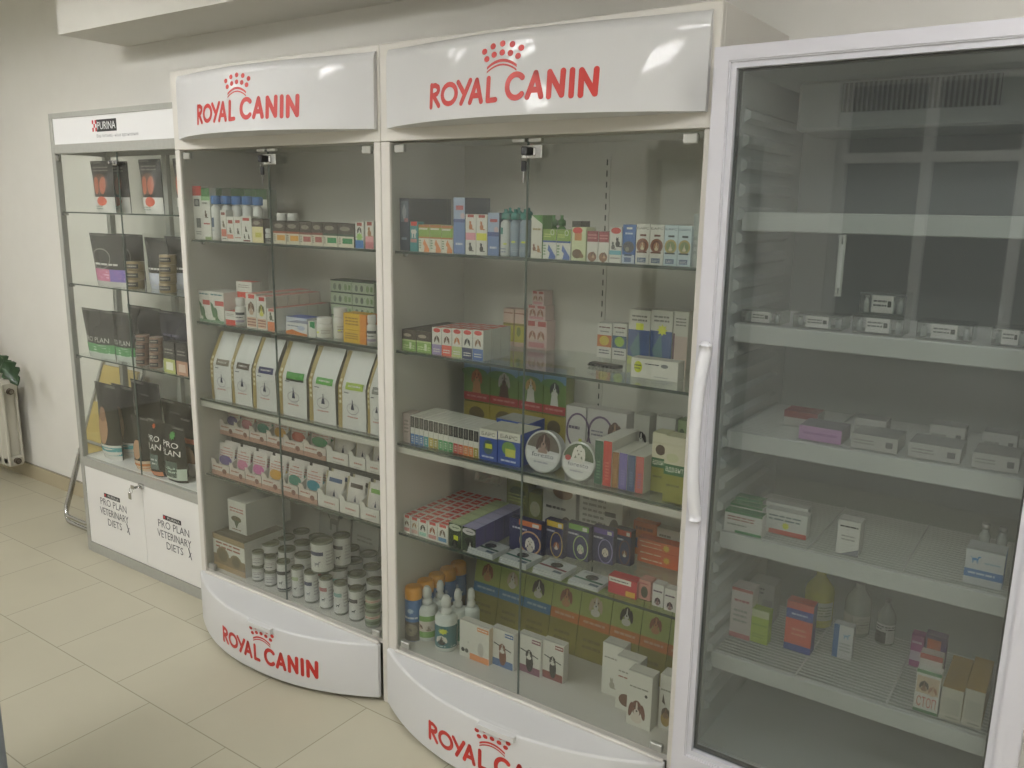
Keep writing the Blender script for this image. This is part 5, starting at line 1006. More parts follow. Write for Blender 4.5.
('can','gold',-1.3796,0.12,1.324,0.067,0.05,0.038,0,0,'pet_food_tin','tin','flat gold tin,second in the right stack of the second shelf','flat gold tins'),
('can','gold',-1.3749,0.12,1.3625,0.0668,0.05,0.038,0,0,'pet_food_tin','tin','flat gold tin,third in the right stack of the second shelf','flat gold tins'),
('can','gold',-1.3702,0.12,1.401,0.0666,0.05,0.038,0,0,'pet_food_tin','tin','flat gold tin,fourth in the right stack of the second shelf','flat gold tins'),
('bag','pp_green',-1.9815,0.115,0.9575,0.2299,0.05,0.215,0,0,'pet_food_bag','pet food bag','silvery black pouch with green foot,leftmost on third shelf','pouches on the third shelf'),
('bag','pp_green',-1.776,0.13,0.9575,0.1555,0.05,0.215,0,0,'pet_food_bag','pet food bag','silvery black pouch with bright green foot beside the leftmost one','pouches on the third shelf'),
('bag','pp_green',-1.8169,0.24,0.9575,0.2334,0.05,0.23,0,0,'pet_food_bag','pet food bag','silvery black pouch behind the brown tin stacks','pouches on the third shelf'),
('bag','pp_navy',-1.5819,0.24,0.9575,0.1895,0.05,0.225,0,0,'pet_food_bag','pet food bag','navy black pouch at the right of the third shelf','pouches on the third shelf'),
('can','brownt',-1.5929,0.12,0.9575,0.0557,0.05,0.033,0,0,'pet_food_tin','tin','flat brown tin,lowest in the left stack of the third shelf','flat brown tins'),
('can','brownt',-1.5883,0.12,0.991,0.0555,0.05,0.033,0,0,'pet_food_tin','tin','flat brown tin,second in the left stack of the third shelf','flat brown tins'),
('can','brownt',-1.5838,0.12,1.0245,0.0554,0.05,0.033,0,0,'pet_food_tin','tin','flat brown tin,third in the left stack of the third shelf','flat brown tins'),
('can','brownt',-1.5792,0.12,1.058,0.0552,0.05,0.033,0,0,'pet_food_tin','tin','flat brown tin,topmost in the left stack of the third shelf','flat brown tins'),
('can','brownt',-1.4915,0.12,0.9575,0.0548,0.05,0.033,0,0,'pet_food_tin','tin','flat brown tin,lowest in the right stack of the third shelf','flat brown tins'),
('can','brownt',-1.4872,0.12,0.991,0.0546,0.05,0.033,0,0,'pet_food_tin','tin','flat brown tin,second in the right stack of the third shelf','flat brown tins'),
('can','brownt',-1.4829,0.12,1.0245,0.0545,0.05,0.033,0,0,'pet_food_tin','tin','flat brown tin,third in the right stack of the third shelf','flat brown tins'),
('can','brownt',-1.4786,0.12,1.058,0.0543,0.05,0.033,0,0,'pet_food_tin','tin','flat brown tin,topmost in the right stack of the third shelf','flat brown tins'),
('box','pp_boxg',-1.3555,0.115,0.9575,0.0786,0.05,0.13,0,0,'box','box','small dark box with yellow-green base right of the brown tins',None),
('box','pp_boxb',-1.2684,0.115,0.9575,0.0764,0.05,0.13,0,0,'box','box','small dark box with brown base at the right of the third shelf',None),
('bag','pd_plain',-1.8912,0.265,0.4755,0.2106,0.07,0.35,0,0,'pet_food_bag','pet food bag','plain glossy black bag standing tallest at the back of the bottom shelf','large black food bags'),
('bag','pd_plain',-1.6553,0.265,0.4755,0.2045,0.07,0.29,0,0,'pet_food_bag','pet food bag','plain black bag at the back behind the green-tipped bag','large black food bags'),
('bag','pd_teal',-1.9666,0.13,0.4755,0.1587,0.07,0.35,0,0,'pet_food_bag','pet food bag','large black bag with white and teal foot,leftmost at the bottom','large black food bags'),
('bag','pd_teal',-1.9601,0.205,0.4755,0.158,0.07,0.33,0,0,'pet_food_bag','pet food bag','large black bag with white and teal foot,second at the bottom','large black food bags'),
('bag','pd_or',-1.6761,0.12,0.4755,0.1231,0.07,0.24,0,0,'pet_food_bag','pet food bag','black bag with orange foot squeezed between its neighbours','large black food bags'),
('bag','pd_hexor',-1.5396,0.115,0.4755,0.1071,0.07,0.25,0,0,'pet_food_bag','pet food bag','black bag with white lettering and orange tip','large black food bags'),
('bag','pd_hexgr',-1.4383,0.115,0.4755,0.15,0.07,0.24,0,0,'pet_food_bag','pet food bag','black bag with white lettering and green tips','large black food bags'),
('bag','pd_or2',-1.42,0.2,0.4755,0.135,0.07,0.25,0,0,'pet_food_bag','pet food bag','black bag with brown and white foot beside the white cabinet','large black food bags'),
('tray','amp',1.119,0.0,1.3995,0.0905,0.07,0.032,0,0,'ampoule_tray','ampoule tray','clear vial tray with white label,leftmost on second fridge shelf','clear ampoule trays in the fridge'),
('tray','amp',1.2373,0.0,1.3995,0.105,0.07,0.032,0,0,'ampoule_tray','ampoule tray','clear vial tray with white label,second on the second fridge shelf','clear ampoule trays in the fridge'),
('tray','amp',1.3624,0.0,1.3995,0.1011,0.07,0.04,0,0,'ampoule_tray','ampoule tray','clear vial tray under another one on the second fridge shelf','clear ampoule trays in the fridge'),
('tray','amp',1.3727,0.0,1.44,0.0904,0.07,0.048,0,0,'ampoule_tray','ampoule tray','clear vial tray stacked on top of another,second fridge shelf','clear ampoule trays in the fridge'),
('tray','amp',1.4879,0.0,1.3995,0.1022,0.07,0.038,0,0,'ampoule_tray','ampoule tray','clear vial tray with white label right of the stacked pair','clear ampoule trays in the fridge'),
('tray','amp',1.623,0.0,1.3995,0.0624,0.07,0.038,0,0,'ampoule_tray','ampoule tray','clear vial tray with long label,right end of the second fridge shelf','clear ampoule trays in the fridge'),
('box','fr_red',1.2017,0.115,1.1485,0.0786,0.06,0.035,0,0,'box','box','dark red topped small box set back on the third fridge shelf',None),
('box','fr_pink',1.2702,0.005,1.1485,0.092,0.08,0.032,0,0,'box','box','pink box lying flat on the third fridge shelf',None),
('box','fr_flat',1.3828,0.005,1.1485,0.0939,0.09,0.032,0,0,'box','box','grey-white flat box with silver lid,third fridge shelf left','grey-white flat boxes in the fridge'),
('box','fr_flat',1.3666,0.1,1.1485,0.067,0.05,0.045,0,0,'box','box','small flat white box behind the left grey-white box','grey-white flat boxes in the fridge'),
('box','fr_flat',1.4979,0.005,1.1485,0.0984,0.09,0.032,0,0,'box','box','grey-white flat box with silver lid,third fridge shelf middle','grey-white flat boxes in the fridge'),
('box','fr_flat',1.5211,0.1,1.1485,0.0686,0.05,0.055,0,0,'box','box','small flat white box behind the middle grey-white box','grey-white flat boxes in the fridge'),
('box','fr_flat',1.6179,0.005,1.1485,0.0813,0.09,0.032,0,0,'box','box','grey-white flat box with silver lid,third fridge shelf right','grey-white flat boxes in the fridge'),
('box','fr_flat',1.6234,0.1,1.1485,0.0626,0.05,0.055,0,0,'box','box','small flat white box behind the right grey-white box','grey-white flat boxes in the fridge'),
('box','fr_greenwh',1.119,-0.012,0.8985,0.0904,0.03,0.0525,0,0,'box','box','white box with green stripe and red print,frontmost of three','green-striped medicine boxes'),
('box','fr_greenwh',1.119,0.022,0.8985,0.0787,0.03,0.0603,0,0,'box','box','white box with green stripe,middle of three','green-striped medicine boxes'),
('box','fr_greenwh',1.119,0.056,0.8985,0.0669,0.03,0.0661,0,0,'box','box','white box with green stripe,rearmost of three','green-striped medicine boxes'),
('box','fr_redwh',1.2002,0.04,0.8985,0.0978,0.03,0.0579,0,0,'box','box','white box with red base and yellow mark,front of two','red-based medicine boxes'),
('box','fr_redwh',1.1887,0.074,0.8985,0.0994,0.03,0.0633,0,0,'box','box','white box with red base,behind its twin','red-based medicine boxes'),
('box','fr_small',1.3727,0.01,0.8985,0.0479,0.04,0.0795,0,0,'box','box','small upright white box with dark name,alone mid fourth fridge shelf',None),
('box','fr_bluewh',1.629,0.01,0.8985,0.0702,0.06,0.0758,0,0,'box','box','white box with blue band and blue figure,right on fourth fridge shelf',None),
('vial','v',1.6415,0.085,0.8985,0.0209,0.02,0.11,0,0,'vial','vial','clear glass vial behind the blue-banded box,left one',None),
('vial','v',1.6737,0.085,0.8985,0.0207,0.02,0.11,0,0,'vial','vial','clear glass vial behind the blue-banded box,right one',None),
('box','fr_pinkwh',1.119,0.08,0.5825,0.0538,0.05,0.1353,0,0,'box','box','upright white box with pink edges,leftmost on fifth fridge shelf',None),
('box','fr_greybox',1.1248,0.2,0.5825,0.066,0.06,0.1085,0,0,'box','box','grey-white box standing behind the lime box',None),
('box','fr_lime',1.1702,0.084,0.5825,0.0459,0.03,0.0887,0,0,'box','box','lime green box with pale lid beside the pink-edged one',None),
('box','fr_orblue',1.2528,0.1,0.5825,0.0648,0.035,0.1286,0,0,'box','box','orange-red box with blue ends,fifth fridge shelf',None),
('glassbottle','yellow',1.2468,0.25,0.5825,0.0738,0.06,0.16,0,0,'yellow_bottle','bottle','yellow liquid bottle with white label,hanging-bag shaped,back of fifth shelf',None),
('box','fr_bluesm',1.3606,0.133,0.5825,0.0455,0.025,0.0869,0,0,'box','box','small upright white box with blue side in front of the clear bottles',None),
('glassbottle','clear',1.348,0.26,0.5825,0.0644,0.06,0.15,0,0,'glass_bottle','bottle','clear round-shouldered glass bottle,left of the two on the fifth shelf',None),
('glassbottle','dark',1.429,0.26,0.5825,0.0452,0.04,0.12,0,0,'glass_bottle','bottle','smaller clear glass bottle with black and white label',None),
('box','fr_mag1',1.5236,0.2,0.5825,0.0272,0.03,0.0812,0,0,'box','box','small magenta and white box left of the purple one',None),
('box','fr_mag2',1.5535,0.2,0.5825,0.045,0.03,0.0909,0,0,'box','box','small purple box with orange front behind the yellow-topped boxes',None),
('box','fr_stop',1.5668,0.005,0.5825,0.0483,0.028,0.0994,0,0,'box','box','white box with green edge,pet picture and big red letters',None),
('box','fr_stopb',1.5655,0.036,0.5825,0.045,0.028,0.1229,0,0,'box','box','white and red box directly behind the green-edged box',None),
('box','fr_yel',1.6187,0.005,0.5825,0.0411,0.16,0.0751,0,0,'box','box','tall carton with white front and ochre top,left of the pair','ochre-topped cartons'),
('box','fr_yel',1.6623,0.005,0.5825,0.0369,0.16,0.0864,0,0,'box','box','tall carton with white front and ochre top,right of the pair','ochre-topped cartons'),
]
# ------------------------------------------------------------------ artwork of each kind of package
W = 'dcdad2'; K = '24221f'; R_ = 'bd3a33'
D = {}
def de(n, body, items, side=None, top=None): D[n] = (body, side or body, top or body, items)
de('a_redtop', W, [('r',0,.82,1,1,R_),('r',.15,.62,.75,.76,'55565a'),('e',.45,.69,.2,.05,'9a9a98'),('r',.3,.22,.8,.40,'6a6b68'),('n',.2,.08,.8,.16,2,'8a8a86')], top=R_)
de('a_greentop', W, [('r',0,.84,1,1,'4b7d44'),('r',0,.76,1,.84,'8fb882'),('n',.1,.68,.7,.74,1,'77776f'),('sit',.5,.50,.22,'5a4632'),('n',.2,.28,.9,.34,1,R_),('r',.3,.0,1,.06,'8fa56b')], top='4b6b44')
de('a_greentop2', W, [('r',0,.80,1,1,'35582f')], side='8f958a', top='3b5a38')
de('a_cat1', W, [('r',.15,.84,.8,.93,'8d4038'),('sit',.5,.55,.3,'6b5a48'),('r',.1,.14,.95,.38,'cf7a66'),('n',.2,.03,.9,.11,1,'8a8a86')])
de('a_cat2', W, [('r',.2,.72,.85,.86,'a1483e'),('sit',.5,.45,.22,'5c5348'),('r',0,.10,.9,.27,'d38875')])
de('a_cat3', W, [('r',.2,.74,.85,.86,'b4564b'),('sit',.55,.42,.22,'54473a'),('n',.1,.1,.9,.2,1,'b08078')])
de('a_dogs', W, [('r',.15,.82,.8,.93,'b3443c'),('sit',.45,.50,.14,'4d4a40'),('sit',.28,.22,.12,'4d4a40'),('sit',.7,.22,.12,'4d4a40'),('r',.15,.02,.85,.08,'7b2f2c')])
de('a_yellow', 'e3d6a4', [('r',0,.66,1,1,'4b3a31'),('e',.45,.82,.3,.08,'8c8478'),('r',.3,.22,.85,.42,'c9c05a')], side='5a4a3e', top='4b3a31')
for n_, c1, c2 in (('a_or','e0a54c','a5573e'),('a_or2','e0a54c','a5573e'),('a_pk','b0605c','8c4a44'),('a_pk2','b0605c','8c4a44'),('a_gr','3b8a55','3a5040'),('a_gr2','3b8a55','3a5040')):
    de(n_, 'e0d8c4', [('r',0,.5,1,1,'4a4038'),('r',0,.46,1,.55,c2),('e',.45,.78,.33,.10,'8e867a'),('r',.3,.15,.92,.38,c1),('n',.06,.1,.2,.42,4,'5a5048')], side='5a5048', top='4a4038')
de('a_dogblue', W, [('r',.2,.84,.8,.96,'a64d45'),('head',.5,.68,.3,'33291f',W),('star',.5,.42,.45,'9dc46c'),('r',0,0,1,.3,'3f78bd')])
de('a_pink', W, [('r',.2,.84,.8,.97,'a64d45'),('sit',.5,.62,.35,'a2724d'),('r',0,.2,1,.45,'e3a3a5'),('r',0,0,1,.25,'cf7f88')])
de('grey', '8f8f8a', [('n',.2,.6,.8,.8,2,'aaa9a3')])
de('a_lizard', W, [('n',.08,.86,.9,.96,1,'4d7f88'),('r',.35,.56,1,.72,'bb4f49'),('p',[(.02,.68),(.2,.6),(.6,.12),(.7,.1),(.5,.02),(.25,.05),(.1,.35)],'3e6a3c'),('e',.35,.3,.18,.2,'456f42'),('e',.25,.12,.1,.06,'d8dccc'),('r',0,0,1,.08,'7d9a80')], top='d9d6d0')
de('a_redlow', W, [('r',.05,0,.95,.38,'cf4b3e'),('n',.15,.6,.85,.85,2,'a49c94')], top='d1584c')
de('a_whitebk', W, [('n',.1,.7,.8,.8,1,'b0aca4')])
for n_, c1, c2 in (('a_poodle','6b4a35','c0a38c'),('a_parrot','6d6a35','d6d25a')):
    de(n_, W, [('r',.25,.86,.85,.98,R_),('head',.5,.62,.36,c1,c2),('r',.05,.03,.95,.32,'d8b6a0'),('n',.1,.05,.9,.3,3,'8c5040')], top='dc9a90')
de('a_orangelow', W, [('r',.2,.86,.9,.98,'c76a64'),('sit',.5,.66,.3,'5f6652'),('r',.05,0,1,.4,'df8250')], top='dc9a90')
de('a_whorange', 'e0e0e2', [('n',.08,.62,.6,.82,1,'777d90'),('e',.72,.6,.18,.2,'b8c0da'),('p',[(0,.22),(.3,.42),(.6,.25),(1,.14),(1,0),(0,0)],'d07b34')], top='b8bcd4')
de('a_blueflat', 'd6dcea', [('n',.06,.3,.6,.6,2,'7d8cc0')], top='6374c2')
de('a_greenside', W, [('r',.2,.55,.9,.98,'2e8a54'),('e',.4,.5,.25,.12,W)], top='cfd8cf')
de('a_yelor', 'd9b02a', [('r',.72,0,1,1,'dc8a2a'),('n',.08,.25,.65,.8,3,'8f6a1c'),('o',.85,.45,.09,.2,.02,'c77420')], side='d9822a', top='cfa22c')
de('a_palegreen', 'b3bfa5', [('r',0,.9,1,1,'39403a'),('e',.2,.4,.07,.28,'7d8678'),('e',.45,.4,.07,.28,'6c7468'),('e',.72,.4,.07,.28,'8aa074'),('r',.85,.2,.95,.6,'7d9a68')], top='5d6658')
de('riser', '3d3a36', [])
de('a_canbox', '8f7a5c', [('r',0,.86,1,1,'a08a68'),('r',0,.42,1,.84,W),('n',.1,.6,.9,.82,2,'a35f50'),('e',.3,.42,.2,.24,'8c7a5a'),('e',.3,.42,.15,.18,'6f6248'),('e',.72,.36,.18,.2,'8c7a5a'),('e',.72,.36,.13,.15,'6f6248'),('r',0,0,1,.16,'b09468')], side='c9c7bf', top='5a5140')
de('a_pouchbox', W, [('n',.1,.62,.9,.8,2,'b5706c'),('e',.45,.42,.28,.1,'6a5f45'),('p',[(.3,.38),(.45,.12),(.62,.38)],'5c6650'),('n',.2,.06,.7,.12,1,'8c6050')], side='c6c5be', top='cfcdc4')
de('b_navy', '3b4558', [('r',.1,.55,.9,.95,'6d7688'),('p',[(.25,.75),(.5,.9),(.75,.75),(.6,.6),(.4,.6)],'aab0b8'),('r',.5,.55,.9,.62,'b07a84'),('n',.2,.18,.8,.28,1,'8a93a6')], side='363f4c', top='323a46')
de('b_teal', '3a8f92', [('r',.1,.86,.9,1,R_),('e',.35,.66,.22,.08,W),('e',.65,.66,.22,.08,W),('r',.25,.45,.42,.66,W),('r',.58,.45,.75,.66,W),('r',.1,.3,.9,.42,'c48a8a')], top='3a6f70')
de('b_gorange', 'e0ddcf', [('r',0,.52,1,1,'86a646'),('r',0,.9,1,1,'b7703c'),('r',.05,.82,.8,.88,W),('r',0,.5,1,.56,'b5703c'),('n',.05,.1,.25,.46,4,'4a7a50'),('p',[(.55,.48),(.62,.4),(.98,.1),(.95,0),(.5,0),(.55,.2),(.4,.3)],'dd8a52')], top='93a860')
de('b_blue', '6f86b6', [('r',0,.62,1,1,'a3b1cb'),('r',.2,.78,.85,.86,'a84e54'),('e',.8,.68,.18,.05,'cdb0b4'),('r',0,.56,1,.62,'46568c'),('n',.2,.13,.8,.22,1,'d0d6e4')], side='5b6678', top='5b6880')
de('b_blue2', '6f86b6', [('r',0,.55,1,1,'a3b1cb'),('r',.2,.78,.85,.85,'a84e54'),('e',.75,.6,.2,.07,'cdb0b4'),('r',0,.45,1,.55,'46568c'),('n',.2,.13,.8,.24,1,'d0d6e4')], side='5b6678', top='5b6880')
for n_, c_ in (('b_dogcat1','df9aa6'),('b_dogcat2','dcd94e')):
    de(n_, W, [('r',.2,.92,.8,.99,'a9453f'),('sit',.5,.73,.27,'b96f3d'),('r',.02,.36,.98,.54,c_),('sit',.5,.19,.27,'2a2724')], top='c0584f')
de('b_dogcat3', W, [('e',.5,.9,.42,.09,R_),('sit',.68,.58,.3,'1f1c1a'),('sit',.3,.48,.24,'5a5a55'),('r',0,.22,1,.34,'6fb0bf'),('n',.1,.08,.9,.16,1,'8a8a86')])
de('b_greenwhite', 'dddbcf', [('p',[(0,1),(1,.8),(1,1)],'57903f'),('n',.15,.62,.9,.72,1,'9a8a5c'),('sit',.3,.25,.22,'7a4a34'),('sit',.7,.22,.22,'a87a50')], side='57903f', top='57903f')
de('b_gblue', 'e0e0d6', [('r',0,.6,1,1,'8aa84a'),('o',.7,.9,.14,.1,.04,'e4e8da'),('n',.1,.72,.6,.86,2,'cfd88a'),('r',0,.56,1,.62,'3f5a9c'),('n',.06,.1,.24,.5,4,'5a8a50'),('p',[(.45,.5),(.55,.42),(.98,.1),(.95,0),(.45,0),(.55,.2),(.38,.3)],'5872b4')], top='9ab068')
de('b_yelred', 'd6dcb4', [('e',.4,.9,.35,.1,'c93f34'),('r',.2,.6,.7,.82,'c98a52'),('e',.4,.2,.35,.14,'6b5136'),('e',.72,.14,.15,.07,'8a6c48')], top='cfcf9c')
de('b_dark', '4a463e', [])
de('b_redwhite', W, [('r',0,.65,1,1,'8f3a40'),('n',.1,.72,.9,.92,2,'c98a8c'),('e',.5,.15,.4,.16,'8a5f42'),('head',.6,.24,.22,'5f4030','c9a888')], top='cfa8a4')
de('b_blue3', '3f66a6', [('r',.3,.88,.75,.93,W),('n',.2,.72,.8,.82,1,'c6d2e6'),('e',.5,.42,.45,.15,'4c5054'),('e',.4,.36,.16,.06,'8f8c82'),('r',0,0,1,.22,'c2cbdc'),('r',.2,.03,.75,.15,'5d7098'),('r',.2,.19,.8,.24,'33486e')], top='35568e')
for n_, c1, c2, c3, bg in (('bars_dog','8a5a44','a87a5a','6a3e30',W),('bars_cat','b0a060','7d8a58','333a3c','c6d6dc')):
    de(n_, bg, [('t',.06,.87,.94,.93,'БАРС',K),('r',.3,.7,.75,.75,c3),('e',.5,.47,.46,.18,c1),('e',.5,.47,.34,.13,c3 if n_ == 'bars_dog' else c2),('head',.5,.48,.24,c2,'d8c8a8'),('r',.1,.28,.85,.32,c3),('r',.15,.04,.8,.16,'5d6f8c'),('t',.22,.06,.73,.13,'БАРС',W)], top=W)
de('clear', 'b4bab6', [('n',.2,.2,.8,.6,3,'9aa09c')])
de('b_brgreen', '8fb35e', [('r',0,.52,1,1,'4a3c34'),('e',.4,.75,.28,.08,'a89c8c'),('r',0,.46,1,.54,'b9cf90'),('n',.1,.1,.9,.3,2,'cfe0a8'),('r',.55,.1,.7,.42,'dfe8c8')], side='4a3c34', top='3f342e')
for n_, c1, c2 in (('b5_lilac','9d8fb8','5a4238'),('b5_coral','d8604e','6a4a38'),('b5_lime','b9c68a','c0703c'),('b5_navy','3a4266','26242a'),('b5_blue','5f78b0','8a6248')):
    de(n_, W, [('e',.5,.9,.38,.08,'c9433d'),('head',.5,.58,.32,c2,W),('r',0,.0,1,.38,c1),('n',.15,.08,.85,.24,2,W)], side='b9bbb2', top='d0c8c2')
de('b_yelpink', 'd6b8a8', [('r',0,.12,1,.62,'b8b040'),('e',.4,.4,.2,.13,'7a8030'),('n',.05,.85,.95,.92,1,'8a4a40'),('r',0,.56,1,.62,'8a7a30')])
de('b_pinkpets', 'd8bdb8', [('r',.05,.8,.4,.97,'b0504c'),('r',.55,.8,.95,.97,'b0504c'),('head',.28,.5,.2,'a06a58','d8c0b0'),('head',.72,.5,.2,'a06a58','d8c0b0'),('r',.1,.08,.9,.25,'cf8f96')])
for n_, c1, c2 in (('bars_or','c0703c','d8c04a'),('bars_bl','3a5a7a','8fb03c')):
    de(n_, W, [('n',.1,.84,.9,.92,1,'6a3a34'),('n',.2,.72,.8,.8,1,'8a8a88'),('r',0,.32,1,.66,c1),('e',.5,.5,.34,.14,c2),('n',.15,.1,.85,.26,2,'5a5a66')])
for n_, st in (('b_whblue',('r',.35,.64,.7,.76,'dce04a')),('b_whblue2',('star',.55,.66,.26,'dce04a'))):
    de(n_, 'd3d0c4', [('r',0,0,1,.64,'4a5f8e'),('p',[(.1,.3),(.5,.6),(.6,.2),(.3,.1)],'5f7f86'),('p',[(0,.0),(.35,.0),(.25,.14),(0,.16)],'b8c07a'),('n',.15,.78,.85,.92,2,'77756e'),st])
de('b_whpale', 'd3d0c4', [('r',.12,.0,1,.58,'cdb8ac'),('r',0,0,.12,.62,'6a4a5a'),('n',.15,.74,.85,.9,3,'77756e')])
de('b_flatwhite', 'e0ded4', [('e',.15,.55,.09,.3,'d6dc3c'),('n',.07,.4,.22,.7,2,'5a6a3a'),('n',.3,.68,.6,.8,1,'55545a'),('e',.72,.72,.08,.1,'88888a'),('n',.5,.1,.8,.18,1,'9a9a98')])
de('bw_clear', 'b8a8a4', [('n',.2,.3,.8,.8,4,'8a7a78')])
for n_, c in (('blue','3f74ae'),('teal','3f8f96'),('yellow','b8a23c'),('olive','9a8e3a'),('green','3f9458'),('red','b0443c'),('rust','c05a38'),('orange','d07f3a')):
    de('thin_'+n_, 'dcdad2', [('r',.04,.58,.96,.97,'33302e'),('r',.35,.64,.6,.92,'6a6560'),('r',.04,0,.96,.36,c),('n',.3,.06,.7,.3,3,'e4e2da')], top='dcdad2')
de('bars_blue1', '3350a0', [('r',0,.74,1,1,'dfdcd0'),('t',.12,.8,.88,.92,'БАРС','3a3a3a'),('e',.5,.44,.28,.24,'3f5a58'),('r',.35,.4,.72,.55,'d8dc3c'),('n',.15,.06,.85,.18,1,'d0d6ea')], side='2f49a0', top='d0cdc0')
de('bars_blue2', '3350a0', [('r',0,.74,1,1,'dfdcd0'),('t',.12,.8,.88,.92,'БАРС','3a3a3a'),('e',.5,.5,.32,.22,'6f9448'),('r',.35,.25,.8,.5,'c8c858'),('n',.15,.06,.85,.18,1,'d0d6ea')], side='2f49a0', top='d0cdc0')
de('bw_bigflat', '3350a0', [], side='2f49a0', top='b9b8b0')
for n_, c in (('green','2f5a46'),('red','b83c34'),('brown','8f6334'),('purple','7468a8'),('blue','46587e'),('pink','b8605c')):
    de('bk_'+n_, 'dcdad2', [('r',0,0,1,1,c),('n',.3,.12,.7,.55,6,{'green':'6a9078','red':'d87a6c','brown':'b08a58','purple':'9a90c4','blue':'7888a8','pink':'8a6aa0'}[n_])], side='d4d2ca', top='dcdad2')
for n_, fx in (('adv1',[('e',.6,.72,.35,.09,'4f3a2c')]),('adv2',[('e',.4,.68,.3,.07,'c8c8a4')])):
    de(n_, '8f8e3a', [('r',0,.56,1,1,'d6d0b8')]+fx+[('r',0,.42,1,.58,'2f6a40'),('t',.08,.45,.96,.54,'адвант','e4e8d8'),('n',.15,.22,.8,.3,1,'6a6a2c')], side='8a8a3a', top='c8c6a4')
de('bw_purp', 'd0ccc8', [('o',.62,.45,.6,.42,.09,'5c3f6a'),('n',.15,.45,.7,.6,1,'4a3a5a'),('star',.75,.25,.12,'c8d048')])
de('bw_purp2', 'd0ccc8', [('o',.36,.45,.34,.42,.05,'5c3f6a'),('head',.72,.62,.2,'5a3426','b08a70'),('n',.12,.4,.42,.56,2,'7a7488')])
de('bw_bwdog', 'ccc9c0', [('head',.5,.55,.4,'242226','dcdad2')]); de('bw_brdog', 'ccc9c0', [('head',.5,.5,.42,'6a4a3a','8a6a54')])
de('bw_green', '8fa070', [('e',.5,.6,.4,.25,'4a5a3c'),('n',.1,.1,.9,.3,2,'d0d4c4')])
for n_, c1, c2 in (('A','a8653a','c48a5a'),('B','b0aaa0','5a3a2c'),('C','c09a58','e0dcd0'),('D','1e1c1c','e4e2da')):
    de('bg_dog'+n_, '6a8440', [('r',0,.66,1,1,'6e8fae'),('e',.4,.66,.5,.1,'5f8048'),('head',.5,.58,.24,c1,c2),('p',[(.32,.18),(.68,.18),(.62,.45),(.38,.45)],c2),('r',0,.02,1,.2,'b0403a'),('n',.12,.07,.88,.16,1,'cf8880')], side='7d8434', top='7d8434')
de('bg_yel', 'a8963c', [('e',.5,.6,.3,.25,'6a5a30'),('n',.1,.1,.9,.3,2,'7a6a2c')], top='a8963c')
for n_, c1, c2 in (('a','6a4a34','cf8a8a'),('b','b08a68','d8b0a8'),('c','201e1c','9cc8b8'),('d','a0583a','cf8a8a'),('e','6f5a4a','5f8fb8')):
    de('b4_'+n_, W, [('r',.2,.84,.85,1,'c9433d'),('head',.5,.55,.32,c1,W),('r',.1,.1,.9,.3,c2)], side='cfc9c0', top='cfc6c0')
de('b4_f0', '3a4630', [('e',.5,.84,.48,.14,'c8ccb8'),('n',.3,.8,.8,.88,1,'4a5a3a'),('r',.4,.32,.75,.52,'dfe63c'),('head',.5,.2,.25,'1e1c1c','5a5a50')], side='b9c49a', top='b9c49a')
de('b4_f1', '3a4630', [('e',.5,.84,.48,.14,'d0cccc'),('n',.3,.8,.8,.88,1,'4a4a5a'),('e',.5,.45,.3,.15,'24221f'),('head',.6,.28,.28,'1e1c1c','dcdad2')], side='6a6294', top='a8a4c8')
de('b4_olive', '6f7036', [('e',.5,.72,.35,.12,'4a5028'),('n',.1,.5,.9,.7,3,'8f9050'),('e',.5,.25,.3,.1,'a07a2c')])
de('b4_olive2', '7f8040', [('e',.5,.6,.4,.2,'a8a884'),('n',.1,.15,.9,.35,2,'5a5c2c')])
de('b4_backdog', 'cbc8bf', [('head',.72,.25,.3,'4a3630','6a5046'),('n',.1,.5,.7,.6,1,'55524c'),('e',.6,.85,.3,.12,'8a6a50')])
de('b4_backcat', 'c8c6be', [('n',.08,.12,.62,.9,8,'85837c'),('e',.82,.4,.12,.2,'55504a'),('r',.6,.62,.85,.7,'333230')])
for n_, c1, c2, c3 in (('orange','c86a34','c09a78','e0d8d0'),('yellow','c8a834','c8a858','a05a38'),('green','6f9a4c','a0b878','b8c8a8'),('purple','5f4a9c','8a84b4','d4c8b8'),('red','b04038','6a3a2c','7a4a38')):
    de('nv_'+n_, '2e2c5a', [('r',.3 if n_ == 'orange' else .1,.84,1,1,c1),('r',.72,.86,.92,.96,'cfcdc8'),('n',.1,.66,.55,.78,1,'b8b8cc'),('o',.66,.36,.34,.36,.045,c2),('head',.66,.36,.17,c3,'cfc6ba')], side='28264e', top='28264e')
de('or_box', 'd06a30', [('r',0,.2,1,.5,'3f4a8a'),('n',.1,.7,.9,.9,1,'8a4a2c')])
de('or_flat', 'd4602e', [('n',.06,.6,.6,.8,1,'e8c8a8'),('star',.7,.5,.09,'e0b83c'),('n',.1,.15,.6,.35,1,'f0d8b8')], top='c8582c')
de('b4_catwhite', 'cfccc4', [('head',.75,.35,.18,'5a5048','b8b0a4'),('n',.1,.7,.6,.85,1,'77756e')])
de('rd_box', 'b83a44', [('r',.02,.66,.8,.95,'dcd8d0'),('n',.08,.72,.7,.86,1,'4a4a50'),('r',.62,.05,.95,.35,'d8a83c')], side='c89090', top='b83a44')
de('rd_box2', 'c88f86', [('e',.5,.4,.3,.3,'5a5a4c'),('n',.1,.75,.8,.9,1,'a85a5a')])
de('pw_box', 'd4d0cc', [('n',.08,.6,.9,.76,1,'5a3f5a'),('head',.5,.28,.3,'4a3440','8a6a6a')])
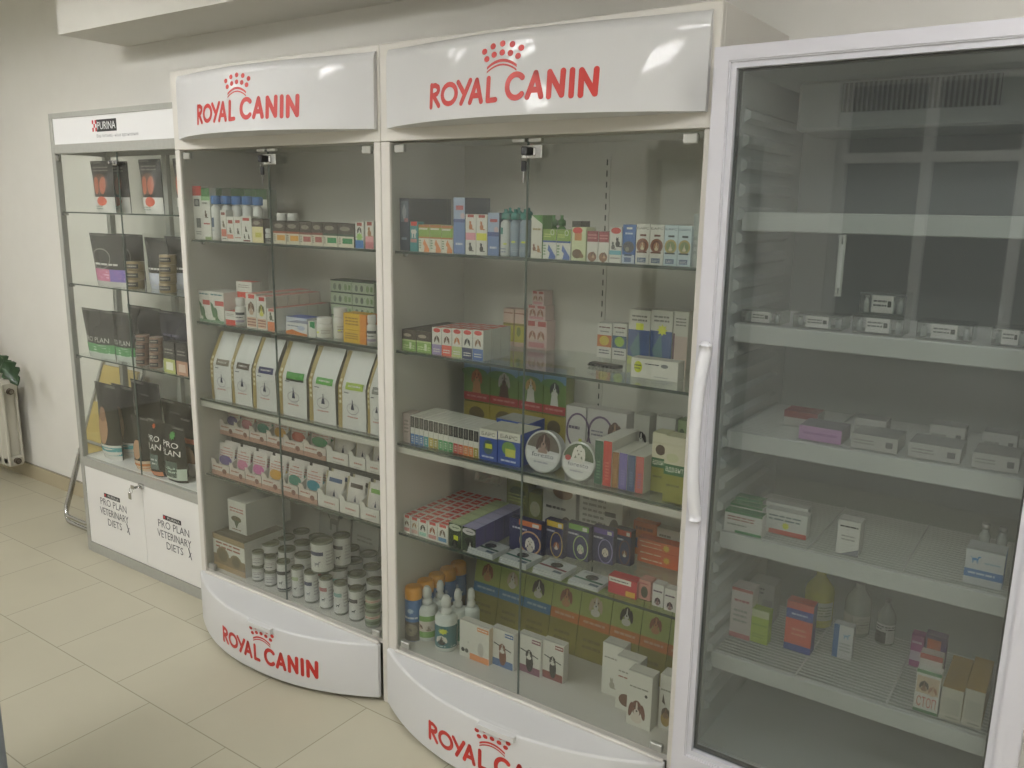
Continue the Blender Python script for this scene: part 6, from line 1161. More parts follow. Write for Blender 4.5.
for n_, c, hd in (('orange','d88a4c',None),('blue','4f6f9e','7a4a34'),('plum','8a5a6a','2a2626'),('red','8a4a44','2a2626')):
    it_ = [('r',.6,.84,.98,.95,c),('n',.62,.86,.94,.93,1,'f0e8e0')]
    it_ += ([('r',.35,.0,1,.17,c),('e',.72,.35,.1,.2,'c0bcb4'),('e',.12,.2,.06,.06,'3a3a3a'),('e',.25,.2,.06,.06,'4a4a4a'),('star',.3,.45,.02,'4a4a4a')] if hd is None else
            [('r',.03,0,.97,.2,c),('p',[(.1,.6),(.12,.63),(.9,.5),(.9,.47)],'3a3a40'),('e',.52,.3,.16,.25,hd),('head',.5,.55,.17,hd,W)])
    de('cl_'+n_, W, it_, side='c6b49c' if hd is None else 'cfccc6', top='d4d2ca')
for n_, its in (('w_dogA',[('sit',.5,.25,.2,'a8a498')]),('w_dogB',[('e',.45,.2,.3,.12,'6a4634'),('n',.1,.6,.9,.66,1,'a06a60')]),('w_spaniel',[('head',.42,.33,.4,'6f4030','d8ccc0'),('e',.78,.62,.06,.03,'33322e')]),('w_shep',[('e',.5,.2,.34,.14,'a88a4c'),('p',[(.2,.5),(.26,.66),(.45,.45)],'4a3c34'),('head',.5,.34,.34,'5a4634','8a6a4c')])):
    de(n_, 'dddbd2', its+[('n',.1,.7,.9,.76,1,'8f8c84')], side='cbc9c0', top='d6d4ca')
for k_ in range(3):
    for n_, c in (('lb_blue','4f7fa8'),('lb_or','c8783c')):
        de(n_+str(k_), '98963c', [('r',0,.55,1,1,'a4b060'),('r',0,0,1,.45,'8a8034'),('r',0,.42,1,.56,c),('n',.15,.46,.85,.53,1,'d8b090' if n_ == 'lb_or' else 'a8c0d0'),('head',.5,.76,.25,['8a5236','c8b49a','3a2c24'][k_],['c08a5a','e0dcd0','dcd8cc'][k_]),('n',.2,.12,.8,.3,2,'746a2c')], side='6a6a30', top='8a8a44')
de('pp_boxg', '33312e', [('r',0,0,1,.45,'b0b46c'),('r',.2,.1,.8,.35,'d8d8c8'),('n',.15,.6,.85,.8,2,'8a8880')])
de('pp_boxb', '33312e', [('r',0,0,1,.45,'a8826a'),('r',.2,.1,.8,.35,'c8b4a4'),('n',.15,.6,.85,.8,2,'8a8880')])
de('fr_red', 'c4c2bc', [('r',0,.55,1,1,'8a2f34')], top='8a2a30')
de('fr_pink', 'b88ab8', [('n',.1,.3,.9,.7,1,'a070a4')], side='a8a4a8', top='8a8890')
de('fr_flat', 'b4b2ae', [('n',.06,.3,.5,.7,2,'8f8d89'),('r',.75,.3,.9,.7,'6a6a68')], top='9a9a98')
de('fr_greenwh', 'd6d6d0', [('r',.3,0,1,.12,'3f8f58'),('r',0,.9,1,1,'3a8050'),('n',.08,.55,.8,.8,2,'a0605c'),('n',.08,.3,.6,.45,1,'8a8a88')], top='3a8050')
de('fr_redwh', 'd6d6d0', [('r',.1,0,1,.2,'c8564c'),('star',.5,.4,.1,'dce04a'),('n',.08,.55,.85,.85,2,'7a8488')], top='d6d6d0')
de('fr_small', 'd8d6d0', [('n',.1,.78,.9,.88,1,K),('n',.2,.4,.8,.6,2,'a8a6a4'),('p',[(.2,0),(1,.22),(1,0)],'8a8a94')])
de('fr_bluewh', 'ccd0d2', [('r',0,.22,1,.45,'2f6fb0'),('n',.1,.28,.8,.4,1,'c6d6e8'),('stand',.25,.74,.14,'3f84c0'),('n',.5,.62,.9,.72,1,'9ab0c0')], side='2f6fb0', top='bfc3c6')
de('fr_pinkwh', 'd8ccc8', [('r',0,.94,1,1,'b8605c'),('n',.15,.7,.85,.8,1,'b86a74'),('r',0,0,1,.1,'c87a80'),('n',.15,.3,.8,.6,3,'a8a4a2')])
de('fr_greybox', 'b8b8b4', [('n',.05,.7,.6,.9,2,'77777a'),('r',.55,.2,.95,.6,'a8a4a8')])
de('fr_lime', 'a8bf3a', [('r',0,.78,1,1,'ccd4a4'),('n',.1,.5,.9,.6,1,'86a02c'),('n',.15,.15,.8,.3,2,'8aa030')])
de('fr_orblue', 'cf4f38', [('r',0,.9,1,1,'b8443a'),('r',0,.66,1,.86,'34489a'),('n',.2,.72,.8,.8,1,'c0c8e4'),('r',0,0,1,.14,'34489a'),('n',.25,.3,.8,.5,2,'e08a70')], side='3a3f7a')
de('fr_bluesm', 'cfd2d2', [('r',0,0,.28,1,'3a6fa8'),('stand',.65,.7,.2,'7aa0c4'),('n',.35,.2,.9,.5,3,'a8acac')], side='c4c6c6')
de('fr_mag1', 'a83a8a', [('r',0,.2,1,.5,'d4c0d0'),('n',.1,.7,.9,.85,1,'e0b8d4')]); de('fr_mag2', '5a3070', [('r',.1,.5,.75,.9,'c8562e')])
de('fr_stop', 'd6d6cc', [('r',0,.92,1,1,'3f7a48'),('r',0,0,1,.07,'3f7a48'),('r',.05,.46,.95,.86,'c8b49a'),('head',.35,.66,.22,'3a2a22','8a6a50'),('head',.72,.58,.2,'a8785a','d0b89c'),('t',.12,.14,.9,.38,'СТОП','b83a34')], top='d6d6cc')
de('fr_stopb', 'd6ccc4', [('r',0,.6,1,.75,'b8605c'),('r',0,.9,1,1,'a8403c')], top='c8b4ac')
de('fr_yel', 'c4c0b0', [('r',.1,.2,.9,.7,'b8b4a6'),('n',.3,.05,.9,.15,1,'9a9688')], side='a88a3a', top='b08a34')
def art_of(n): return D.get(n)

# ------------------------------------------------------------------ builders for packages
MC = {}
def cached(key, fn):
    if key not in MC: MC[key] = fn()
    return MC[key]
def box_mesh(n, w, d, h):
    def f():
        body, side, top, items = D[n]; mb = MB()
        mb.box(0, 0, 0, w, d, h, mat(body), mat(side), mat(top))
        k = .00022
        paint(mb, items, lambda u, v, l: (u*w, -k*l, v*h), h/w)
        if n[:3] in ('b5_', 'b4_') and n[3:] in ('a','b','c','d','e','lilac','coral','lime','navy','blue'):
            paint(mb, [('r',.14,.1,.9,.86,'c9443e'),('n',.2,.3,.8,.6,1,'dcb8b0')], lambda u, v, l: (u*w, v*d, h+k*l), d/w)
        # tuck flap seam on the top and glue seam on the right side
        sm = mat('8f8c84')
        if w > .03 and d > .02: mb.poly([(w*.04, d*.12, h+.0003), (w*.96, d*.12, h+.0003), (w*.96, d*.12+.0012, h+.0003), (w*.04, d*.12+.0012, h+.0003)], sm)
        if h > .05: mb.poly([(w+.0003, d*.9, h*.02), (w+.0003, d*.9+.001, h*.02), (w+.0003, d*.9+.001, h*.98), (w+.0003, d*.9, h*.98)], sm)
        return mb.mesh('box')
    return cached(('box', n, round(w, 3), round(d, 3), round(h, 3)), f)
BAG = {  # kind: colour, rough, items
 'pp_top': ('272524', .3, [('r',.0,.0,1,.30,'cfcec8'),('e',.5,.55,.34,.2,'5a4034'),('e',.35,.52,.13,.17,'a8604a'),('e',.66,.52,.13,.17,'a8604a'),('n',.15,.78,.85,.9,2,'7d7a74'),('e',.58,.22,.22,.09,'c05a44'),('n',.1,.05,.6,.14,2,'8a9a90')]),
 'pp_pink': ('3e3d3b', .22, [('r',0,.1,1,.33,'b8708c'),('r',.6,.1,1,.33,'7a68a8'),('n',.05,.14,.95,.3,3,'d8a8c0'),('o',.35,.52,.3,.2,.02,'8a8884'),('r',0,0,1,.1,'c0bfba'),('n',.15,.38,.85,.46,1,'cfcec8')]),
 'pp_blue': ('3e3d3b', .22, [('r',0,.0,1,.32,'b8bcc8'),('n',.1,.05,.9,.28,3,'d8d4b8'),('n',.15,.36,.85,.44,1,'cfcec8')]),
 'pp_green': ('343331', .22, [('r',0,.0,1,.28,'bcc4bc'),('r',.0,.12,1,.3,'57905c'),('n',.1,.1,.9,.25,3,'c0d8c0'),('t',.1,.34,.9,.44,'PRO PLAN','c4c3be')]),
 'pp_navy': ('23242e', .25, [('n',.2,.5,.8,.6,1,'5a5a66'),('n',.2,.3,.8,.4,1,'44444e')]),
 'pd_teal': ('1f1e1d', .25, [('r',0,0,1,.2,'d0d0ca'),('r',0,.06,1,.17,'4f9a9c'),('n',.1,.08,.9,.15,1,'d8e4e4'),('e',.45,.42,.24,.22,'a88468'),('e',.45,.6,.17,.1,'8a6a54')]),
 'pd_or': ('1f1e1d', .25, [('r',0,0,1,.2,'d0b89c'),('r',0,.06,1,.15,'c07a44'),('e',.5,.4,.24,.18,'a88468')]),
 'pd_or2': ('26221f', .25, [('r',0,0,1,.26,'c4c0b8'),('e',.5,.35,.3,.2,'8a6a54'),('r',.1,.6,.9,.68,'b05a3c')]),
 'pd_hexor': ('1f1e1d', .25, [('t',.15,.62,.85,.72,'PRO','dcdad4'),('t',.1,.48,.9,.58,'PLAN','dcdad4'),('r',.25,.14,.8,.40,'4a5a58'),('n',.32,.2,.74,.34,2,'b8c0bc'),('r',.1,.02,.9,.1,'c07a54'),('star',.5,.88,.12,'c0603c')]),
 'pd_hexgr': ('1f1e1d', .25, [('t',.15,.62,.85,.72,'PRO','dcdad4'),('t',.1,.48,.9,.58,'PLAN','dcdad4'),('r',0,.05,1,.26,'bcc8b8'),('r',.25,.1,.8,.38,'3a4a44'),('n',.32,.16,.74,.3,2,'a8c0b0'),('star',.6,.84,.14,'4a8a48')]),
 'pd_plain': ('1c1b1a', .2, [('n',.3,.8,.7,.85,1,'4a4a48')]),
 'bigdog': ('a4a49c', .4, [('stand',.5,.5,.25,'3a3834'),('n',.2,.25,.8,.33,2,'8a8a84')]),
 'bigdog2': ('b4b4ac', .4, [('stand',.45,.72,.33,'22201e'),('n',.2,.35,.8,.45,2,'8a8a84')]),
}
for n_, c1, c2 in (('brown','7d7264',None),('dbrown','57493e',None),('navy','2d2f62',None),('green','4f9a44','1f2a24'),('green2','5fa850',None),('lime','a8c048',None),('grey','8a8a86',None)):
    BAG['vet_'+n_] = ('dcdcda', .35, [('r',0,0,.16,1,'a8945c')]+[('e',.08,.35+.07*i,.045,.022,'dcd4b0') for i in range(5)]+
        [('r',.3,.53,.92,.62,c1)]+([('r',.3,.5,.92,.53,c2)] if c2 else [('n',.4,.555,.8,.6,1,'c8c8c4')])+
        [('n',.25,.47,.45,.5,1,'4a4a60'),('slim',.56,.335,.13,'23264a'),('o',.56,.28,.22,.075,.02,'a8a4a8'),('n',.36,.15,.76,.19,1,'c89894')])
def bag_mesh(n, w, d, h):
    def f():
        col, rough, items = BAG[n]; m = mat(col, rough); mb = MB(); vet = n.startswith('vet') or n.startswith('big'); rnd = random.Random(n)
        NU, NV = 10, 18
        ph = [rnd.uniform(0, 6.28) for _ in range(4)]
        def fy(u, v):
            if vet:
                base = 0 if v < .55 else d*.92*((v-.55)/.45)**1.15
                return base-.004*math.sin(math.pi*u)*(1-v)+.0012*math.sin(9*u+ph[0]+6*v)
            t = (math.sin(math.pi*min(1, v/.9*.5+.42)))*.5*d if v > .08 else .5*d*(.7+3*v)
            t *= max(0, 1-((v-.8)/.2)**2) if v > .8 else 1
            t = max(t, .0015)
            return d/2-t*(1-abs(2*u-1)**3)-.0008+.0016*math.sin(11*v+ph[1]+5*u)*math.sin(3.1*u)
        def by(u, v):
            if vet: return d-.001
            return d-fy(u, v) if False else d/2+(d/2-fy(u, v))*.8+.001
        def wx(u, v):
            k = 1.0 if vet else (.93+.17*v)
            if vet: k = 1-.03*max(0, v-.5)
            return w/2+(u-.5)*w*k-(0 if vet else .09*h*v)
        P = lambda u, v, y: (wx(u, v), y, v*h)
        for face in (0, 1):
            fn = by if face else fy
            vs = [P(i/NU, j/NV, fn(i/NU, j/NV)) for j in range(NV+1) for i in range(NU+1)]
            mb.faces(vs, [(j*(NU+1)+i, j*(NU+1)+i+1, (j+1)*(NU+1)+i+1, (j+1)*(NU+1)+i) for j in range(NV) for i in range(NU)], m, True)
        gold = mat('9c8650', .5) if n.startswith('vet') else m
        for u in (0, 1):
            for j in range(NV):
                a, b = j/NV, (j+1)/NV; g = mat('85827a', .5) if (n.startswith('vet') and u) else gold
                mb.poly([P(u, a, fy(u, a)), P(u, a, by(u, a)), P(u, b, by(u, b)), P(u, b, fy(u, b))], g)
        for v in (0, 1): mb.poly([P(i/NU, v, fy(i/NU, v)) for i in range(NU+1)]+[P(i/NU, v, by(i/NU, v)) for i in range(NU, -1, -1)], m)
        # crimp seam near the top
        for s_ in range(3):
            v = .955+.012*s_
            mb.poly([P(0, v, fy(0, v)-.0008), P(.5, v, fy(.5, v)-.0008), P(1, v, fy(1, v)-.0008), P(1, v+.004, fy(1, v)-.0008), P(.5, v+.004, fy(.5, v)-.0008), P(0, v+.004, fy(0, v)-.0008)], mat('8a8880' if not vet else 'b8b4a8', .4))
        # print is cut into horizontal slices so that it follows the fold
        def fm(u, v, l): v = min(max(v, 0), 1); u = min(max(u, 0), 1); return (wx(u, v), fy(u, v)-.0009-.00035*l, v*h)
        its = []
        for it in items:
            if it[0] == 'r':
                _, x0, y0, x1, y1, c = it; k = max(1, int(round((y1-y0)*18)))
                its += [[('r', x0, y0+(y1-y0)*i/k, x1, y0+(y1-y0)*(i+1)/k, c)] for i in range(k)]
            else: its.append([it])
        lay = 0
        for grp in its:
            paint(mb, grp, lambda u, v, l: fm(u, v, l+lay*.35), h/w, rough); lay += 1 if grp[0][0] != 'r' else .15
        return mb.mesh('bag')
    return cached(('bag', n, round(w, 3), round(d, 3), round(h, 3)), f)
CAN = {'c_black':('2c2b2a','1e1c1c'),'c_green':('a8b890','2c2b2a'),'c_navy':('34365a','8a8890'),'c_navy2':('34365a','8a8890'),'c_red':('a8605a','2c2b2a'),'c_teal':('8ab0a8','2c2b2a'),'c_dark':('3a3434','2c2b2a')}
def can_parts(n, r, h):
    def f():
        mb = MB()
        if n in ('gold', 'brownt'):
            c = {'gold': '8a7a5a', 'brownt': '8a6f62'}[n]; b = mat(c, .35, .3)
            mb.lathe([(r*.96,0),(r,.002),(r,h-.002),(r*.96,h-.0005)], b, r, r, 24)
            paint(mb, [('r',.2,.25,.8,.75,'34302c'),('n',.28,.35,.72,.65,1,'a8a498')], lambda u, v, l: (r+(r+.0004*l)*math.sin((u-.5)*2.6+.5), r-(r+.0004*l)*math.cos((u-.5)*2.6+.5), v*h), .6)
        else:
            b = mat('d8d7d2' if n != 'small_g' else '8f9a80', .35); metal = mat('8a8c80', .3, .8)
            mb.lathe([(r*.94,0),(r,.003),(r,.006),(r*.985,.008),(r*.985,h-.008),(r,h-.006),(r,h-.003)], b, r, r, 28, mats=[metal,metal,metal,b,metal,metal])
            rr = r*.985
            F = lambda u, v, l: (r+(rr+.0004*l)*math.sin((u-.5)*3.0+.55), r-(rr+.0004*l)*math.cos((u-.5)*3.0+.55), .008+v*(h-.016))
            if n == 'small_w': its = [('r',0,.86,1,.98,'c0c0ba'),('n',.3,.45,.8,.75,2,'a49c9c'),('n',.3,.2,.7,.35,1,'7a7a84')]
            elif n == 'small_g': its = [('r',0,.55,1,.8,'c8b8a8'),('n',.2,.6,.8,.75,1,'b85a50'),('r',0,.1,1,.4,'5a6a48')]
            else:
                c1, c2 = CAN[n]
                its = [('r',.1 if n != 'c_black' else 0,.6,.62 if n != 'c_black' else 1,.74,c1)]+([('r',0,.02,1,.08,c1)] if n == 'c_black' else [])+[('stand',.42,.3,.12,c2),('n',.7,.2,.95,.8,5,'b4b2b0')]
            paint(mb, its, F, h/(r*3.0))
        lid = MB(); m = mat('6b6c52' if n not in ('gold', 'brownt') else '9a9078', .3, .6)
        lid.lathe([(r*.99,0),(r*.99,.003),(r*.93,.003),(r*.90,.001),(r*.6,.001),(r*.57,.002),(.0001,.002)], m, r, r, 28)
        lid.tube([(r+.3*r*math.cos(a*.7), r-.35*r+.22*r*math.sin(a*.7), .0035) for a in range(9)], .0012, m, 6, True)
        return mb.mesh('can_body'), lid.mesh('lid')
    return cached(('can', n, round(r, 3), round(h, 3)), f)
def cyl_bottle(n, w, h):
    """body, cap"""
    def f():
        r = w/2; B = MB(); C = MB()
        if n == 'blue': bm, cm, ch, cr = mat('d9d9d6'), mat('3570b4'), .19, .97
        elif n == 'teal': bm, cm, ch, cr = mat('8f9fb0', .3), mat('2f7f78'), .22, .95
        elif n == 'tealw': bm, cm, ch, cr = mat('d0d4d4', .3), mat('2f7f78'), .22, .95
        elif n == 'green': bm, cm, ch, cr = mat('4f8f3c', .3), mat('3f7a34'), .25, .9
        elif n == 'whiteflat': bm, cm, ch, cr = mat('dedcd8', .3), mat('e2e0dc', .3), .28, .8
        else: bm, cm, ch, cr = mat('dedcd8', .3), mat('e6e4e0', .3), .3, .85
        hb = h*(1-ch)
        B.lathe([(r*.92,0),(r,.003),(r,hb*.82),(r*.93,hb*.92),(r*.6,hb*.97),(r*.55,hb)], bm, r, r, 24)
        F = lambda u, v, l: (r+(r+.0004*l)*math.sin((u-.5)*2.8+.35), r-(r+.0004*l)*math.cos((u-.5)*2.8+.35), v*hb*.8)
        its = {'blue': [('r',.15,.45,.5,.78,'4a5f78'),('n',.2,.3,.5,.38,1,'8a94a0')], 'teal': [('star',.45,.5,.2,'d8e04a'),('n',.1,.15,.9,.35,3,'a8b4c4')],
               'tealw': [('star',.55,.42,.18,'d8e04a'),('r',.0,.75,.4,.98,'2f7f78'),('n',.1,.1,.6,.3,2,'8a94a4')], 'green': [('n',.2,.5,.8,.8,3,'a8c890')],
               'white': [('r',.1,.08,.9,.62,'3a3a3c'),('n',.15,.12,.85,.56,3,W)], 'whiteflat': [('r',.05,.68,.95,.84,'33343a'),('n',.2,.45,.8,.6,1,'55565a'),('r',.1,.22,.9,.36,'a89ab0'),('n',.1,.02,.9,.15,2,'8a8a88')]}[n]
        paint(B, its, F, h/w)
        if n in ('teal', 'tealw', 'green'):
            C.lathe([(r*.9,0),(r*.9,h*.12),(r*.5,h*.15),(r*.35,h*.16),(r*.35,h*ch)], cm, r, r, 20)
        else:
            C.lathe([(r*cr*.97,0),(r*cr,.002),(r*cr,h*ch-.003),(r*cr*.9,h*ch)], cm, r, r, 24)
            for i in range(12):
                a = i*math.pi/6; C.box(r+r*cr*math.cos(a)-.0006, r+r*cr*math.sin(a)-.0006, .003, r+r*cr*math.cos(a)+.0006, r+r*cr*math.sin(a)+.0006, h*ch-.004, cm)
        return B.mesh('bottle_body'), C.mesh('cap'), hb
    return cached(('bot', n, round(w, 3), round(h, 3)), f)
HAT = dict(purple='5a4a84', pink='c87a9c', magenta='c86aa4', yellow='c8962c', teal='2f7f6c', aqua='2f8a9c', rose='b06070', orange='b04a34', green='2f8a54')
def add(o, row):
    tag(o, row[12], row[11], row[13]); return o
def place(name, row, dx=0):
    o = empty(name, (row[2], row[3], row[4])); o.rotation_euler = (math.radians(row[8]), 0, row[9]); return add(o, row)
ORD = {}
for row in DATA:
    kind, n, x, y, z, w, d, h, tilt, rz, name, cat, label, group = row
    if kind == 'box':
        o = link(name, box_mesh(n, w, d, h)); o.location = (x, y, z)
        if tilt:
            o.rotation_euler = (math.radians(tilt), 0, 0)
        add(o, row)
    elif kind == 'bag':
        o = link('pet_food_bag', bag_mesh(n, w, d, h)); o.location = (x, y, z); o.rotation_euler = (math.radians(0 if n.startswith('vet') else tilt), 0, 0); add(o, row)
    elif kind == 'can':
        r = w/2; a, b = can_parts(n, r, h)
        t = link(name, a); t.location = (x, y, z); add(t, row)
        l = link('lid', b, t); l.location = (0, 0, h-.0035)
        if n not in ('gold', 'brownt'): l['label'] = 'dull olive metal lid'
    elif kind == 'capbottle':
        a, b, hb = cyl_bottle(n, w, h)
        t = link('bottle', a); t.location = (x, y, z); add(t, row)
        l = link('cap', b, t); l.location = (0, 0, hb)
        if n == 'blue': l['label'] = 'bright blue cap'
        elif n.startswith('teal'): l['label'] = 'teal cap with narrow nozzle'
    elif kind == 'jar':
        r = w/2
        def f():
            B = MB(); B.lathe([(r*.95,0),(r,.003),(r,h*.62),(r*.96,h*.68),(r*.86,h*.70)], mat('e0deda', .3), r, r, 28)
            if n != 'plain': paint(B, [('r',0,.08,1,.85,'d8d6cc'),('star',.3 if n == 'star' else .6,.45,.13,'d8e04a'),('n',.5,.3,.9,.7,3,'a09a94')], lambda u, v, l: (r+(r+.0004*l)*math.sin((u-.5)*2.8+.35), r-(r+.0004*l)*math.cos((u-.5)*2.8+.35), v*h*.62), h/w)
            C = MB(); C.lathe([(r*.93,0),(r*.95,.002),(r*.95,h*.27),(r*.88,h*.3)], mat('e4e2de', .3), r, r, 28)
            return B.mesh('jar_body'), C.mesh('lid')
        a, b = cached(('jar', n, w, h), f)
        t = link('pill_jar', a); t.location = (x, y, z); add(t, row); l = link('lid', b, t); l.location = (0, 0, h*.70)
    elif kind == 'carton':
        wh = '_w_' in n; fc = mat('dedbd4' if wh else 'd6cbc2'); ic = mat('b8b0a4')
        def f():
            B = MB(); q = .0015; hf = h*.36; hb = h*.78
            B.box(0,0,0,w,d,q,ic); B.box(0,0,0,w,q,hf,fc); B.box(0,d-q,0,w,d,hb,ic)
            for s_ in (0, w-q):
                v = [(s_,0,0),(s_,d,0),(s_,d,hb),(s_,.012,hf+.012),(s_,0,hf)]; v2 = [(a+q,b,c) for a,b,c in v]
                B.faces(v+v2, [(0,1,2,3,4),(9,8,7,6,5)]+[(i,(i+1)%5,(i+1)%5+5,i+5) for i in range(5)], mat('d6d2ca'))
            # cut-out front lip: higher at the left corner
            B.poly([(0,-.0002,hf),(w*.3,-.0002,hf),(w*.22,-.0002,hf+.014),(0,-.0002,hf+.018)], fc)
            its = [('n',.3,.3,.8,.6,1,'c08a80'),('n',.3,.1,.7,.22,1,'b8b0a8')] if wh else [('r',0,0,1,.4,'b58c7c'),('e',.72,.45,.12,.22,'7a4a3c'),('n',.1,.6,.6,.85,1,'a86a60')]
            paint(B, its, lambda u, v, l: (u*w, -.0003*l, v*hf), hf/w)
            return B.mesh('display_box')
        t = link('pouch_display_box', cached(('ct', wh, round(w,3), h), f)); t.location = (x, y, z); add(t, row)
        pw, phh, pd = w*.86, h*.94, .012
        def g():
            P = MB(); N = 8; m = mat('d4cfca', .3)
            fy = lambda u, v: pd/2-pd/2*(1-abs(2*u-1)**2.5)*math.sin(math.pi*min(1, .12+v*.84))
            for sgn in (0, 1):
                vs = [(u/N*pw, (fy(u/N, v/N) if not sgn else pd-fy(u/N, v/N)), v/N*phh) for v in range(N+1) for u in range(N+1)]
                P.faces(vs, [(j*(N+1)+i, j*(N+1)+i+1, (j+1)*(N+1)+i+1, (j+1)*(N+1)+i) for j in range(N) for i in range(N)], m, True)
            key = n.split('_')[-1]
            if wh:
                bc = {'navy': '33507a', 'brown': '4a3c34', 'green': '7aa850', 'plain': 'a8a49c'}[key]
                its = [('r',0,0,.12,1,'a8a080'),('r',.22,.72,.9,.84,bc),('slim',.56,.42,.14,'23264a'),('o',.56,.36,.22,.1,.02,'b0acb0')]
            else:
                its = [('n',.1,.55,.9,.78,3,'c08884'),('n',.3,.82,.7,.88,1,'b86a64'),('e',.5,.36,.26,.16,'a09890'),('e',.5,.46,.40,.15,HAT[key]),('e',.5,.40,.36,.08,HAT[key])]
            paint(P, its, lambda u, v, l: (min(max(u,0),1)*pw, fy(min(max(u,0),1), min(max(v,0),1))-.0005-.0003*l, v*phh), phh/pw, .35)
            return P.mesh('pouch')
        me = cached(('pouch', n, round(w,3), h), g)
        tier = 'lower' if 'lower' in label else 'upper'; od = label.split(' from left')[0].split()[-1]
        for k in range(2):
            p = link('food_pouch', me); p.location = (x+w*.07, y+.016+k*.03, z+.0022); p.rotation_euler = (math.radians(-8 if k == 0 else -5), 0, 0)
            tag(p, f'{"slim-figure white" if wh else n.split("_")[-1]+" topped"} food pouch, {"front" if k == 0 else "rear"} one in the {od} {tier}-row display box', 'food pouch', f'food pouches in the {tier} row of display boxes')
    elif kind == 'tin':
        r = w
        def f():
            B = MB(); m = mat('c9c9c6', .3, .4)
            def ring(rr, yy): return [(rr*math.cos(2*math.pi*i/40), yy, r+rr*math.sin(2*math.pi*i/40)) for i in range(40)]
            prof = [(r*.97, d), (r, d-.002), (r, .003), (r*.985, .0005), (r*.95, 0), (r*.93, .001)]
            rs_ = [ring(a, b) for a, b in prof]; base = len(B.v)
            for i in range(len(rs_)-1): B.faces(rs_[i]+rs_[i+1], [(k, (k+1) % 40, 40+(k+1) % 40, 40+k) for k in range(40)], m, True)
            B.poly(rs_[0], m); B.poly(rs_[-1], mat('d8d8d6', .25))
            return B.mesh('tin_body')
        t = link('round_tin', cached(('tin', round(r,3)), f)); t.location = (x, y, z+.001); t.rotation_euler = (math.radians(tilt), 0, 0); add(t, row)
        L = MB(); c1, c2 = ('50332a', 'a08478') if n == 'tin_brown' else ('e0dcd4', 'd8d4cc')
        its = [('p', ell(.5,.5,.45,.45,24,math.pi*.02,math.pi*.98), '6d6458' if n == 'tin_brown' else '4f5f44'), ('head', .50, .72, .22, c1, c2)]
        if n == 'tin_white': its.append(('e', .2, .55, .09, .07, 'b8484a'))
        its += [('p', [(.05,.5),(.3,.46),(.7,.46),(.95,.5),(.9,.3),(.1,.3)], 'dedede'), ('t', .22, .36, .82, .47, 'foresto', '4a4a58'), ('n', .3, .2, .7, .28, 1, 'a8a8b0')]
        paint(L, its, lambda u, v, l: ((u-.5)*2*r, -.0006-.0003*l, r+(v-.5)*2*r), 1)
        L.build('printed_lid', t)
    elif kind == 'leaflet':
        def f():
            B = MB(); B.rbox(0,0,0,w,d,h*.9,mat('c4c8c8', .2),.001)
            c = ['3f5a50','3a6a60','7a3f4a','3f6a58'][int(n[-1])]
            paint(B, [('r',.02,.3,.98,.42,c),('e',.5,.6,.2,.2,'3a3c3a'),('n',.1,.78,.7,.92,2,'8a8e8e'),('r',.65,.05,.95,.2,'5a6a78')], lambda u, v, l: (u*w, v*d, h*.9+.00025*l), d/w, .25)
            return B.mesh('flat_packet')
        o = link('flat_packet', cached(('lf', n), f)); o.location = (x, y, z); o.rotation_euler[2] = rz; add(o, row)
    elif kind == 'aerosol':
        r = w/2
        def f():
            B = MB(); b = mat('4470a8', .3)
            B.lathe([(r*.95,0),(r,.004),(r,h*.74),(r*.9,h*.78)], b, r, r, 26)
            paint(B, [('r',0,.02,1,.5,'5a564e'),('e',.5,.3,.3,.16,'8a8070'),('star',.5,.78,.16,'a8c0dc'),('n',.2,.55,.8,.66,1,'c8d4e4')], lambda u, v, l: (r+(r+.0004*l)*math.sin((u-.5)*2.8+.35), r-(r+.0004*l)*math.cos((u-.5)*2.8+.35), v*h*.74), 2)
            C = MB(); C.lathe([(r*.98,0),(r,.003),(r*.98,h*.17),(r*.9,h*.205),(r*.7,h*.22)], mat('e09a22', .35), r, r, 26)
            return B.mesh('can_body'), C.mesh('cap')
        a, b = cached(('aer',), f); t = link('spray_can', a); t.location = (x, y, z); add(t, row)
        l = link('cap', b, t); l.location = (0, 0, h*.775); l['label'] = 'orange dome cap'
    elif kind == 'spray':
        r = w/2
        def f():
            B = MB(); b = mat('d6dcd8', .3); hb = h*.66
            B.lathe([(r*.93,0),(r,.004),(r,hb*.9),(r*.86,hb*.97),(r*.5,hb),(r*.42,hb*1.04)], b, r, r, 28)
            lab = {'sp_green':[('r',0,.12,1,.75,'7aa858'),('r',.05,.3,.95,.6,'d8cfc4'),('head',.35,.45,.13,'5a3a2c','c8b8a8'),('head',.65,.42,.13,'c8c0b4','8a7a6a')],
                   'sp_teal':[('r',0,.12,1,.75,'2f6f78'),('star',.5,.6,.16,'d8e04a'),('head',.45,.38,.2,'dcdcd4','2a2a2c'),('n',.1,.14,.9,.2,1,'c8dcdc')],
                   'sp_teal2':[('r',0,.12,1,.75,'2f6f68'),('n',.1,.2,.9,.5,3,'8ab0a8')],'sp_plain':[('r',0,.12,1,.6,'3f6a60'),('n',.1,.2,.9,.5,3,'a8c0b8')]}[n]
            paint(B, lab, lambda u, v, l: (r+(r+.0004*l)*math.sin((u-.5)*3.0+.4), r-(r+.0004*l)*math.cos((u-.5)*3.0+.4), v*hb), h/w*.7)
            C = MB(); c = mat('e2e4e0', .3); C.lathe([(r*.5,0),(r*.52,h*.08),(r*.34,h*.10),(r*.36,h*.14),(r*.44,h*.15),(r*.42,h*.26),(r*.30,h*.31),(r*.22,h*.33)], c, r, r, 20)
            return B.mesh('bottle_body'), C.mesh('pump_cap')
        a, b = cached(('sp', n, round(w,3), h), f); t = link('pump_bottle', a); t.location = (x, y, z); add(t, row)
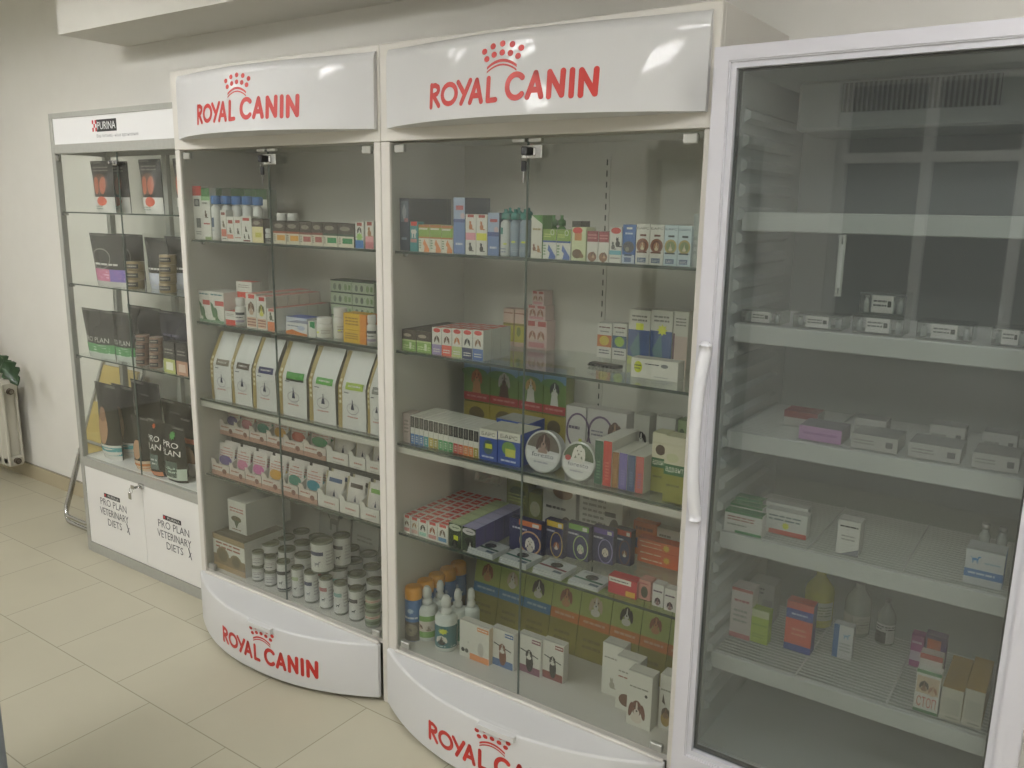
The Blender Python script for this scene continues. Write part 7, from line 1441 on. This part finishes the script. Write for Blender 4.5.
        l = link('pump_cap', b, t); l.location = (0, 0, h*.66)
    elif kind == 'tray':
        B = MB(); B.rbox(0, 0, 0, w, d, .004, PACK, .001); B.rbox(0, 0, h-.0055, w, d, h-.0015, PACK, .001)
        for a in (0, w-.0015): B.box(a, 0, .004, a+.0015, d, h-.0055, PACK)
        t = B.build('ampoule_tray', None, (x, y, z)); add(t, row)
        for i in range(5):
            if .3 < i/4 < .7: continue
            cx = .012+(w-.024)*i/4; V = MB(); V.lathe([(.006,.0045),(.006,h*.55),(.003,h*.65),(.003,h*.72),(.005,h*.73),(.005,h*.82)], mat('b8bcb8', .2), cx, .014, 12); V.build('vial', t)
        L = MB(); L.box(w*.27, -.0012, h*.12, w*.73, -.0002, h*.86, mat('d6d4ce')); paint(L, [('n',.08,.3,.7,.8,2,'6a6a68'),('r',.75,.35,.92,.7,'44443f')], lambda u, v, l: (w*(.27+.46*u), -.0012-.0002*l, h*(.12+.74*v)), .6)
        L.build('label_sticker', t)
    elif kind == 'glassbottle':
        r = w/2; B = MB(); liq = {'yellow': mat('c0b83c', .2), 'clear': mat('a8aca4', .12), 'dark': mat('9a9e9a', .12)}[n]
        hh = h
        B.lathe([(r*.9,0),(r,.004),(r,hh*.58),(r*.9,hh*.66),(r*.45,hh*.80),(r*.34,hh*.84),(r*.34,hh*.92)], liq, r, r, 28)
        lab = {'yellow':[('r',.35,.25,.95,.8,'c8ccb8'),('n',.45,.35,.9,.7,4,'8a8a6a')], 'clear':[('r',.05,.15,.95,.7,'b8b8ae'),('n',.1,.2,.9,.65,5,'8a8a84')], 'dark':[('r',.1,.1,.95,.85,'c8c8c4'),('r',.1,.1,.55,.55,'2a2a2c'),('n',.15,.6,.9,.8,2,'3a3a3c')]}[n]
        paint(B, lab, lambda u, v, l: (r+(r+.0005*l)*math.sin((u-.5)*2.8+.1), r-(r+.0005*l)*math.cos((u-.5)*2.8+.1), v*hh*.56), h/w)
        t = B.build(name, None, (x, y, z)); add(t, row)
        C = MB(); C.lathe([(r*.38,0),(r*.4,.002),(r*.4,hh*.07),(r*.36,hh*.08)], mat('8a8a88' if n != 'yellow' else 'c8c870', .3), r, r, 20); C.build('stopper', t, (0, 0, hh*.92))
    elif kind == 'vial':
        r = w/2; B = MB(); B.lathe([(r,0),(r,h*.75),(r*.6,h*.84),(r*.6,h*.88)], mat('a8aca8', .15), r, r, 18); t = B.build('vial', None, (x, y, z)); add(t, row)
        C = MB(); C.lathe([(r*.75,0),(r*.75,h*.1)], mat('b4b4b0', .3, .6), r, r, 18); C.build('cap', t, (0, 0, h*.88))
    elif kind == 'comb':
        B = MB(); B.rbox(0,0,0,w,d,h,mat('2c2c2c', .35),.003)
        for i in range(8): B.box(.004+i*w/8.4, -.008, .002, .008+i*w/8.4, .001, h*.7, mat('2c2c2c', .35))
        o = B.build('black_packet', None, (x, y, z)); o.rotation_euler[2] = rz; add(o, row)
    elif kind == 'packet':
        B = MB(); rnd = random.Random(3); N = 8
        g = [[(i/N*w, rnd.uniform(0,.012), j/N*h) for i in range(N+1)] for j in range(N+1)]
        for off in (0, d):
            vs = [(a, b*(1 if off == 0 else -1)+off, c) for rw in g for a, b, c in rw]
            B.faces(vs, [(j*(N+1)+i, j*(N+1)+i+1, (j+1)*(N+1)+i+1, (j+1)*(N+1)+i) for j in range(N) for i in range(N)], PACK, False)
        for j in (0, N):
            for i in range(N):
                a, b = g[j][i], g[j][i+1]; B.poly([a, b, (b[0], d-b[1], b[2]), (a[0], d-a[1], a[2])], PACK)
        o = B.build('plastic_packet', None, (x, y, z)); add(o, row)
